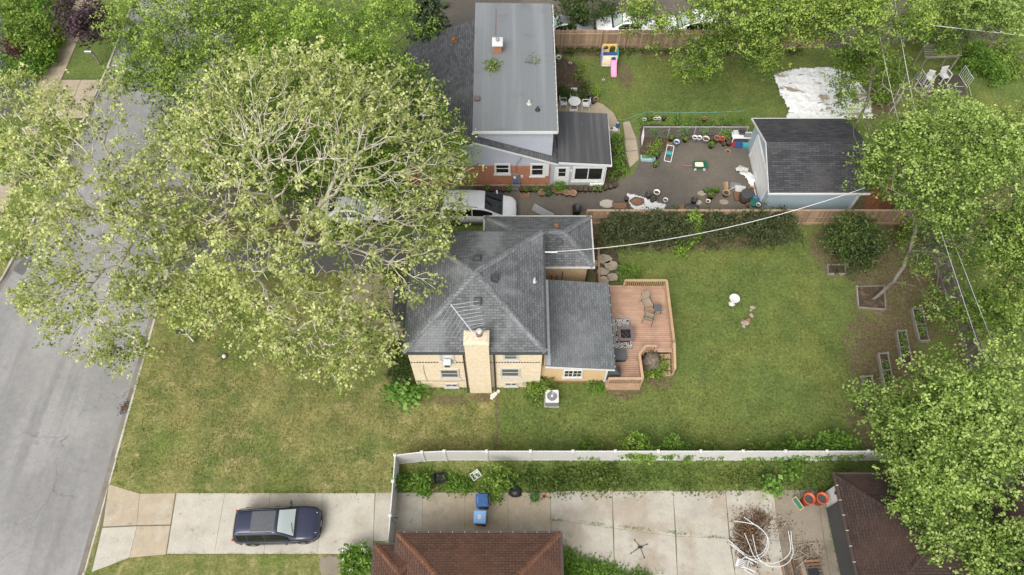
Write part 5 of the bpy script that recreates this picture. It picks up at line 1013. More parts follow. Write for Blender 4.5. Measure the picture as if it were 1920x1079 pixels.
for i in range(11):
    for j in range(8):
        bx, by = -hw_ + 0.10 + j * 0.24, -hh_ + 0.10 + i * 0.24; an = gg.choice((0.4, 1.2, 2.0, 2.7)) + gg.uniform(-.2, .2); dx_, dy_ = math.cos(an), math.sin(an)
        for s_ in (-1, 1):
            for q in range(4):
                px_, py_ = bx + dx_ * (q * 0.085 - 0.15), by + dy_ * (q * 0.085 - 0.15); l_ = 0.15; lx, ly = math.cos(an + s_ * 0.75), math.sin(an + s_ * 0.75); P = [(px_, py_), (px_ + lx * l_ * .5 - ly * .026, py_ + ly * l_ * .5 + lx * .026), (px_ + lx * l_, py_ + ly * l_), (px_ + lx * l_ * .5 + ly * .026, py_ + ly * l_ * .5 - lx * .026)]
                P = [(max(-hw_ + .02, min(hw_ - .02, x)), max(-hh_ + .02, min(hh_ - .02, y)), 0.0135 + 0.0003 * (q + 4 * (s_ > 0))) for x, y in P]; pm.add(P, [(3, 2, 1, 0)] if (P[1][0]-P[0][0])*(P[2][1]-P[0][1])-(P[1][1]-P[0][1])*(P[2][0]-P[0][0]) < 0 else [(0, 1, 2, 3)])
o = pm.build('leaf_print', 'stone_white', rg_); o['kind'] = 'stuff'
fp = thing('fire_pit', G(1173, 627, DKZ + 0.5) + Vector((0, 0, -0.485)), 'square dark fire pit table with black bowl standing on the rug', 'fire pit')
for (x0, x1, y0, y1) in ((-.47, .47, .29, .47), (-.47, .47, -.47, -.29), (-.47, -.29, -.287, .287), (.29, .47, -.287, .287)): MB().box(x0, x1, y0, y1, .52, .58).build('table_edge', 'firepit_top', fp)
MB().rings([[(a * s_, b * s_, z) for a, b in ((-1, -1), (1, -1), (1, 1), (-1, 1))] for s_, z in ((.30, .01), (.33, .52), (.285, .53), (.2, .40), (.05, .38))]).build('base', 'black_plastic', fp)
lid = MB(); 
for a, b in ((-1, -1), (1, -1), (1, 1), (-1, 1)): lid.tube([(a * .27, b * .27, .58), (a * .14, b * .14, .68), (0, 0, .71)], .012, 4)
lid.lathe([(.28, .575), (.26, .59), (.20, .60)], 4, caps=False); lid.lathe([(.04, .70), (.05, .74), (.02, .76)], 8); lid.build('spark_guard', 'dark_metal', fp)
st_ = thing('storage_box', G(1163, 667, DKZ + 0.3) + Vector((0, 0, -0.29)), 'charcoal storage box on the deck beside the house wall', 'box'); MB().rbox(-.33, .33, -.3, .3, 0, .36, .03).build('box_body', 'charcoal', st_); MB().rbox(-.35, .35, -.32, .32, .362, .42, .02).build('box_lid', 'fabric_grey', st_)
gr = thing('covered_grill', G(1151, 701, DKZ + 0.4) + Vector((-0.1, 0.05, -0.395)), 'grill under a dark cover in the front corner of the deck', 'grill'); MB().rings([[(a * x, b * y, z) for a, b in ((-1, -1), (1, -1), (1, 1), (-1, 1))] for x, y, z in ((.46, .28, .02), (.44, .26, .5), (.45, .27, .72), (.2, .12, .95), (.04, .03, 1.0))]).build('cover', 'charcoal', gr)
# ------------------------------------------------------------------ objects round the tan house
o = thing('ac_condenser', G(1034, 752), 'pale grey air conditioning condenser by the house wall', 'air conditioner'); MB().rbox(-.38, .38, -.38, .38, 0.05, .72, .04).build('casing', 'grey_metal', o); MB().box(-.42, .42, -.42, .42, 0, .048).build('pad', 'concrete_light', o)
MB().rbox(-.39, .39, -.39, .39, .723, .78, .03).build('top_panel', 'white_plastic', o); f_ = MB().lathe([(.30, .782), (.29, .80), (.27, .79)], 20, caps=False)
for k in range(14): a = k * math.pi * 2 / 14; f_.beam((0.05 * math.cos(a), .05 * math.sin(a), .80), (.29 * math.cos(a), .29 * math.sin(a), .79), .008, .008)
for r_ in (.1, .16, .22): f_.lathe([(r_, .797), (r_ + .008, .802), (r_ + .004, .79)], 18, caps=False)
f_.build('fan_guard', 'grey_metal', o); MB().lathe([(.28, .781), (.28, .784)], 20).build('fan_well', 'grey_metal', o); MB().lathe([(.08, .79), (.07, .815), (.02, .82)], 10).build('fan_hub', 'white_plastic', o)
lv = MB()
for k in range(6): lv.box(-.33, .33, -.386, -.381, .14 + k * .095, .16 + k * .095)
lv.build('louvre', 'grey_metal', o)['kind'] = 'stuff'
o = thing('gas_meter', G(984, 725) + Vector((0, -0.02, 0)), 'grey gas meter with pipes against the tan brick wall', 'meter'); MB().rbox(-.14, .14, -.1, .1, .45, .85, .03).build('meter_body', 'grey_metal', o); MB().lathe([(.1, 0), (.1, .08), (.04, .1)], 10).build('dial', 'galvanised', o, loc=(0, -.1, .66), rot=(R(90), 0, 0)); MB().tube([(-.08, 0, .85), (-.08, 0, 1.0), (-.35, 0, 1.0), (-.35, 0, 0)], .025, 6).tube([(.08, 0, .85), (.08, 0, 1.0), (.3, 0, 1.0), (.3, .15, 1.0)], .025, 6).build('pipe', 'grey_metal', o)
o = thing('splash_block', G(928, 738), 'pile of pale broken splash stones below the right downspout of the chimney', 'stones')
for i, (x, y, s_) in enumerate(((-.1, -.15, .17), (.05, 0, .14), (.2, .12, .12), (-.18, -.3, .11))): MB().lathe([(s_, 0), (s_ * 1.05, .05), (s_ * .7, .10)], 6, (x, y, 0)).build('rock', 'stone_white', o)
# TV antenna on the chimney
an = thing('tv_antenna', (G(893, 648, 6.7).x, 16.25, 6.0), 'silver television antenna with many elements strapped to the chimney', 'antenna'); b0 = an.location
pA, pB = G(845, 571, 7.6) - b0, G(900, 641, 7.5) - b0
MB().tube([(0.0, -0.0, 0.0), (0.0, 0.0, 1.45)], .02, 6).build('mast', 'galvanised', an); bo = MB().tube([pA, pB], .03, 6).build('boom', 'galvanised', an); dr_ = (pB - pA).normalized(); ar = dr_.cross(Vector((0, 0, 1))).normalized()
for i in range(11):
    t = i / 10; q = pA.lerp(pB, t * 0.92 + 0.02); L_ = 1.25 - 0.75 * t; sw = dr_ * (0.18 if i % 2 else -0.05)
    for s_ in (-1, 1): MB().tube([q, q + ar * s_ * L_ + dr_ * L_ * (0.5 if i < 7 else 0.3)], .010, 4).build('element', 'galvanised', an)
# lawn objects
o = thing('bird_bath', G(1372, 570), 'white bird bath on the back lawn', 'bird bath'); MB().lathe([(.20, 0), (.21, .05), (.12, .12), (.09, .35), (.11, .55), (.09, .6)], 16).build('pedestal', 'stone_white', o, True); MB().lathe([(.09, .585), (.28, .66), (.33, .72), (.31, .73), (.24, .68), (.05, .66)], 20).build('bowl', 'white_plastic', o, True)
for i, (u, v, s_) in enumerate(((1397, 606, .22), (1403, 601, .16), (1409, 592, .14), (1411, 577, .15), (1408, 582, .10), (1394, 612, .12))):
    o = MB().lathe([(s_, -0.02), (s_ * 1.1, .05), (s_ * .6, .11)], 7, sx=1.2, sy=.8).build('garden_stone', 'stone' if i != 1 else 'terracotta', loc=G(u, v), rot=(0, 0, i)); tag(o, ['largest pinkish stone', 'reddish stone second in line', 'third stone in line', 'topmost stone', 'small stone below the topmost one', 'lowest pale stone'][i] + ' of the short line on the back lawn', 'stone', 'stones lying on the back lawn')
o = thing('utility_cap', G(421, 669), 'round white utility cap in the front lawn', 'cap'); MB().lathe([(.13, 0), (.13, .10), (.10, .15), (.03, .17)], 14).build('cap_top', 'white_plastic', o, True); MB().lathe([(.24, .0), (.2, .015)], 14).build('soil_ring', 'soil', o)
def post_box(name, u, v, label, cat, box='black_plastic', post='white_trim'):
    o = thing(name, G(u, v), label, cat); MB().box(-.05, .05, -.05, .05, 0, 1.25).build('post', post, o); MB().box(-.42, .05, -.045, .045, 1.12, 1.2).build('arm', post, o); MB().beam((-.02, 0, .8), (-.32, 0, 1.13), .06, .06).build('brace', post, o)
    m_ = MB(); P = [(-.09, 0), (.09, 0), (.09, .12)] + [(.09 * math.cos(t), .12 + .09 * math.sin(t)) for t in (0.5, 1.1, 1.57, 2.0, 2.6)] + [(-.09, .12)]; m_.rings([[(x, y, 1.205 + z) for y, z in P] for x in (-.52, .0)]); m_.build('mailbox', box, o); MB().box(-.2, -.18, .092, .105, 1.3, 1.48).build('flag', 'red_plastic', o); return o
post_box('mailbox_post', 363, 640, 'black mailbox on a white post in the front lawn near the sycamore', 'mailbox'); post_box('white_mailbox', 52, 484, 'white mailbox at the kerb across the road, half hidden by leaves', 'mailbox', 'white_plastic'); post_box('grey_mailbox', 188, 122, 'grey mailbox beside the purple tree across the road', 'mailbox', 'grey_metal', 'bark_grey')
o = thing('storm_drain', (KX - 0.30, G(230, 770).y, -0.12), 'storm drain grate clogged with brown leaves at the kerb', 'drain'); MB().lathe([(.28, 0.001), (.28, .01), (.23, .012)], 14).build('rim', 'grey_metal', o)
for i in range(5): MB().box(-.2, .2, -.17 + i * .08, -.14 + i * .08, .012, .02).build('bar', 'dark_metal', o)
g = np.random.default_rng(3); lp = np.column_stack([g.normal(0.05, .16, 160), g.normal(.22, .22, 160), np.abs(g.normal(.03, .03, 160))]); add_obj('leaf_litter', leaf_mesh('leaf_litter', lp, .09, 'leaf_litter', .7, seed=3), o, 'stuff')
# bins and bits in the concrete yard
def bin_cart(u, v, label, body, lid, rz=0.0, sticker=False):
    o = thing('wheeled_bin', G(u, v, .02), label, 'bin', 'recycling bins on the concrete yard', rz)
    MB().rings([[(a * x, b * y, z) for a, b in ((-1, -1), (1, -1), (1, 1), (-1, 1))] for x, y, z in ((.22, .24, .06), (.28, .30, .95), (.30, .32, .95), (.30, .32, 1.0))]).build('body', body, o)
    MB().rings([[(a * x, b * y, z) for a, b in ((-.9, -1), (.9, -1), (1, -.9), (1, .9), (.9, 1), (-.9, 1), (-1, .9), (-1, -.9))] for x, y, z in ((.32, .34, 1.003), (.33, .35, 1.04), (.29, .31, 1.085), (.2, .22, 1.095))]).build('lid', lid, o)
    MB().tube([(.30, -.25, .96), (.40, -.25, 1.0), (.40, .25, 1.0), (.30, .25, .96)], .02, 5).build('handle', body, o)
    for s_ in (-1, 1): MB().lathe([(.12, -.03), (.12, .03)], 12).build('wheel', 'rubber', o, loc=(.2, s_ * .22, .12), rot=(R(90), 0, 0))
    if sticker: MB().box(-.10, .06, -.12, .12, 1.096, 1.099).build('sticker', 'white_plastic', o)
    else:
        for k in range(6): MB().box(-.235, -.215, -.16 + k * .055, -.125 + k * .055, 1.097 - .0, 1.0995).build('lettering', 'light_blue', o)
    return o
bin_cart(905, 947, 'dark blue wheeled bin standing against the shrub', 'blue_plastic', 'blue_plastic', R(3)); bin_cart(901, 978, 'light blue wheeled bin with a white sticker on its lid', 'charcoal', 'light_blue', R(-3), True)
def crate(u, v, label, mat, w=.3, d=.25, h=.28, rz=0.0, cat='crate', z=0.0):
    o = thing('crate', G(u, v, z), label, cat, None, rz); MB().rings([[(a * x, b * y, zz) for a, b in ((-1, -1), (1, -1), (1, 1), (-1, 1))] for x, y, zz in ((w * .85, d * .85, 0), (w, d, h), (w * .9, d * .9, h), (w * .8, d * .8, .04))]).build('tub', mat, o); MB().box(-w * 1.04, w * 1.04, -d * 1.04, -d * .9, h - .03, h + .015).box(-w * 1.04, w * 1.04, d * .9, d * 1.04, h - .03, h + .015).box(-w * 1.04, -w * .9, -d * .897, d * .897, h - .03, h + .015).box(w * .9, w * 1.04, -d * .897, d * .897, h - .03, h + .015).build('rim', mat, o); return o
crate(825, 899, 'black plastic crate behind the vinyl fence, left of the white basket', 'black_plastic', .32, .3, .3, R(10)); crate(892, 893, 'white plastic basket behind the vinyl fence', 'white_plastic', .26, .22, .22, R(35), 'basket'); crate(958, 905, 'black crate between the shrub and the black bag', 'black_plastic', .22, .3, .25, R(-15))
def blob(name, u, v, label, cat, mat, rx, ry, h, seed=1, rz=0):
    g = random.Random(seed); m_ = MB(); n = 14; rs = []
    for j, (s_, z) in enumerate(((.92, 0), (1.05, .25), (.95, .6), (.6, .88), (.2, 1.0))): rs.append([(rx * s_ * math.cos(2 * math.pi * k / n) * g.uniform(.86, 1.12), ry * s_ * math.sin(2 * math.pi * k / n) * g.uniform(.86, 1.12), h * z * g.uniform(.85, 1.1)) for k in range(n)])
    o = m_.rings(rs).build(name, mat, None, True, loc=G(u, v, 0.02), rot=(0, 0, rz)); return tag(o, label, cat)
blob('rubbish_bag', 966, 924, 'black rubbish bag lying by the low green pot', 'bag', 'black_plastic', .36, .28, .35)
POTN = 0
def pot(u, v, label, mat='brown_pot', r=.17, h=.28, soil='soil', plant=None, group=None, z=0.012, leaf='leaf_fresh', ph=.25, n=60, name='pot', cat='plant pot', lip=1.08, hollow=False, size=.1):
    """lathed pot with soil or a hollow, and a plant growing in it"""
    global POTN; POTN += 1
    o = thing(name, G(u, v, z), label, cat, group, random.uniform(0, 6)); MB().lathe([(r * .72, 0), (r * .97, h * .86), (r * lip, h * .87), (r * lip, h), (r * .93, h), (r * .9, h * (.75 if hollow else .86))], 14).build('pot_wall', mat, o, True)
    MB().lathe([(r * .9, h * (.75 if hollow else .84)), (r * .5, h * (.77 if hollow else .88))], 12).build('soil_fill', 'soil' if hollow and soil == 'soil' else soil, o)
    if plant:
        g = np.random.default_rng(POTN); q = g.normal(size=(n, 3)) * np.array([r * .75, r * .75, ph * .3]) + np.array([0, 0, h + ph * .5]); add_obj('plant', leaf_mesh('plant', q, size, leaf, .4, seed=POTN), o, 'stuff')
    return o
pot(1002, 935, 'green pot holding a low green plant on the wet concrete', 'green_plastic', .24, .25, plant=1, ph=.12, n=90); pot(1020, 932, 'small red pot beside the low green plant', 'red_plastic', .1, .12)
for (u, v, lab) in ((1508, 942, 'left of the two orange planters by the garage corner'), (1532, 941, 'right of the two orange planters by the garage corner')): pot(u, v, lab, 'orange_plastic', .31, .85, soil='charcoal', group='orange planters by the garage corner', name='orange_planter', cat='planter', lip=1.02)
o = thing('lean_board', G(1492, 947, 0.02), 'small framed board leaning on the orange planter', 'board', None, R(-62)); MB().box(-.36, .36, -.02, .02, 0, .34, tilt=('X', R(-35)), piv=(0, 0, 0)).build('board_frame', 'plank_tan', o); MB().box(-.31, .31, -.03, -.021, .05, .29, tilt=('X', R(-35)), piv=(0, 0, 0)).build('board_face', 'green_plastic', o)
def plastic_chair(loc, rz, label, s=1.0, tipped=False, group=None, name='plastic_chair'):
    c = thing(name, loc, label, 'chair', group, rz, s)
    r_ = Matrix.Identity(3)
    MB().rings([[(-.22, -.24, .42), (.22, -.24, .42), (.24, .2, .40), (-.24, .2, .40)], [(-.22, -.24, .45), (.22, -.24, .45), (.24, .2, .43), (-.24, .2, .43)]]).build('seat', 'white_plastic', c)
    b_ = MB(); 
    for k in range(5): x = -.18 + k * .09; b_.box(x - .03, x + .03, .2 + .0, .225, .44, .84, tilt=('X', R(-10)), piv=(0, .2, .44))
    b_.box(-.24, .24, .195, .235, .82, .92, tilt=('X', R(-10)), piv=(0, .2, .44)); b_.build('backrest', 'white_plastic', c)
    for s_ in (-1, 1):
        MB().tube([(s_ * .24, .26, .66), (s_ * .28, .1, .66), (s_ * .28, -.2, .65), (s_ * .26, -.24, .60)], .028, 6).build('armrest', 'white_plastic', c)
        MB().beam((s_ * .26, -.24, .62), (s_ * .25, -.27, 0), .05, .04).build('leg', 'white_plastic', c); MB().beam((s_ * .24, .2, .5), (s_ * .26, .30, 0), .05, .04).build('leg', 'white_plastic', c)
    return c
c = plastic_chair(G(1412, 1068, .02) + Vector((0, 0, .36)), R(-60), 'white plastic chair tipped over on the concrete beside the plastic hoops'); c.rotation_euler = (Matrix.Rotation(R(-25), 3, 'Z') @ Matrix(((0, 0, -1), (1, 0, 0), (0, -1, 0)))).to_euler()
o = thing('plastic_hoops', G(1440, 1020, .03), 'tangle of bent white plastic pipes lying over the brush pile', 'pipes'); b0 = o.location
for i, L_ in enumerate(([(1376, 977), (1412, 983), (1425, 990), (1438, 1006), (1437, 1025), (1428, 1038), (1412, 1044), (1395, 1038), (1365, 1012)], [(1395, 970), (1412, 982), (1430, 995), (1441, 1012), (1440, 1028), (1430, 1042), (1415, 1049), (1398, 1043), (1369, 1020)], [(1396, 1000), (1405, 1022), (1415, 1045), (1432, 1055), (1450, 1056), (1468, 1050), (1481, 1036), (1482, 1020), (1478, 996)], [(1411, 1003), (1418, 1035), (1425, 1050), (1440, 1061), (1460, 1063), (1478, 1055), (1487, 1038), (1485, 1020), (1483, 996)])):
    ctl = [G(u, v, .30 + .03 * i + .05 * math.sin(j)) - b0 for j, (u, v) in enumerate(L_)]; pts = []
    for j in range(len(ctl) - 1):
        p0_, p1_, p2_, p3_ = ctl[max(0, j - 1)], ctl[j], ctl[j + 1], ctl[min(len(ctl) - 1, j + 2)]
        for t in (0, .25, .5, .75): pts.append(0.5 * ((2 * p1_) + (p2_ - p0_) * t + (2 * p0_ - 5 * p1_ + 4 * p2_ - p3_) * t * t + (3 * p1_ - p0_ - 3 * p2_ + p3_) * t ** 3))
    pts.append(ctl[-1]); MB().tube(pts, .021, 6).build('pipe', 'white_plastic', o)
def sticks(name, u, v, label, n, L_, spread, mat='bark_dead', seed=1, rad=.015, h=.12, cat='branches', litter=0, lsz=.08):
    g = random.Random(seed); o = thing(name, G(u, v, .02), label, cat)
    for i in range(n):
        a = g.uniform(0, math.pi * 2); x, y = g.gauss(0, spread[0]), g.gauss(0, spread[1]); l_ = L_ * g.uniform(.4, 1.2); c_, s_ = math.cos(a), math.sin(a); z = g.uniform(.02, h)
        MB().tube([(x - c_ * l_ / 2, y - s_ * l_ / 2, z), (x + g.gauss(0, .06), y + g.gauss(0, .06), z + .05), (x + c_ * l_ / 2, y + s_ * l_ / 2, max(.02, z + g.uniform(-.03, .08)))], [rad, rad * .8, rad * .35], 4).build('branch', mat, o)
    if litter: gg = np.random.default_rng(seed); q = np.column_stack([gg.normal(0, spread[0], litter), gg.normal(0, spread[1], litter), np.abs(gg.normal(h * .4, h * .4, litter))]); t_ = add_obj('dead_leaves', leaf_mesh('dead_leaves', q, lsz, 'leaf_litter', .6, seed=seed), o); t_['kind'] = 'stuff'
    return o
sticks('brush_pile', 1404, 1012, 'heap of dead brown leaves and branches on the concrete', 20, .9, (.36, .60), seed=2, litter=2600, h=.2, lsz=.10); sticks('leaf_heap', 1424, 975, 'small heap of dark dead leaves above the brush pile', 7, .6, (.28, .3), 'bark_brown', 5, litter=900, lsz=.08)
sticks('stick_scatter', 1465, 985, 'scattered dead sticks right of the plastic hoops', 9, .9, (.5, .35), seed=7, litter=160); sticks('stick_scatter', 1512, 1035, 'dead branches by the timber stack', 7, 1.0, (.45, .35), seed=8, litter=300)
o = thing('timber_stack', G(1505, 1068, .02), 'stack of old planks and a pallet at the bottom edge', 'timber', None, R(4))
for i in range(7): MB().box(-1.1 + i * .15, -1.0 + i * .15, -1.0, .55 - .05 * (i % 3), .0, .06 + .03 * (i % 2)).build('plank', 'plank_dark' if i % 3 else 'plank_rust', o)
for i in range(6): MB().box(.15, .95, -.55 + i * .17, -.43 + i * .17, .10, .125).build('pallet_slat', 'plank_rust' if i > 3 else 'plank_dark', o)
for i in range(3): MB().box(.17 + i * .35, .25 + i * .35, -.6, .5, .0, .098).build('pallet_bearer', 'plank_dark', o)
MB().box(.2, .75, -.5, .0, .127, .135).build('tarp', 'black_plastic', o)
o = thing('sprinkler_frame', G(1200, 1027, .02), 'black four-legged metal frame lying on the concrete slab', 'frame'); pc = Vector((0, 0, .06))
for (u, v) in ((1190, 1013), (1213, 1021), (1208, 1046), (1183, 1038)): q = G(u, v, .02) - o.location; MB().tube([pc, (q.x, q.y, .02)], .014, 5).build('leg', 'dark_metal', o); MB().lathe([(.04, 0), (.03, .04)], 8, (q.x, q.y, 0)).build('foot', 'dark_metal', o)
MB().rbox(-.12, .12, -.05, .05, .02, .12, .02).build('hub', 'black_plastic', o)
o = thing('yellow_toy', G(1909, 903), 'small yellow and white plastic toy beyond the dark side fence', 'toy'); MB().rbox(-.2, .25, -.12, .12, .0, .3, .04).build('shell', 'yellow_plastic', o); MB().rbox(-.12, .17, -.09, .09, .302, .34, .02).build('lid', 'white_plastic', o)
# ------------------------------------------------------------------ vegetable beds
def bed(corners, label, div=True, plants=True, h=.28, seed=1, soil='soil', zt=None, group='raised vegetable beds'):
    P = [G(*c, h) for c in corners]; c_ = sum(P, Vector()) / 4; c_.z = 0; o = thing('raised_bed', c_, label, 'raised bed', group); P = [p - c_ for p in P]
    for i in range(4): a, b = P[i], P[(i + 1) % 4]; MB().beam((a.x, a.y, h / 2), (b.x, b.y, h / 2), .07, h + .004 * i).build('side_board', 'bed_timber', o); MB().box(a.x - .05, a.x + .05, a.y - .05, a.y + .05, 0, h + .05).build('corner_post', 'bed_timber', o)
    if div: a, b = (P[0] + P[3]) / 2, (P[1] + P[2]) / 2; MB().beam((a.x, a.y, h - .03), (b.x, b.y, h - .03), .06, .05).build('cross_board', 'bed_timber', o)
    MB().add([(p.x * .97, p.y * .97, h * .65) for p in P], [(0, 1, 2, 3) if (P[1] - P[0]).cross(P[2] - P[0]).z > 0 else (3, 2, 1, 0)]).build('soil_fill', soil, o)
    if plants:
        g = np.random.default_rng(seed); n = 240; s_, t_ = g.random((2, n)); k = g.integers(0, 16, n); cs, ct = g.uniform(.12, .88, (2, 16)); s_ = np.clip(cs[k] + g.normal(size=n) * .07, .08, .92); t_ = np.clip(ct[k] + g.normal(size=n) * .05, .05, .95); A = np.array([list(p) for p in P]); q = (A[0] * (1 - s_)[:, None] + A[1] * s_[:, None]) * (1 - t_)[:, None] + (A[3] * (1 - s_)[:, None] + A[2] * s_[:, None]) * t_[:, None]; q[:, 2] = h * .7 + g.random(n) * .16
        add_obj('seedlings', leaf_mesh('seedlings', q, .10, 'leaf_hosta', .55, seed=seed), o, 'stuff')
    return o
bed([(1617, 706), (1635, 705), (1647, 770), (1628, 771)], 'lowest raised bed, its end hidden by maple leaves', seed=1); bed([(1648, 663), (1665, 662), (1677, 725), (1660, 727)], 'densely planted raised bed, second from the bottom', seed=2); bed([(1682, 620), (1699, 620), (1711, 682), (1692, 683)], 'raised bed, third from the bottom in the staggered line', seed=3); bed([(1711, 579), (1729, 578), (1742, 638), (1725, 639)], 'topmost raised bed beside the side fence', seed=4)
bed([(1607, 537), (1658, 536), (1661, 580), (1610, 576)], 'square timber frame round the foot of the leaning maple', False, False, .16, soil='soil', group=None); bed([(1552, 496), (1585, 496), (1586, 513), (1553, 513)], 'small grey timber frame below the round dark tree', False, False, .2, group=None)
# ------------------------------------------------------------------ the grey house's yard
def Z4(x, y): return 1130 + x / 4.903, 200 + y / 4.903
def Z3(x, y): return 840 + x / 5.394, 220 + y / 5.394
row1 = [300, 345, 390, 440, 495, 560, 620, 745, 785, 835, 885, 935, 985, 1190, 1238, 1286, 1336, 1386, 1436, 1486, 1536, 1590, 1640, 1682]
green = {2, 6, 8, 10, 12, 19, 20}
for i, x in enumerate(row1):
    y = 742 if i < 21 else 742 - (i - 20) * 14
    u, v = Z3(x, y); pot(u, v + 1.0, 'dark pot%s, %s from the minivan in the long row by the wall' % (' with plant' if i in green else '', ORD[i]), 'brown_pot', .19 + .01 * (i % 3), .30, plant=(i in green), group='dark pots in a row along the grey house', leaf='leaf_fresh', ph=.3, n=70)
for i, (x, y, m_, r_, pl) in enumerate(((950, 785, 'tan_pot', .26, 0), (1012, 785, 'green_plastic', .24, 1), (1062, 765, 'terracotta', .15, 0), (1103, 775, 'tan_pot', .2, 0), (1155, 782, 'tan_pot', .15, 0), (1200, 790, 'tan_pot', .21, 0), (1262, 792, 'tan_pot', .25, 0))):
    u, v = Z3(x, y); pot(u, v, ('bushy green plant in a pot by the side door' if pl else '%s pot, %s of the front row below the side door' % ('tan clay' if m_ == 'tan_pot' else 'small terracotta', ORD[i])), m_, r_, .32, soil='plank_rust', plant=pl, group='clay pots in the front row below the side door', ph=.35, n=160, leaf='leaf_dark')
shrub('door_bush', Z3(1118, 735), [(*Z3(1118, 705), .45, .42)], 'bright green bush beside the white side door', leaf='leaf_fresh', n=420, size=.12, seed=30)
yard = [(835, 322, 'white bucket, left of the two white buckets behind the asphalt yard', 'white_plastic', .19, .38, 0, 1), (877, 325, 'white bucket, right of the two white buckets behind the asphalt yard', 'white_plastic', .19, .38, 0, 1), (938, 332, 'cream tub right of the two white buckets', 'off_white', .25, .36, 0, 1), (990, 320, 'dark brown pot between the cream tub and the terracotta pot', 'brown_pot', .2, .3, 0, 0), (1040, 325, 'large terracotta pot right of the cream tub', 'terracotta', .25, .36, 0, 0), (1086, 330, 'orange-red pot right of the large terracotta pot', 'orange_plastic', .22, .36, 0, 0), (1140, 318, 'potted leafy plant left of the work bench', 'brown_pot', .2, .28, 1, 0), (991, 378, 'pale green tub in front of the cream tub', 'leaf_hosta', .23, .34, 1, 0), (670, 362, 'pale blue bucket near the vegetable bed', 'pale_blue', .21, .38, 0, 1), (612, 362, 'shallow rusty dish left of the pale blue bucket', 'terracotta', .24, .1, 0, 0), (622, 312, 'dark pot with leaves behind the rusty dish', 'brown_pot', .18, .26, 1, 0), (752, 322, 'dark pot with a leafy plant by the chain link fence', 'brown_pot', .22, .28, 1, 0), (1108, 360, 'dark grey pot in front of the orange-red pot', 'charcoal', .16, .2, 0, 1), (1152, 356, 'brown pot below the work bench', 'brown_pot', .2, .26, 0, 0), (380, 140, 'white pot at the left end behind the chain link fence', 'white_plastic', .14, .2, 0, 1), (426, 128, 'black pot second from the left behind the chain link fence', 'black_plastic', .17, .24, 1, 0), (481, 132, 'white pot third from the left behind the chain link fence', 'white_plastic', .14, .2, 0, 1), (514, 129, 'white pot fourth from the left behind the chain link fence', 'white_plastic', .14, .2, 0, 1), (560, 128, 'black pot fifth from the left behind the chain link fence', 'black_plastic', .17, .24, 0, 0), (680, 140, 'green plant pot in the middle behind the chain link fence', 'green_plastic', .16, .24, 1, 0), (925, 134, 'terracotta pot right of the middle behind the chain link fence', 'terracotta', .17, .26, 0, 0), (490, 470, 'black pot with yellowish leaves beside the blue trough', 'black_plastic', .24, .3, 1, 0), (481, 552, 'dark pot with a small plant on the open asphalt', 'charcoal', .2, .28, 1, 0), (1150, 418, 'shallow clay dish below the work bench on the asphalt', 'tan_pot', .2, .08, 0, 0), (1125, 820, 'round wicker pot beside the yellow stakes', 'plank_tan', .27, .3, 0, 0), (988, 842, 'brown pot below the green trough', 'brown_pot', .27, .36, 1, 0), (1355, 785, 'reddish pot behind the big dark barrel', 'terracotta', .2, .3, 0, 0), (412, 838, 'black pot behind the white sheet', 'black_plastic', .2, .3, 0, 1), (455, 872, 'black pot lying against the white sheet', 'black_plastic', .22, .28, 0, 1), (486, 828, 'white bucket with a dark inside behind the white sheet', 'white_plastic', .22, .42, 0, 1), (570, 882, 'white bucket at the right end of the white sheet', 'white_plastic', .17, .26, 0, 1), (832, 892, 'black pot on a pale slab by the board fence', 'black_plastic', .22, .36, 0, 1), (962, 888, 'small cream pot by the board fence', 'cream_plastic', .16, .2, 0, 0), (1420, 928, 'white and blue pot at the garage corner', 'white_plastic', .16, .26, 0, 1), (1462, 915, 'small blue pot against the garage wall', 'blue_plastic', .13, .22, 0, 1), (1330, 925, 'rust-brown pot left of the blue basin', 'terracotta', .15, .2, 0, 0), (215, 868, 'brown pot at the left end of the white sheet', 'brown_pot', .16, .25, 0, 1)]
for (x, y, lab, m_, r_, h_, pl, hol) in yard:
    u, v = Z4(x, y); pot(u, v, lab, m_ if m_ in MATS else 'green_plastic', r_ * .95, h_ * (1.3 if h_ > .15 else 1), plant=pl, hollow=bool(hol), group='pots and buckets round the asphalt yard', ph=.28, n=70, leaf='leaf_fresh')
pot(1347, 352, 'dark pot row end', 'brown_pot') if False else None
for i, (u, v) in enumerate(((1095, 176), (1090, 168), (1105, 182), (1098, 190), (1108, 186), (1117, 190), (1112, 194))): pot(u, v, ('tan clay pot at the patio edge' if i == 5 else 'black nursery pot, %s of the cluster at the patio edge' % ORD[i]), 'tan_pot' if i == 5 else 'black_plastic', .2 if i == 5 else .17, .26, plant=i in (1, 3), group='nursery pots at the patio edge', leaf='leaf_dark', n=60)
pot(1047, 116, 'tall white bucket standing by the flower bed soil', 'white_plastic', .2, .5, hollow=True); pot(1069, 122, 'small pale pot beside the flower bed', 'off_white', .13, .2)
pot(1131, 152, 'small white cup on the lawn below the play slide', 'white_plastic', .1, .12)
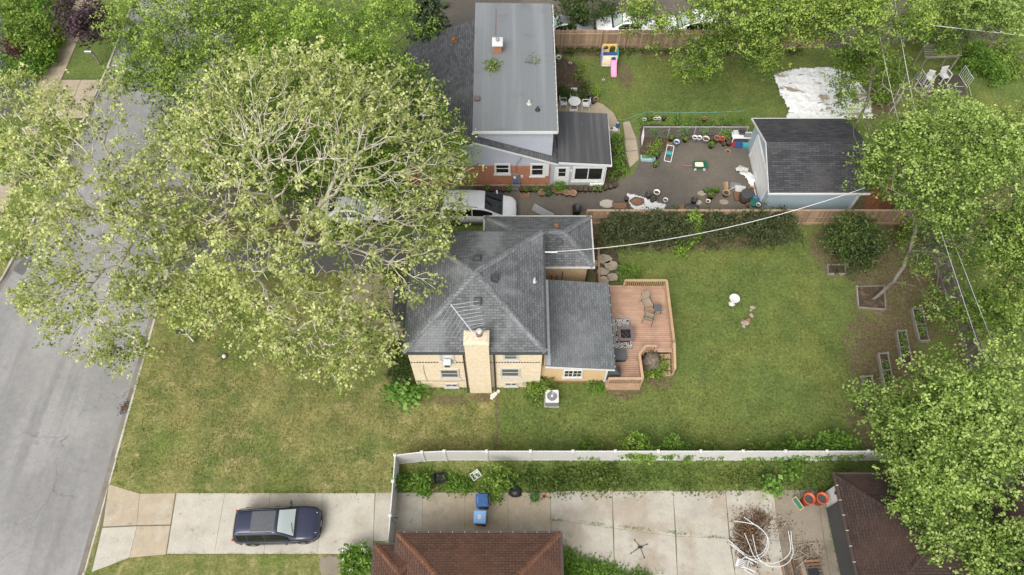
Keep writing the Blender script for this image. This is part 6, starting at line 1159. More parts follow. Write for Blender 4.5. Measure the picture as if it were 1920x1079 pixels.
# toy wagon
o = thing('toy_wagon', G(*Z4(885, 560), .01), 'green toy wagon with cream seat and pink handle on the asphalt', 'wagon'); 
MB().rings([[(a * x, b * y, z) for a, b in ((-.9, -1), (.9, -1), (1, -.8), (1, .8), (.9, 1), (-.9, 1), (-1, .8), (-1, -.8))] for x, y, z in ((.40, .22, .10), (.46, .27, .22), (.48, .29, .38), (.43, .24, .38), (.41, .22, .20))]).build('tub', 'green_plastic', o)
MB().rbox(-.34, .24, -.19, .19, .21, .36, .03).build('seat', 'cream_plastic', o)
for a in (-1, 1):
    for b in (-1, 1): MB().lathe([(.09, -.03), (.09, .03), (.03, .035)], 12).build('wheel', 'white_plastic', o, loc=(a * .32, b * .27, .09), rot=(R(90), 0, 0))
MB().tube([(-.47, 0, .18), (-.8, .05, .12), (-1.12, .12, .10)], .03, 6).tube([(-1.10, .02, .10), (-1.14, .22, .10)], .028, 6).build('handle', 'magenta_plastic', o)
# hose reel cart
o = thing('hose_cart', G(*Z4(604, 455), .01), 'white framed hose reel with green hose on the asphalt', 'hose reel', None, R(-14))
for s_ in (-1, 1): MB().tube([(s_ * .24, -.55, .05), (s_ * .24, .0, .42), (s_ * .24, .55, .5)], .025, 6).build('side_rail', 'foil', o)
for y, z in ((-.55, .05), (.55, .5)): MB().tube([(-.24, y, z), (.24, y, z)], .025, 6).build('cross_rail', 'foil', o)
rl = MB().lathe([(.10, -.18), (.10, .18)], 12); 
for k in range(7): rl.lathe([(.15 + .01 * (k % 2), -.17 + k * .05), (.17, -.145 + k * .05), (.15, -.12 + k * .05)], 12, caps=False)
rl.build('reel', 'teal_plastic', o, loc=(0, 0, .3), rot=(0, R(90), 0))
# troughs, bench and clutter
def trough(x, y, label, mat, w, d, h, rz=0, leaf='leaf_fresh', n=120, soil='soil'):
    u, v = Z4(x, y); o = thing('planter_trough', G(u, v, .012), label, 'planter', None, rz); MB().rings([[(a * p, b * q, z) for a, b in ((-1, -1), (1, -1), (1, 1), (-1, 1))] for p, q, z in ((w * .88, d * .85, 0), (w, d, h), (w * .92, d * .88, h), (w * .9, d * .86, h * .8))]).build('trough_wall', mat, o)
    if n: g = np.random.default_rng(n + int(x)); q = np.column_stack([g.uniform(-w, w, n) * .85, g.uniform(-d, d, n) * .8, h + g.random(n) * .16]); add_obj('plant', leaf_mesh('plant', q, .1, leaf, .45, seed=int(x)), o, 'stuff')
    else: MB().box(-w * .89, w * .89, -d * .85, d * .85, h * .6, h * .82).build('soil_fill', soil, o)
    return o
trough(412, 490, 'pale blue trough with green plants on the asphalt', 'pale_blue', .52, .2, .24, R(-4)); trough(995, 785, 'long green trough beside the wicker pot', 'brown_pot', .55, .15, .16, 0, 'leaf_fresh', 200); trough(155, 925, 'black rimmed wooden tray of soil left of the white sheet', 'charcoal', .5, .3, .2, 0, n=0, soil='plank_rust')
u, v = Z3(778, 805); o = thing('wooden_seed_tray', G(u, v, .012), 'small wooden tray standing in front of the minivan', 'tray', None, R(8)); MB().box(-.28, .28, -.2, .2, 0, .05).box(-.3, -.26, -.2, .2, .053, .2).box(.26, .3, -.2, .2, .053, .2).build('tray_wall', 'plank_tan', o); MB().box(-.257, .257, -.19, .19, .053, .12).build('soil_fill', 'plank_rust', o)
o = thing('step_ladder', G(*Z3(690, 735), .012), 'blue topped step ladder against the brick wall below the meter', 'ladder')
for i in range(3): MB().box(-.24, .24, -.15 + i * .12, .05 + i * .12, .22 * (i + 1) - .03, .22 * (i + 1)).build('tread', 'blue_plastic' if i == 2 else 'grey_metal', o)
for s_ in (-1, 1): MB().beam((s_ * .25, -.18, 0), (s_ * .22, .22, .7), .03, .05).build('leg', 'grey_metal', o); MB().beam((s_ * .25, .32, 0), (s_ * .22, .24, .68), .03, .04).build('leg', 'grey_metal', o)
o = thing('work_bench', G(*Z4(1258, 330), .012), 'white bench with trays and blue tubs against the blue garage', 'bench')
MB().box(-.72, .72, -.3, .3, .72, .77).build('bench_top', 'foil', o)
for a in (-1, 1):
    for b in (-1, 1): MB().box(a * .66 - .03, a * .66 + .03, b * .25 - .03, b * .25 + .03, 0, .717).build('leg', 'white_trim', o)
for i, (x, y, m_, w, h_, z_) in enumerate(((-.55, .05, 'white_plastic', .16, .35, .773), (-.05, .12, 'charcoal', .2, .24, .773), (.35, -.05, 'grey_metal', .3, .06, .773), (-.2, -.35, 'blue_plastic', .32, .22, .012), (.4, -.38, 'teal_plastic', .3, .2, .012), (-.55, -.34, 'red_plastic', .16, .3, .012))):
    q = o.location; t_ = thing('tub', (q.x + x, q.y + y, z_), ['white jug at the left end of the work bench', 'charcoal box on the work bench', 'flat grey tray on the work bench', 'blue tub on the ground under the work bench', 'teal tub on the ground at the right of the work bench', 'red can under the left end of the work bench'][i], 'container', 'containers on and under the work bench'); MB().rings([[(a * p, b * p * .7, zz) for a, b in ((-1, -1), (1, -1), (1, 1), (-1, 1))] for p, zz in ((w * .85, 0), (w, h_), (w * .85, h_), (w * .75, h_ * .3))]).build('tub_wall', m_, t_)
def cloth(name, poly, label, cat, mat, seed=1, amp=.12, z0=.02, step=.14, edge=.0, px=True):
    """crumpled sheet over a ground polygon"""
    P = np.array(pxs(poly) if px else poly); lo, hi = P.min(0), P.max(0); c = P.mean(0); g = np.random.default_rng(seed); K = g.normal(size=(9, 2)) * np.array([2.2, 2.2]); ph = g.uniform(0, 6.28, 9); am = g.uniform(.3, 1, 9)
    nx, ny = int((hi[0] - lo[0]) / step) + 1, int((hi[1] - lo[1]) / step) + 1; V = []; idx = {}; F = []
    def ins(x, y):
        r = False; j = len(P) - 1
        for i in range(len(P)):
            if (P[i][1] > y) != (P[j][1] > y) and x < (P[j][0] - P[i][0]) * (y - P[i][1]) / (P[j][1] - P[i][1] + 1e-9) + P[i][0]: r = not r
            j = i
        return r
    cell = [[ins(lo[0] + (i + .5) * step, lo[1] + (j + .5) * step) for j in range(ny)] for i in range(nx)]
    for i in range(nx):
        for j in range(ny):
            if not cell[i][j]: continue
            q = []
            for (a, b) in ((i, j), (i + 1, j), (i + 1, j + 1), (i, j + 1)):
                if (a, b) not in idx:
                    x, y = lo[0] + a * step, lo[1] + b * step; w = sum(am[k] * (1 - abs(math.sin(K[k] @ np.array([x, y]) + ph[k]))) ** 2 for k in range(9)) / 3.2; idx[(a, b)] = len(V); jx, jy = g.normal(size=2) * step * .22; V.append((x + jx - c[0], y + jy - c[1], w * amp + g.normal() * amp * .05 + .004))
                q.append(idx[(a, b)])
            F.append(q)
    m_ = MB(); m_.v = V; m_.f = [tuple(f) for f in F]; me = m_.mesh(name); me.materials.append(MATS[mat]); me.polygons.foreach_set('use_smooth', [True] * len(me.polygons)); o = bpy.data.objects.new(name, me); link(o); o.location = (c[0], c[1], z0); sm = o.modifiers.new('thick', 'SOLIDIFY'); sm.thickness = .006; sm.offset = 1; return tag(o, label, cat)
m = MatB('tarp_white', (0.74, 0.735, 0.72), 0.5); m.layer((0.26, 0.20, 0.11), 0.8, 0.56, 0.62, 0.85, 5, stretch=(0.6, 1.6, 1)); m.layer((0.17, 0.17, 0.14), 1.7, 0.60, 0.66, 0.85, 5, stretch=(0.5, 2.0, 1)); m.bump(m.noise(1.8, 4), 0.7, 0.2); m.speck(3, 0.06); m.done()
cloth('white_tarp', [(1450, 141), (1490, 131), (1555, 127), (1600, 140), (1632, 188), (1636, 224), (1560, 226), (1472, 224), (1479, 207), (1462, 178)], 'large crumpled white tarp with muddy puddles on the lawn behind the blue garage', 'tarp', 'tarp_white', 4, .16, .012, .10)
cloth('white_sheet', [Z4(220, 800), Z4(290, 812), Z4(400, 850), Z4(590, 905), Z4(560, 960), Z4(350, 985), Z4(255, 925)], 'white plastic sheet holding brown soil by the board fence', 'sheet', 'white_plastic', 7, .16, .014, .09)
blob('soil_heap', *Z4(315, 880), 'heap of brown soil on the white sheet', 'soil', 'plank_rust', .48, .33, .32, 5)
cloth('canvas_heap', [Z4(1215, 580), Z4(1265, 548), Z4(1330, 580), Z4(1345, 615), Z4(1290, 620), Z4(1225, 610)], 'crumpled stained canvas by the garage door', 'cloth', 'off_white', 9, .32, .014, .09); cloth('white_cloth', [Z4(1250, 625), Z4(1330, 612), Z4(1385, 640), Z4(1390, 700), Z4(1405, 830), Z4(1375, 760), Z4(1330, 690), Z4(1295, 650)], 'long crumpled white cloth trailing beside the garage door', 'cloth', 'white_plastic', 10, .3, .014, .09)
o = thing('yellow_stakes', G(*Z4(1140, 780), .012), 'bundle of yellow wooden stakes by the wicker pot', 'stakes')
for i in range(4): MB().beam((-.15 + i * .07, -.2, .03), (-.10 + i * .08, .75, .06 + .02 * i), .05, .03).build('stake', 'plank_tan', o)
MB().beam((.05, -.05, .12), (.75, .4, .14), .03, .025).build('stake', 'cream_plastic', o)
o = thing('board_pile', G(*Z4(1240, 790), .012), 'pile of grey and rusty boards near the dark barrel', 'boards', None, R(-12)); MB().box(-.55, .2, .15, .75, .0, .12).build('sheet', 'grey_metal', o); MB().box(-.2, .5, -.05, .5, .123, .17).build('sheet', 'off_white', o); MB().box(-.25, .35, -.75, -.06, .02, .15, rz=.2).build('sheet', 'plank_rust', o)
o = thing('dark_barrel', G(*Z4(1300, 860), .012), 'big dark brown barrel with lid near the garage door', 'barrel'); MB().lathe([(.36, 0), (.42, .2), (.43, .45), (.40, .68), (.38, .72)], 18).build('barrel_wall', 'brown_pot', o, True); MB().lathe([(.40, .722), (.40, .76), (.30, .79)], 18).build('barrel_lid', 'charcoal', o)
o = thing('blue_basin', G(*Z4(1380, 890), .012), 'dark blue basin with green contents at the garage corner', 'basin'); MB().lathe([(.34, 0), (.44, .28), (.47, .28), (.40, .24), (.32, .06)], 16).build('basin_wall', 'blue_plastic', o, True); MB().lathe([(.37, .16), (.2, .2)], 12).build('contents', 'leaf_hosta' if False else 'green_plastic', o)
for i, (x, y, s_, m_) in enumerate(((910, 800, .26, 'stone'), (1115, 880, .28, 'stone'), (40, 895, .45, 'concrete_yard'), (750, 930, .33, 'terracotta'), (865, 882, .3, 'concrete_yard'))): u, v = Z4(x, y); tag(MB().lathe([(s_, 0), (s_ * 1.03, .03), (s_ * .85, .06)], 9, sx=1.15, sy=.8).build('flat_stone', m_, loc=G(u, v, .012)), ['round grey flat stone near the brown pot', 'grey flat stone by the wicker pot', 'large grey flat slab left of the soil tray', 'orange clay disc by the board fence', 'pale slab under the black pot by the fence'][i], 'stone', 'flat stones on the asphalt yard')
o = blob('dark_heap', *Z4(815, 925), 'dark folded tarp with a wire frame by the board fence', 'tarp', 'charcoal', .5, .28, .2, 11)
o = thing('rubbish_can', G(1080, 402, .012), 'open black rubbish can behind the garage wing roof', 'rubbish can'); MB().lathe([(.24, 0), (.3, .72), (.33, .73), (.33, .76), (.28, .75), (.24, .1)], 16).build('can_wall', 'black_plastic', o, True); MB().lathe([(.24, .1), (.05, .11)], 12).build('bottom', 'black_plastic', o)
o = thing('leaning_panel', G(1016, 404, .012), 'thin pale panel leaning by the garage wing roof', 'panel', None, R(-33)); MB().box(-.8, .8, -.02, .02, 0, .5, tilt=('X', R(-40)), piv=(0, 0, 0)).build('panel_board', 'grey_metal', o)
# plastic climber with slide
o = thing('plastic_climber', G(1141, 118, .0), 'toddler climbing house with pink slide on the back lawn', 'slide', None, 0, 1.08)
def arch_wall(x0, x1, y, z0, z1, holes, mat, nm, axis='y', th=.06):
    """upright panel with arched openings cut through"""
    m_ = MB(); segs = []; xs = sorted([x0, x1] + [h_[0] for h_ in holes] + [h_[1] for h_ in holes])
    def bx(a, b, c, d):
        if axis == 'y': m_.box(a, b, y - th / 2, y + th / 2, c, d)
        else: m_.box(y - th / 2, y + th / 2, a, b, c, d)
    for i in range(len(xs) - 1):
        a, b = xs[i], xs[i + 1]; hh = [h_ for h_ in holes if abs(h_[0] - a) < 1e-6 and abs(h_[1] - b) < 1e-6]
        if not hh: bx(a, b, z0, z1); continue
        (ha, hb, hz0, hz1) = hh[0]; w = hb - ha; n = 6
        if hz0 > z0: bx(a, b, z0, hz0)
        for k in range(n):
            xa, xb = ha + w * k / n, ha + w * (k + 1) / n; t = ((xa + xb) / 2 - ha) / w * 2 - 1; zt = hz1 - w / 2 * (1 - math.sqrt(max(0, 1 - t * t))); bx(xa, xb, zt, z1)
    return m_.build(nm, mat, o)
arch_wall(-.52, .52, .5, 0, 1.25, [(-.42, -.08, .75, 1.12), (.02, .42, .35, 1.12)], 'yellow_plastic', 'back_wall'); arch_wall(-.52, .52, -.35, 0, .95, [(.08, .42, .5, .9)], 'cream_plastic', 'front_wall')
arch_wall(-.318, .47, -.55, 0, 1.12, [(-.1, .25, .6, 1.0)], 'purple_plastic', 'side_wall', 'x'); arch_wall(-.318, .47, .55, 0, 1.12, [(-.1, .25, .4, 1.0)], 'teal_plastic', 'side_wall', 'x')
for k in range(5): MB().box(-.46, .04, -.48 + k * .012, -.382, .1 + k * .16, .15 + k * .16).build('climbing_step', 'cream_plastic', o)
MB().box(-.515, .515, -.315, .465, .52, .56).build('platform', 'blue_plastic', o)
MB().rings([[(.06, y, z), (.46, y, z), (.46, y, z + .12), (.42, y, z + .12), (.42, y, z + .03), (.10, y, z + .03), (.10, y, z + .12), (.06, y, z + .12)] for y, z in ((-.385, .56), (-.6, .5), (-1.1, .18), (-1.35, .06), (-1.5, .05))]).build('slide', 'pink_plastic', o)
# patio table and chairs
o = thing('patio_table', G(1076, 203, .02), 'round white plastic table on the patio between plastic chairs', 'table'); MB().lathe([(.45, .68), (.46, .70), (.45, .73), (.05, .735)], 18).build('table_top', 'white_plastic', o)
for k in range(4): a = k * math.pi / 2 + .7; MB().beam((.3 * math.cos(a), .3 * math.sin(a), .68), (.38 * math.cos(a), .38 * math.sin(a), 0), .06, .05).build('leg', 'white_plastic', o)
tb = o.location
for (dx, dy, rz, lab) in ((0, .85, 0, 'white plastic chair behind the patio table'), (.85, -.05, -90, 'white plastic chair right of the patio table'), (-.1, -.8, 180, 'white plastic chair in front of the patio table'), (-.8, .1, 90, 'white plastic chair left of the patio table')): plastic_chair((tb.x + dx, tb.y + dy, .02), R(rz), lab, group='white chairs round the patio table')
o = thing('rain_barrel', G(1157, 240, .02), 'dark blue jug on the patio corner', 'jug'); MB().lathe([(.13, 0), (.14, .3), (.07, .42), (.05, .5)], 12).build('jug_wall', 'blue_plastic', o, True); MB().lathe([(.06, .5), (.06, .54)], 10).build('cap', 'white_plastic', o)
o = thing('white_tray', G(1149, 243, .02), 'pale rectangular tray on the patio beside the dark jug', 'tray'); MB().rbox(-.35, .35, -.18, .18, 0, .1, .02).build('tray_wall', 'foil', o); MB().rbox(-.2, .0, -.1, .1, .102, .16, .02).build('pad', 'plank_rust', o)
# ------------------------------------------------------------------ pergola corner
o = thing('pergola', G(1768, 140), 'weathered slatted pergola with vines in the far corner', 'pergola'); b0 = o.location; PZ_ = 2.1
T = [G(u, v, PZ_) - b0 for (u, v) in ((1738, 109), (1798, 106), (1792, 83), (1734, 86))]
for q in T: MB().box(q.x - .05, q.x + .05, q.y - .05, q.y + .05, 0, PZ_ - .05).build('post', 'bed_timber', o)
for (i, j) in ((0, 1), (3, 2)): MB().beam(T[i], T[j], .05, .12).build('beam', 'bed_timber', o)
for k in range(8): a, b = T[0].lerp(T[3], k / 7), T[1].lerp(T[2], k / 7); MB().beam(a + Vector((-.2, 0, .09)), b + Vector((.2, 0, .09)), .045, .05).build('slat', 'bed_timber', o)
g = np.random.default_rng(12); n = 600; s_, t_ = g.random((2, n)); A = np.array([list(q) for q in T]); q = (A[0] * (1 - s_)[:, None] + A[1] * s_[:, None]) * (1 - t_)[:, None] + (A[3] * (1 - s_)[:, None] + A[2] * s_[:, None]) * t_[:, None]; q = q[(s_ > .25)]; q[:, 2] += .12 + np.abs(g.normal(size=len(q))) * .12; v_ = add_obj('vine', leaf_mesh('vine', q, .16, 'leaf_maple', .5, seed=5), o)
sheet('sitting_platform', pxs([(1716, 152), (1800, 140), (1812, 178), (1735, 186)]), .03, 'plank_dark', th=.05); tag(MB().box(-.9, .9, -.55, .55, 0, .012).build('dark_mat', 'charcoal', loc=G(1782, 166, .034), rot=(0, 0, .1)), 'dark blue-grey mat on the platform by the pergola', 'mat')
plastic_chair(G(1738, 154, .03), R(-20), 'white plastic chair beside the left railing panel near the pergola'); plastic_chair(G(1764, 152, .03), R(15), 'larger white chair with rounded back in front of the pergola', 1.25)
def rail_panel(a, b, label, h=1.0):
    p, q = G(*a), G(*b); o = thing('railing_panel', p, label, 'railing', 'white railing panels by the pergola'); d = q - p
    for z in (.1, h): MB().tube([(0, 0, z), (d.x, d.y, z)], .02, 5).build('rail', 'white_plastic', o)
    for i in range(8): MB().tube([(d.x * i / 7, d.y * i / 7, 0 if i in (0, 7) else .1), (d.x * i / 7, d.y * i / 7, h + (.04 if i in (0, 7) else 0))], .016, 5).build('bar', 'white_plastic', o)
rail_panel((1718, 150), (1735, 176), 'white metal railing panel left of the white chairs'); rail_panel((1797, 142), (1812, 166), 'white metal railing panel right of the dark mat')
sticks('firewood_branches', 1768, 172, 'long dead branches lying on the platform near the pergola', 9, 1.7, (.6, .3), 'bark_dead', 21, .03)
o = thing('ladder_frame', G(1900, 100), 'old wooden frame lying at the right edge behind the lawn', 'frame', None, R(-40))
for y in (-.35, .35): MB().beam((-1.3, y, .1), (1.3, y, .15), .07, .05).build('side_rail', 'bed_timber', o)
for i in range(6): MB().beam((-1.1 + i * .44, -.35, .13), (-1.1 + i * .44, .35, .13), .05, .04).build('rung', 'bed_timber', o)
# string lines over the bed, cables
o = thing('string_line', G(1215, 235), 'green string on thin stakes above the planted strip behind the chain link fence', 'string'); b0 = o.location; L_ = [G(1212, 210, 1.4) - b0, G(1270, 212, 1.3) - b0, G(1342, 211, 1.38) - b0, G(1394, 208, 1.4) - b0]
for q in (L_[0], L_[2], L_[3]): MB().tube([(q.x, q.y, 0), q], .014, 4).build('stake', 'green_plastic', o)
MB().tube(L_, .012, 4).tube([L_[0], G(1190, 225, .3) - b0], .008, 4).tube([L_[0], L_[0] + Vector((-1.6, -.3, -.5)), L_[0] + Vector((-3.2, -.3, -.5))], .008, 4).build('string', 'leaf_hosta' if False else 'teal_plastic', o)
def cable(name, A, B, sag, label, mat='cable_white', r=.022, n=24):
    A, B = Vector(A), Vector(B); o = thing(name, A, label, 'cable'); pts = [(B - A) * (i / n) - Vector((0, 0, sag * 4 * (i / n) * (1 - i / n))) for i in range(n + 1)]; MB().tube(pts, r, 5).build('wire', mat, o); return o
A_ = G(1022, 473, 5.6); c1 = cable('service_cable', A_, G(1960, 215, 8.5), 3.1, 'white service cable running from the tan house roof to the right over the fence', r=.019); MB().tube([(0, 0, 0), (.25, .02, -.03), (.4, .0, -.02), (.7, .03, -.06)], .03, 6).build('splice', 'cable_white', c1)
cable('overhead_wire', G(1672, -40, 7.4), G(1728, 262, 6.2), .2, 'pale overhead wire crossing above the back garden, right of the tall trunk', r=.016); cable('overhead_wire', G(1634, -20, 7.6), G(1694, 265, 5.6), .2, 'thin pale overhead wire close to the tall leaning trunk', r=.012)
cable('overhead_wire', G(1500, 16, 8), G(1990, 74, 8), .1, 'pale wire crossing above the weathered fence at the top right', r=.016); cable('overhead_wire', G(1760, 420, 7), G(1930, 920, 7), .1, 'left of two parallel wires over the right side lawn', 'cable_grey', .016); cable('overhead_wire', G(1776, 420, 7), G(1950, 860, 7), .1, 'right of two parallel wires over the right side lawn', 'cable_grey', .014)
# stepping stones beside the garage wing
o = sheet('stone_path', wob(pxs([(1110, 470), (1160, 465), (1162, 530), (1118, 532)]), .3, .06), .006, 'soil')
for i, (u, v, s_) in enumerate(((1133, 486, .5), (1146, 499, .52), (1130, 510, .4), (1148, 520, .42), (1133, 526, .4), (1117, 495, .3))): g_ = random.Random(i); MB().prism([(s_ * math.cos(a) * g_.uniform(.8, 1.15), s_ * .8 * math.sin(a) * g_.uniform(.8, 1.15)) for a in [k * math.pi * 2 / 7 for k in range(7)]], .0, .05).build('flagstone', 'flagstone', o, loc=G(u, v))
tag(MB().beam(G(1122, 465, .08), G(1124, 532, .08), .12, .15).build('edging_timber', 'plank_tan'), 'tan edging timber along the stepping stone path', 'timber')
# front bench and porch bits
o = thing('porch_bench', G(715, 600, .03), 'dark slatted bench on the front walk under the leaves', 'bench')
for i in range(4): MB().box(-.7, .7, -.2 + i * .11, -.11 + i * .11, .42, .45).build('seat_slat', 'plank_dark', o)
for i in range(3): MB().box(-.7, .7, .25, .28, .55 + i * .13, .65 + i * .13).build('back_slat', 'plank_dark', o)
for s_ in (-1, 1): MB().box(s_ * .62 - .03, s_ * .62 + .03, -.2, .24, 0, .417).build('leg', 'dark_metal', o)
o = thing('blue_bin', G(402, 113), 'small pale blue bin glimpsed under the trees at the top left', 'bin'); MB().rbox(-.3, .3, -.25, .25, 0, .8, .04).build('body', 'light_blue', o); MB().rbox(-.33, .33, -.28, .28, .803, .88, .03).build('lid', 'pale_blue', o)
cloth('blue_tarp', [(1128, 0), (1172, 0), (1174, 8), (1128, 8)], 'blue tarp at the top edge behind the bushes', 'tarp', 'blue_plastic', 3, .5, .9, .12)
o = thing('green_roll', G(820, 12, .03), 'teal garden hose coil standing beside the rear porch paving', 'hose'); MB().tube([(0, -.6, .1), (.05, -.2, .3), (0, .2, .3), (.05, .7, .1)], .11, 8).build('coil', 'teal_plastic', o)
pot(788, 16, 'black pot by the rear porch paving at the top edge', 'black_plastic', .28, .35, plant=1, leaf='leaf_dark'); pot(834, 14, 'dark green pot right of the teal hose at the top edge', 'charcoal', .3, .35, plant=1)
leaf_material('leaf_weed', ((0.05, 0.085, 0.016), (0.10, 0.155, 0.028), (0.22, 0.27, 0.06)))
# ------------------------------------------------------------------ trees
# sycamores: pale limbs showing through thin foliage; guides are the limbs one can follow in the photograph (pixel, pixel, height)
SA = (575, 456)
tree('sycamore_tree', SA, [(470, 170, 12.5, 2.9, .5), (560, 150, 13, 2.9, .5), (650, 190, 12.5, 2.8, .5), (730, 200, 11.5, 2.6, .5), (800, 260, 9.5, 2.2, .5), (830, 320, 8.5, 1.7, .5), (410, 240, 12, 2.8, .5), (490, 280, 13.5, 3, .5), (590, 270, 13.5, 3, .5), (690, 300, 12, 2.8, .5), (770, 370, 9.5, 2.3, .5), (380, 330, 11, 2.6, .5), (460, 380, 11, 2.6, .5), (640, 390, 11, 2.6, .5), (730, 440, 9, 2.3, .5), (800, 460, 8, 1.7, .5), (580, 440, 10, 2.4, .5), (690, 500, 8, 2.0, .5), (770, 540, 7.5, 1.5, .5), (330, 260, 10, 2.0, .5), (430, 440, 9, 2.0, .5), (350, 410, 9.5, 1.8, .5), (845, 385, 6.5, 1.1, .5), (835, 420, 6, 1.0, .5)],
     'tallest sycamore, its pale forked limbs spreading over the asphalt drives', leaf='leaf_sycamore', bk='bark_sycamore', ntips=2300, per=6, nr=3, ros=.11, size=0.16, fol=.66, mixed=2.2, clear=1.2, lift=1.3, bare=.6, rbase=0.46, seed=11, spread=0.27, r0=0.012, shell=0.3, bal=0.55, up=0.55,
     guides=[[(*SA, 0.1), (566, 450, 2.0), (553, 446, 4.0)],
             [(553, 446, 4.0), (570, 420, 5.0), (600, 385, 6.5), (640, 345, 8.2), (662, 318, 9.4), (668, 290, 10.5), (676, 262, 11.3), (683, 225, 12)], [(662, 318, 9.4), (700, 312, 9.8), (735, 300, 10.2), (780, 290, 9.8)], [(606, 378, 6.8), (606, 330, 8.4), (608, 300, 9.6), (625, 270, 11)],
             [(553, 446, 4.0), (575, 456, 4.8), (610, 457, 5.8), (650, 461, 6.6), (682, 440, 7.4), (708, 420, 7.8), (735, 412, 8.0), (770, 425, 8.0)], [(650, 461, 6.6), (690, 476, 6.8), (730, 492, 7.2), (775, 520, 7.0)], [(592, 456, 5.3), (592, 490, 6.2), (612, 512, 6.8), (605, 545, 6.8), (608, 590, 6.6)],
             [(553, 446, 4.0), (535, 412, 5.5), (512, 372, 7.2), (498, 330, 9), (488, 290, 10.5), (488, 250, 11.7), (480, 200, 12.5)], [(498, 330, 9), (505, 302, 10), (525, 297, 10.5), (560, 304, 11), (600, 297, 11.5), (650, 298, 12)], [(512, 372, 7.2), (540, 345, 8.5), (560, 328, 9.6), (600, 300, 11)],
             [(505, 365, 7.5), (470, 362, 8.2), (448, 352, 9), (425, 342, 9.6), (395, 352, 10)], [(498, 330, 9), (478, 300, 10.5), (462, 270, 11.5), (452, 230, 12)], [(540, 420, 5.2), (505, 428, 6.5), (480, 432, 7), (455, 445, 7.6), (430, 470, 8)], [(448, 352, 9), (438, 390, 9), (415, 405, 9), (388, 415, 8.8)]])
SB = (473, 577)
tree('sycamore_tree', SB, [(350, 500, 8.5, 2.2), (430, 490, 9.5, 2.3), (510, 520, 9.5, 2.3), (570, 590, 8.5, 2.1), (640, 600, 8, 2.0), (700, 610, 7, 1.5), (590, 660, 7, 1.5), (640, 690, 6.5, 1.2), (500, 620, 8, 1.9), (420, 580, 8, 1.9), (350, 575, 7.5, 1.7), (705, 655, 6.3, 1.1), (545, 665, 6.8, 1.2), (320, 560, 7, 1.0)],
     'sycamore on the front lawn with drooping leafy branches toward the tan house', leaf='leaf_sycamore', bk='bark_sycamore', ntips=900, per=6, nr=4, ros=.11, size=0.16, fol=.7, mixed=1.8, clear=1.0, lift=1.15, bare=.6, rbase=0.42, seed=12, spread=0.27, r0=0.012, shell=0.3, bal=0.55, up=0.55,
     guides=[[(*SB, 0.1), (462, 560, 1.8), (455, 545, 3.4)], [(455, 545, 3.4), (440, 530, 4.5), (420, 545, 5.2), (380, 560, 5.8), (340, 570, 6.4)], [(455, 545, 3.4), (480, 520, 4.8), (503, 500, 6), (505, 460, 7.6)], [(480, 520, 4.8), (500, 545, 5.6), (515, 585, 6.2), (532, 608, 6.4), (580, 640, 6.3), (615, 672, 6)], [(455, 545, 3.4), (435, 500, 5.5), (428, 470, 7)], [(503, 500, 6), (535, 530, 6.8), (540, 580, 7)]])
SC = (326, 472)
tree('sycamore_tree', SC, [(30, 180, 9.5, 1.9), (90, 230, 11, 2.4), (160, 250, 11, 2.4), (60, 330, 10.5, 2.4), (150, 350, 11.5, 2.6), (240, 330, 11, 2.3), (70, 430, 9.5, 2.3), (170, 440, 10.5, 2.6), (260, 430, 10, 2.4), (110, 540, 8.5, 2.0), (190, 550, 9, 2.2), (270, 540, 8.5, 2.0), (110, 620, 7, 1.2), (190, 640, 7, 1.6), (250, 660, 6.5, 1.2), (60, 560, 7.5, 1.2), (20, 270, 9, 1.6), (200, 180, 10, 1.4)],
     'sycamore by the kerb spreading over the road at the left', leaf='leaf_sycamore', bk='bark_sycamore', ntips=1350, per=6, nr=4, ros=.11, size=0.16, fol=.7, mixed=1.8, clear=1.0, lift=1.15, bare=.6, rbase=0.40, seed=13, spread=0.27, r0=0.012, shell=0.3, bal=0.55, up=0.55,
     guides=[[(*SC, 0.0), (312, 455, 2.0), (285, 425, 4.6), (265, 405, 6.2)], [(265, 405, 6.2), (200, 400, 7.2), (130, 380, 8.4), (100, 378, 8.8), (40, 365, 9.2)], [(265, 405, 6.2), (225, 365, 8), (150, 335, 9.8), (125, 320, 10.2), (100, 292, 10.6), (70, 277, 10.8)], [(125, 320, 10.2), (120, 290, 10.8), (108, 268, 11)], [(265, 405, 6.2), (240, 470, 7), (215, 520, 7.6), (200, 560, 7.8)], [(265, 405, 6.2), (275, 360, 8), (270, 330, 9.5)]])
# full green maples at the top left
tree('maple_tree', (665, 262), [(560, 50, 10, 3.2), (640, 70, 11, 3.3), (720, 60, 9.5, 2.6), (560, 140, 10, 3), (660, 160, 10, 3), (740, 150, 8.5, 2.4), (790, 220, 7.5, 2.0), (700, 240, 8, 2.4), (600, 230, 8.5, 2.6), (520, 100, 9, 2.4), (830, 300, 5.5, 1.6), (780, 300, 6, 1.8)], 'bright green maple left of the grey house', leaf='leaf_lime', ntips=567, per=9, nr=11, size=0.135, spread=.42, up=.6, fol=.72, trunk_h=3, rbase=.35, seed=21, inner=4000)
tree('maple_tree', (360, 200), [(290, 40, 9, 2.6), (350, 80, 10, 2.8), (420, 40, 10, 2.8), (300, 130, 8, 2.2), (380, 150, 9, 2.6), (450, 120, 9, 2.6), (490, 40, 9, 2.4), (255, 90, 7.5, 1.6), (240, 150, 6, 1.2)], 'green maple overhanging the road at the top left', leaf='leaf_maple', ntips=430, per=9, nr=11, size=0.135, spread=.42, up=.6, fol=.72, trunk_h=3, rbase=.32, seed=22, inner=2500)
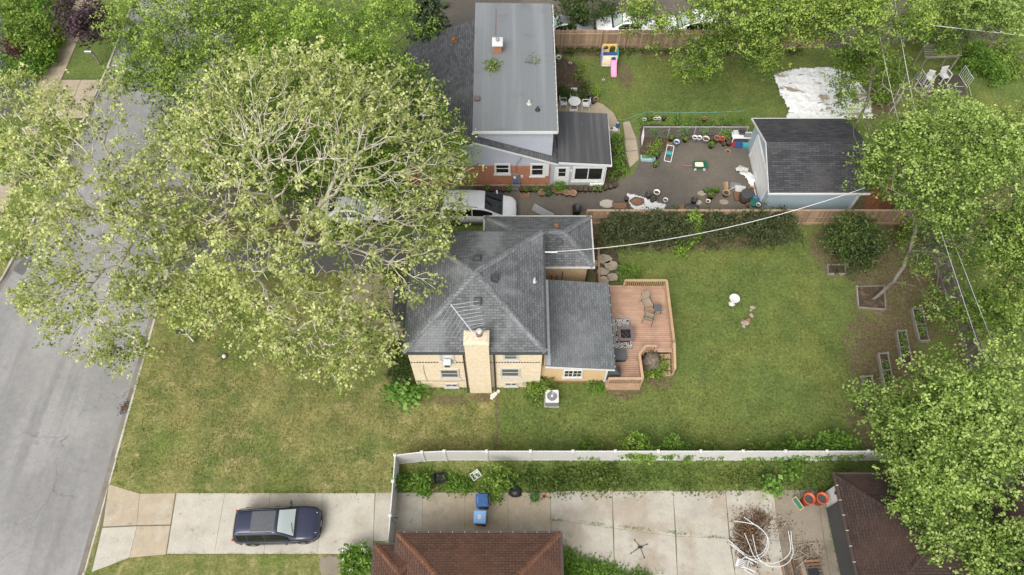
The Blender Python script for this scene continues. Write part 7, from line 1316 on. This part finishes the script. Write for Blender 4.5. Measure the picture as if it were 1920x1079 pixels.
tree('understory_tree', (480, 350), [(430, 330, 4.5, 2.2), (520, 300, 5, 2.4), (600, 290, 5, 2.4), (670, 300, 4.5, 2.2), (720, 330, 3.5, 1.7), (380, 270, 5, 2), (330, 210, 5, 1.8), (560, 350, 3, 1.8)], 'low bright green tree under the tallest sycamore', leaf='leaf_lime', ntips=351, per=9, nr=11, size=0.135, spread=.42, up=.6, fol=.72, trunk_h=1.6, rbase=.2, seed=23, inner=2500)
# spruce
def spruce(base, h, r, label, seed=1):
    g = np.random.default_rng(seed); b = G(*base); o = thing('spruce_tree', b, label, 'tree'); mb = MB().tube([(0, 0, 0), (0, 0, h * .5), (0, 0, h)], [.16, .09, .02], 6); pts = []; tp = []
    for i in range(26):
        z = h * (.08 + .9 * i / 26); rr = r * (1 - z / h) ** .8 + .1; nb_ = 9
        for k in range(nb_):
            a = 2 * math.pi * (k + g.random()) / nb_; d = np.array([math.cos(a), math.sin(a), -.18]); L_ = rr * g.uniform(.75, 1.1); mb.tube([(0, 0, z), tuple(d * L_ + np.array([0, 0, z]))], [.025, .006], 3, False)
            n = int(60 * L_) + 12; t = g.uniform(.15, 1, n); side = np.array([-d[1], d[0], 0]); q = d[None] * (L_ * t)[:, None] + np.array([0, 0, z]) + side[None] * (g.normal(size=n) * .16 * L_ * (1.1 - t))[:, None] + g.normal(size=(n, 3)) * .05; pts.append(q); tp.append(np.repeat(d[None], n, 0) + side[None] * g.choice((-.7, .7), n)[:, None])
    mb.build('trunk', 'bark_brown', o); add_obj('crown', leaf_mesh('crown', np.concatenate(pts), .26, 'leaf_spruce', .35, .35, seed, tip=np.concatenate(tp)), o); return o
spruce((812, 112), 8.0, 2.3, 'grey-green spruce behind the left slope of the grey house', 3)
tree('plum_tree', (188, 78), [(140, 20, 4, 1.4), (165, 45, 4.2, 1.3), (185, 40, 3.5, 1.1), (150, 55, 3, .9), (170, 68, 2.8, .8)], 'purple-leaved tree beside the sidewalk across the road', leaf='leaf_purple', bk='bark_brown', ntips=120, per=5, nr=8, size=.2, trunk_h=1.6, rbase=.12, seed=24)
for i, a in enumerate([((60, 75), [(45, 60, 2, 1.5), (75, 45, 2, 1.3), (60, 90, 1.4, 1.2), (30, 30, 1.5, 1.2)], 'largest green shrub across the road at the top left', 'leaf_maple', 2600), ((92, 20), [(95, 15, 1.4, 1.0), (112, 30, 1.0, .8), (80, 5, 1.6, 1.2)], 'green shrub near the purple tree across the road', 'leaf_fresh', 1500), ((85, 80), [(100, 60, .9, .9), (88, 90, .8, .8), (108, 75, .7, .6)], 'yellowish low shrub beside the sidewalk across the road', 'leaf_lime', 1200), ((72, 120), [(60, 118, .9, .9), (85, 108, .8, .8), (50, 130, .9, .8), (70, 132, .6, .7)], 'grassy green shrub at the edge of the black drive', 'leaf_fresh', 1500), ((28, 88), [(25, 85, 1.4, .85), (40, 95, 1.1, .7)], 'dark red shrub across the road', 'leaf_red', 900), ((40, 280), [(20, 275, 2.2, 1.5), (45, 300, 1.8, 1.2), (15, 310, 1.6, 1.2)], 'bright green bush below the black drive across the road', 'leaf_lime', 2600), ((40, 12), [(40, 5, 1.5, 1.2), (20, 18, 1.2, 1.0)], 'dark bush at the top left corner', 'leaf_maple', 1100)]):
    shrub('roadside_shrub', a[0], a[1], a[2], leaf=a[3], n=a[4], size=.2, seed=60 + i, group='shrubs across the road')
# right side
RA = (1637, 562)
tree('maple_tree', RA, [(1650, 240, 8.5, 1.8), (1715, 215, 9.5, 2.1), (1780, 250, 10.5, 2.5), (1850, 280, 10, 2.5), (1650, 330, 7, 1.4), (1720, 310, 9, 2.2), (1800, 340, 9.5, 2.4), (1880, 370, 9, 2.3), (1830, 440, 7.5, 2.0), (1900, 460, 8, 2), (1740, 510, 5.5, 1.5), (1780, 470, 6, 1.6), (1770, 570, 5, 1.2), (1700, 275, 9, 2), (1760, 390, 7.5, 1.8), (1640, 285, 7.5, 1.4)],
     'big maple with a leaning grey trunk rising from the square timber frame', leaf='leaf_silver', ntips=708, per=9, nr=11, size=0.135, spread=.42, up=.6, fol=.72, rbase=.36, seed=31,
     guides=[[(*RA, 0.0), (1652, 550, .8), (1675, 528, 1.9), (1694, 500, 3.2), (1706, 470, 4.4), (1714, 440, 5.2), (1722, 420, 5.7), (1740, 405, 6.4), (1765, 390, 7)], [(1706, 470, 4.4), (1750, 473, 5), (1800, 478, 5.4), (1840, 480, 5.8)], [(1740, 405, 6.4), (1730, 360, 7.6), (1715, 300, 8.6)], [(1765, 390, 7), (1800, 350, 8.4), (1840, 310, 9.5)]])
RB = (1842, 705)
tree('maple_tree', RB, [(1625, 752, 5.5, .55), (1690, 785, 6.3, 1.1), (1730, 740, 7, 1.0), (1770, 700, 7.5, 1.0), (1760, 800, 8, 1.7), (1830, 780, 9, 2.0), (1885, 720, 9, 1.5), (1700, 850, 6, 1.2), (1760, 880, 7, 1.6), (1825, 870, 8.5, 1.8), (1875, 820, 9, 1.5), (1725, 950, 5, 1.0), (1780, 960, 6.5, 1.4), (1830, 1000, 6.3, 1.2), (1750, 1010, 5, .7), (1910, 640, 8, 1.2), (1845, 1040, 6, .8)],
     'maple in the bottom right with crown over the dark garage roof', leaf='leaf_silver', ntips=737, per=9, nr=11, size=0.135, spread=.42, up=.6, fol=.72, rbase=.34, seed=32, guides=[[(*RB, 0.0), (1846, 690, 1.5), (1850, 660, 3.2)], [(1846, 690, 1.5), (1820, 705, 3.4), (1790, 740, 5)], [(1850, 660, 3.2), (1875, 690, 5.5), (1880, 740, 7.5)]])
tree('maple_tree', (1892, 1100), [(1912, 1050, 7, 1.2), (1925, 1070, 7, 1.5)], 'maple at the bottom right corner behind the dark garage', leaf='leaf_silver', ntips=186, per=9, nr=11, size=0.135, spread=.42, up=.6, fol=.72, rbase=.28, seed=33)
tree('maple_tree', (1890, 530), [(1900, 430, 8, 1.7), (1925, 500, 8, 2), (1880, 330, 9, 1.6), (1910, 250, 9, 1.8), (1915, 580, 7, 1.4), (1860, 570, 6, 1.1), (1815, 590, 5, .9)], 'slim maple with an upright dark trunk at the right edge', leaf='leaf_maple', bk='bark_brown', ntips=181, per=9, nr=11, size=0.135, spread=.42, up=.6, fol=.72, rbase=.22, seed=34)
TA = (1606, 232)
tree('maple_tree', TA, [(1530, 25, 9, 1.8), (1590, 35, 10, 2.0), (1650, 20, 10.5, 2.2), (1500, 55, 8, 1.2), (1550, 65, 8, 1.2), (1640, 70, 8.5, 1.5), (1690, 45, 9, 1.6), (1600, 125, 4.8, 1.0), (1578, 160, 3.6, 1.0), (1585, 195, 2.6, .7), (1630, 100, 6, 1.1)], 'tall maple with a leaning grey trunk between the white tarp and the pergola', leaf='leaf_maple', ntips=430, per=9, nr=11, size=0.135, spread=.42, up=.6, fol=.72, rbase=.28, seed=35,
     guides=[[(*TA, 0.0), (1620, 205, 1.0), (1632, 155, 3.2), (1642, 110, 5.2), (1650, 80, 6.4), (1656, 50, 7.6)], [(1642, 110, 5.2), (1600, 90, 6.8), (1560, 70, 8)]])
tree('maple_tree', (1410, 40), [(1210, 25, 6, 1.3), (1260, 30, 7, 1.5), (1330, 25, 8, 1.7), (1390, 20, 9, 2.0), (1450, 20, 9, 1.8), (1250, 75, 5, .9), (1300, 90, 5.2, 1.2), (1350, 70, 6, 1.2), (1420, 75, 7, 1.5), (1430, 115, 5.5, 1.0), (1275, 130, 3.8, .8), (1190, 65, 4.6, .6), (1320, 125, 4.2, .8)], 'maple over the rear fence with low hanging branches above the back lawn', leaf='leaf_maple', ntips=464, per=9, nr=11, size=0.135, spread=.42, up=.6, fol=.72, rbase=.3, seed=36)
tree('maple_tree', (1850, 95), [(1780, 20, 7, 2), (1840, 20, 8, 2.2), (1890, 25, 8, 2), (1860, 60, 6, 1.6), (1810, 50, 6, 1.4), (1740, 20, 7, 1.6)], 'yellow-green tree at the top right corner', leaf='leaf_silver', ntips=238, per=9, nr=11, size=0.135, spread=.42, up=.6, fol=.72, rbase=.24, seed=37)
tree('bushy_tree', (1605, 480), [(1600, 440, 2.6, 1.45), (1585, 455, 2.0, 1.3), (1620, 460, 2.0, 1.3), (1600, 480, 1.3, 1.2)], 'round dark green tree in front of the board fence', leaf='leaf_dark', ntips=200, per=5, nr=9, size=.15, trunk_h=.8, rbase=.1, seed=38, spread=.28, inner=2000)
# hedge shrubs along the board fence
hz = [((1165, 450), [(1165, 425, 1.2, 1.3), (1150, 435, .9, 1.0), (1185, 430, 1.1, 1.2)], 'leftmost grey-green hedge shrub by the garage wing', 'leaf_hedge', 3800), ((1225, 455), [(1220, 425, 1.3, 1.4), (1240, 430, 1.1, 1.3), (1205, 440, .9, 1.1)], 'second hedge shrub along the board fence', 'leaf_hedge', 3800), ((1275, 445), [(1270, 420, 1.2, 1.3), (1285, 430, 1.0, 1.1)], 'third hedge shrub along the board fence, left of the light green vine', 'leaf_hedge', 2800), ((1302, 440), [(1298, 410, 1.7, .65), (1300, 432, 1.1, .6), (1290, 455, .6, .6), (1275, 470, .35, .5)], 'light green vine like shrub trailing onto the lawn', 'leaf_lime', 1300), ((1340, 440), [(1335, 420, 1.1, 1.1), (1355, 425, 1.0, 1.1)], 'fourth hedge shrub along the board fence, right of the light green vine', 'leaf_hedge', 2400), ((1395, 440), [(1390, 420, 1.1, 1.2), (1410, 425, 1.0, 1.2)], 'fifth hedge shrub along the board fence', 'leaf_hedge', 2600), ((1450, 445), [(1445, 418, 1.3, 1.4), (1465, 430, 1.1, 1.3), (1430, 432, .9, 1.1)], 'rightmost hedge shrub below the blue garage', 'leaf_hedge', 3600)]
for i, a in enumerate(hz): shrub('hedge_shrub', a[0], a[1], a[2], leaf=a[3], n=a[4], size=.13, seed=80 + i, group='shrubs along the board fence')
S = [((1180, 522), [(1180, 514, .7, .75)], 'small round green shrub behind the deck railing', 'leaf_fresh', 900, .1), ((1240, 690), [(1244, 680, .6, .38), (1225, 698, .35, .45), (1240, 692, .4, .4)], 'light green shrub beside the deck steps', 'leaf_lime', 700, .11), ((1125, 726), [(1118, 724, .3, .5), (1135, 728, .25, .4)], 'low green plant along the brick plinth of the addition', 'leaf_fresh', 420, .12), ((1010, 738), [(1005, 728, .7, .6), (1022, 722, .9, .5), (998, 742, .4, .5)], 'feathery green shrub left of the air conditioner', 'leaf_maple', 1000, .14), ((750, 690), [(748, 665, .9, .75), (755, 690, .9, .7), (745, 705, .7, .6), (758, 650, 1.0, .6)], 'dark green shrub against the shaded left wall of the tan house', 'leaf_dark', 2600, .12), ((760, 735), [(745, 735, .35, .6), (765, 740, .35, .65), (785, 735, .35, .5)], 'big-leaved hosta clump at the left front corner of the tan house', 'leaf_hosta', 420, .30),
     ((750, 920), [(752, 903, .5, .36), (762, 915, .4, .36)], 'leafy weed inside the corner of the vinyl fence', 'leaf_fresh', 260, .15), ((792, 922), [(788, 908, .6, .45), (800, 915, .45, .4)], 'sumac-like green plant left of the black crate', 'leaf_fresh', 420, .16), ((925, 920), [(930, 895, 1.1, .75), (920, 915, .8, .7), (945, 905, .9, .7), (928, 930, .4, .4)], 'dense green shrub behind the dark blue bin', 'leaf_maple', 1900, .13), ((850, 915), [(850, 912, .3, .5), (870, 915, .25, .45)], 'low leafy weeds below the white basket', 'leaf_fresh', 520, .12),
     ((1195, 855), [(1195, 835, 1.0, .8), (1180, 848, .8, .7), (1212, 848, .9, .7)], 'tallest light green sapling growing over the vinyl fence', 'leaf_lime', 1300, .14), ((1260, 860), [(1262, 840, .9, .7), (1285, 848, .7, .6), (1245, 850, .7, .5)], 'green sapling right of the tallest one at the vinyl fence', 'leaf_fresh', 1000, .14), ((1100, 858), [(1098, 845, .5, .6), (1115, 852, .4, .5)], 'small green weed behind the vinyl fence, left of the saplings', 'leaf_fresh', 520, .13), ((1330, 856), [(1325, 848, .5, .6), (1345, 850, .4, .5)], 'sparse green weed behind the vinyl fence, right of the saplings', 'leaf_maple', 420, .13), ((1490, 852), [(1485, 840, .6, .7), (1510, 845, .6, .6), (1460, 848, .4, .6)], 'leafy bush behind the vinyl fence near the vegetable beds', 'leaf_fresh', 1100, .16), ((1560, 848), [(1560, 832, .8, .8), (1585, 838, .7, .8), (1540, 842, .6, .7)], 'dense green bush behind the vinyl fence below the lowest raised bed', 'leaf_fresh', 1700, .16), ((1420, 856), [(1420, 850, .3, .6), (1400, 852, .3, .5)], 'low dark green plants behind the vinyl fence', 'leaf_maple', 460, .14),
     ((1450, 918), [(1447, 910, .5, .4)], 'rosette of broad green leaves at the edge of the concrete', 'leaf_hosta', 120, .28), ((1495, 885), [(1490, 880, .4, .4), (1480, 885, .3, .4)], 'broad-leaved weed between fence and concrete', 'leaf_fresh', 240, .2), ((670, 1060), [(655, 1045, .7, .5), (680, 1035, .7, .5), (660, 1065, .6, .6), (690, 1060, .7, .5)], 'green shrub with white flowers beside the brown roof', 'leaf_fresh', 1500, .16),
     ((1160, 290), [(1155, 260, .5, .45), (1158, 280, .5, .45), (1160, 300, .5, .5), (1165, 318, .4, .5), (1150, 330, .4, .4)], 'leafy green plants filling the bed beside the addition', 'leaf_fresh', 1700, .12), ((1070, 178), [(1060, 172, .6, .6), (1085, 178, .5, .6), (1052, 182, .5, .5), (1100, 160, .4, .4)], 'dark leafy plants between the grey house and the patio', 'leaf_dark', 1500, .13), ((1115, 170), [(1118, 170, .5, .45)], 'light green bush at the patio edge', 'leaf_lime', 420, .1), ((1090, 140), [(1088, 130, .4, .35), (1085, 145, .3, .4)], 'small plants beside the bare flower bed', 'leaf_maple', 320, .12),
     ((1090, 30), [(1060, 20, 2, 1.6), (1110, 15, 2, 1.6), (1085, 38, 1.4, 1.1), (1140, 25, 1.3, 1.0)], 'dark bushes behind the rear fence hiding the grey car', 'leaf_dark', 2600, .2), ((1680, 160), [(1665, 140, 1.2, 1.1), (1690, 130, 1.2, 1.0), (1660, 175, .7, 1.0), (1640, 190, .6, .8)], 'green bushes left of the pergola', 'leaf_maple', 1700, .18), ((1830, 110), [(1830, 100, 1, 1.1), (1815, 120, .7, .9), (1850, 120, .7, 1.1), (1870, 140, .6, 1.0)], 'green bushes right of the pergola', 'leaf_fresh', 2000, .18), ((1690, 70), [(1700, 50, 1.2, 1.3), (1730, 60, 1, 1.2), (1770, 65, 1, 1.2)], 'shrubbery behind the weathered fence', 'leaf_maple', 1500, .2), ((1690, 380), [(1685, 372, .8, .8), (1700, 385, .7, .7)], 'broad-leaved plants behind the blue garage corner', 'leaf_hosta', 500, .2), ((1690, 430), [(1700, 425, .6, .7), (1690, 450, .5, .6)], 'sparse shrub beside the leaning maple trunk', 'leaf_maple', 420, .16), ((740, 520), [(738, 518, .8, .7), (725, 525, .6, .5)], 'dark clipped shrub beside the porch roof', 'leaf_dark', 900, .1), ((1280, 258), [(1280, 245, .4, .5), (1320, 247, .4, .5), (1360, 250, .4, .5), (1230, 250, .4, .5)], 'green plants growing along the chain link fence', 'leaf_fresh', 900, .12)]
for i, a in enumerate(S): shrub('garden_shrub', a[0], a[1], a[2], leaf=a[3], n=a[4], size=a[5], seed=100 + i, flowers=14 if 'white flowers' in a[2] else None)
# dry ornamental grass by the steps
o = thing('dry_grass_clump', G(1220, 682), 'dome of dry grey ornamental grass beside the deck railing', 'grass clump'); g = np.random.default_rng(5); n = 2600; d = g.normal(size=(n, 3)); d[:, 2] = np.abs(d[:, 2]); d /= np.linalg.norm(d, axis=1)[:, None]; q = d * np.array([.58, .68, 1.0]) * g.uniform(.75, 1.0, n)[:, None] + np.array([0, 0, .05]); add_obj('grass_blades', leaf_mesh('grass_blades', q, .36, 'leaf_straw', .0, .16, 5, tip=d * .3 + np.array([0, 0, -.3]) + g.normal(size=(n, 3)) * .5), o)
MB().lathe([(.5, .0), (.54, .5), (.35, .85), (.05, .95)], 12).build('grass_core', 'straw', o, True)
# fallen leafy branch on the flat roof, dead snag at the right
def twig(name, u, v, z, label, n, leaf, seed):
    g = np.random.default_rng(seed); o = thing(name, G(u, v, z), label, 'branch'); mb = MB()
    for i in range(6): a = g.uniform(2.5, 5.5); mb.tube([(-.6, -.1, .02), (.2 * math.cos(a), .3 * math.sin(a), .05), (.5 * math.cos(a) + .2, .6 * math.sin(a) + .3, .06)], [.014, .01, .005], 4)
    mb.build('twig', 'bark_brown', o); q = np.column_stack([g.normal(.1, .26, n), g.normal(.1, .34, n), np.abs(g.normal(.06, .05, n)) + .02]); add_obj('leaves', leaf_mesh('leaves', q, .13, leaf, .7, seed=seed), o); return o
twig('fallen_branch', 922, 128, DZ + .06, 'fallen leafy green branch on the flat grey roof', 260, 'leaf_maple', 3); twig('fallen_branch', 1000, 115, DZ + .05, 'nearly bare fallen twig on the right of the flat grey roof', 30, 'leaf_lime', 4)
def snag(u, v, z, label, seed, n=26, spread=1.6):
    g = np.random.default_rng(seed); b = G(u, v, 0); o = thing('dead_snag', b, label, 'tree'); tips = g.normal(size=(n * 3, 3)) * np.array([spread, spread, spread * .5]) + np.array([0, 0, z]); A, P, it = grow((0, 0, 0), [[(0.05, 0, z * .5), (0.1, .1, z * .8)]], tips, g, .4); add_obj('branches', wood_mesh('branches', A, P, .014, .10, 'bark_dead'), o); return o
snag(1885, 890, 4.5, 'bare grey dead branches at the right edge above the side fence', 3); snag(1665, 215, 3.0, 'bare grey branches left of the pergola above the bushes', 5, 16, 1.1)
# ------------------------------------------------------------------ low growth nobody could count
cover('weed_strip', [(980, 885), (1250, 878), (1560, 872), (1600, 880), (1560, 915), (1450, 915), (1250, 918), (1060, 918), (985, 915)], 5200, 'thick green weeds between the vinyl fence and the concrete slabs', 'weeds', 'leaf_weed', .10, .13, 3, clump=.3)
cover('weed_strip', [(985, 885), (1150, 880), (1150, 915), (1060, 920), (985, 915)], 1700, 'taller green weeds at the left of the strip behind the vinyl fence', 'weeds', 'leaf_weed', .16, .38, 4, clump=.25)
cover('ground_ivy', [(1052, 1030), (1090, 1045), (1130, 1060), (1210, 1079), (1230, 1100), (1052, 1100)], 4200, 'green ground cover spilling over the concrete beside the brown roof', 'ground cover', 'leaf_fresh', .13, .35, 5, clump=.22)
cover('rear_growth', [(1040, 96), (1500, 96), (1500, 104), (1040, 104)], 1600, 'low green plants along the foot of the rear fence', 'plants', 'leaf_dark', .15, .35, 6, clump=.2)
cover('bed_growth', [(1200, 225), (1395, 226), (1395, 236), (1200, 236)], 900, 'low green plants in the strip behind the chain link fence', 'plants', 'leaf_fresh', .12, .25, 7, clump=.15)
cover('vegetable_growth', [(1225, 262), (1258, 258), (1250, 278), (1215, 298), (1208, 296)], 420, 'yellow-green seedlings in the vegetable bed', 'plants', 'leaf_lime', .10, .15, 8, clump=.12)
cover('side_growth', [(1800, 100), (1900, 90), (1920, 150), (1850, 150)], 2600, 'rough green growth right of the pergola', 'plants', 'leaf_maple', .2, .5, 9)
cover('leaf_litter', [(1560, 430), (1720, 430), (1760, 560), (1700, 780), (1620, 800), (1620, 620), (1560, 520)], 5000, 'fallen leaves over the bare soil round the raised beds', 'leaves', 'leaf_litter', .07, .02, 10, .8, .5)
cover('corner_growth', [(740, 885), (980, 885), (980, 920), (860, 918), (745, 918)], 1900, 'low weeds in the corner behind the vinyl fence', 'weeds', 'leaf_fresh', .12, .18, 12, clump=.2)
cover('verge_growth', [(0, 60), (60, 0), (118, 0), (118, 60), (70, 150), (0, 150)], 5200, 'mixed green ground cover across the road', 'plants', 'leaf_fresh', .16, .3, 13, clump=.3)
cover('fence_foot_growth', [(1110, 450), (1500, 440), (1500, 462), (1110, 478)], 2400, 'low growth under the hedge shrubs', 'plants', 'leaf_hedge', .12, .2, 14, clump=.25)
cover('far_undergrowth', [(240, 40), (520, 30), (760, 250), (760, 330), (420, 340), (300, 250)], 5200, 'shaded green undergrowth beneath the trees left of the grey house', 'plants', 'leaf_maple', .2, .5, 15, clump=.4)
# grass tufts roughening the lawn edges
g = np.random.default_rng(77); E_ = [((331, 924), (703, 923)), ((313, 1041), (597, 1041)), ((215, 905), (262, 924)), ((740, 862), (1640, 856)), ((783, 730), (880, 730)), ((925, 738), (1015, 722)), ((277, 640), (212, 895)), ((180, 1077), (243, 1048)), ((1040, 720), (1130, 722)), ((1545, 940), (1572, 1079)), ((1032, 974), (1360, 1010))]
pts = []; tp = []
for a, b in E_:
    p, q = G(*a), G(*b); n = int((q - p).length * 55); t = g.random(n); xy = np.array(p)[None] + (np.array(q) - np.array(p))[None] * t[:, None] + np.column_stack([g.normal(size=(n, 2)) * .05, np.zeros(n)]); keep = np.sin(xy[:, 0] * 3.1 + xy[:, 1] * 2.3) + g.normal(size=n) * .8 > -.2; xy = xy[keep]; xy[:, 2] = .04 + g.random(len(xy)) * .05; pts.append(xy); tp.append(np.column_stack([g.normal(size=(len(xy), 2)) * .5, np.ones(len(xy))]))
tag(add_obj('edge_grass', leaf_mesh('edge_grass', np.concatenate(pts), .11, 'leaf_maple', .1, .25, 7, tip=np.concatenate(tp))), 'ragged grass tufts along the driveway and fence edges', 'grass', kind='stuff')

# weeds and coarse tufts in the turf
leaf_material('leaf_turf', ((0.055, 0.085, 0.02), (0.10, 0.135, 0.032), (0.19, 0.19, 0.07)), 0.2)
leaf_material('leaf_turf_dry', ((0.09, 0.12, 0.03), (0.18, 0.18, 0.06), (0.30, 0.25, 0.12)), 0.2)
cover('lawn_tufts', [(290, 640), (740, 640), (780, 735), (930, 740), (930, 855), (735, 865), (725, 918), (225, 900)], 16000, 'coarse tufts and dry blades in the front lawn', 'grass', 'leaf_turf_dry', .07, .03, 41, .35, .35)
cover('lawn_tufts', [(940, 745), (1130, 740), (1290, 690), (1270, 520), (1180, 480), (1540, 440), (1560, 560), (1620, 800), (1560, 850), (940, 855)], 18000, 'coarse tufts and clover in the back lawn', 'grass', 'leaf_turf', .07, .03, 42, .35, .35)
cover('lawn_tufts', [(1110, 110), (1480, 110), (1470, 200), (1400, 215), (1200, 210), (1120, 160)], 7000, 'coarse tufts in the lawn behind the chain link fence', 'grass', 'leaf_turf', .07, .03, 43, .35, .35)
# (end)
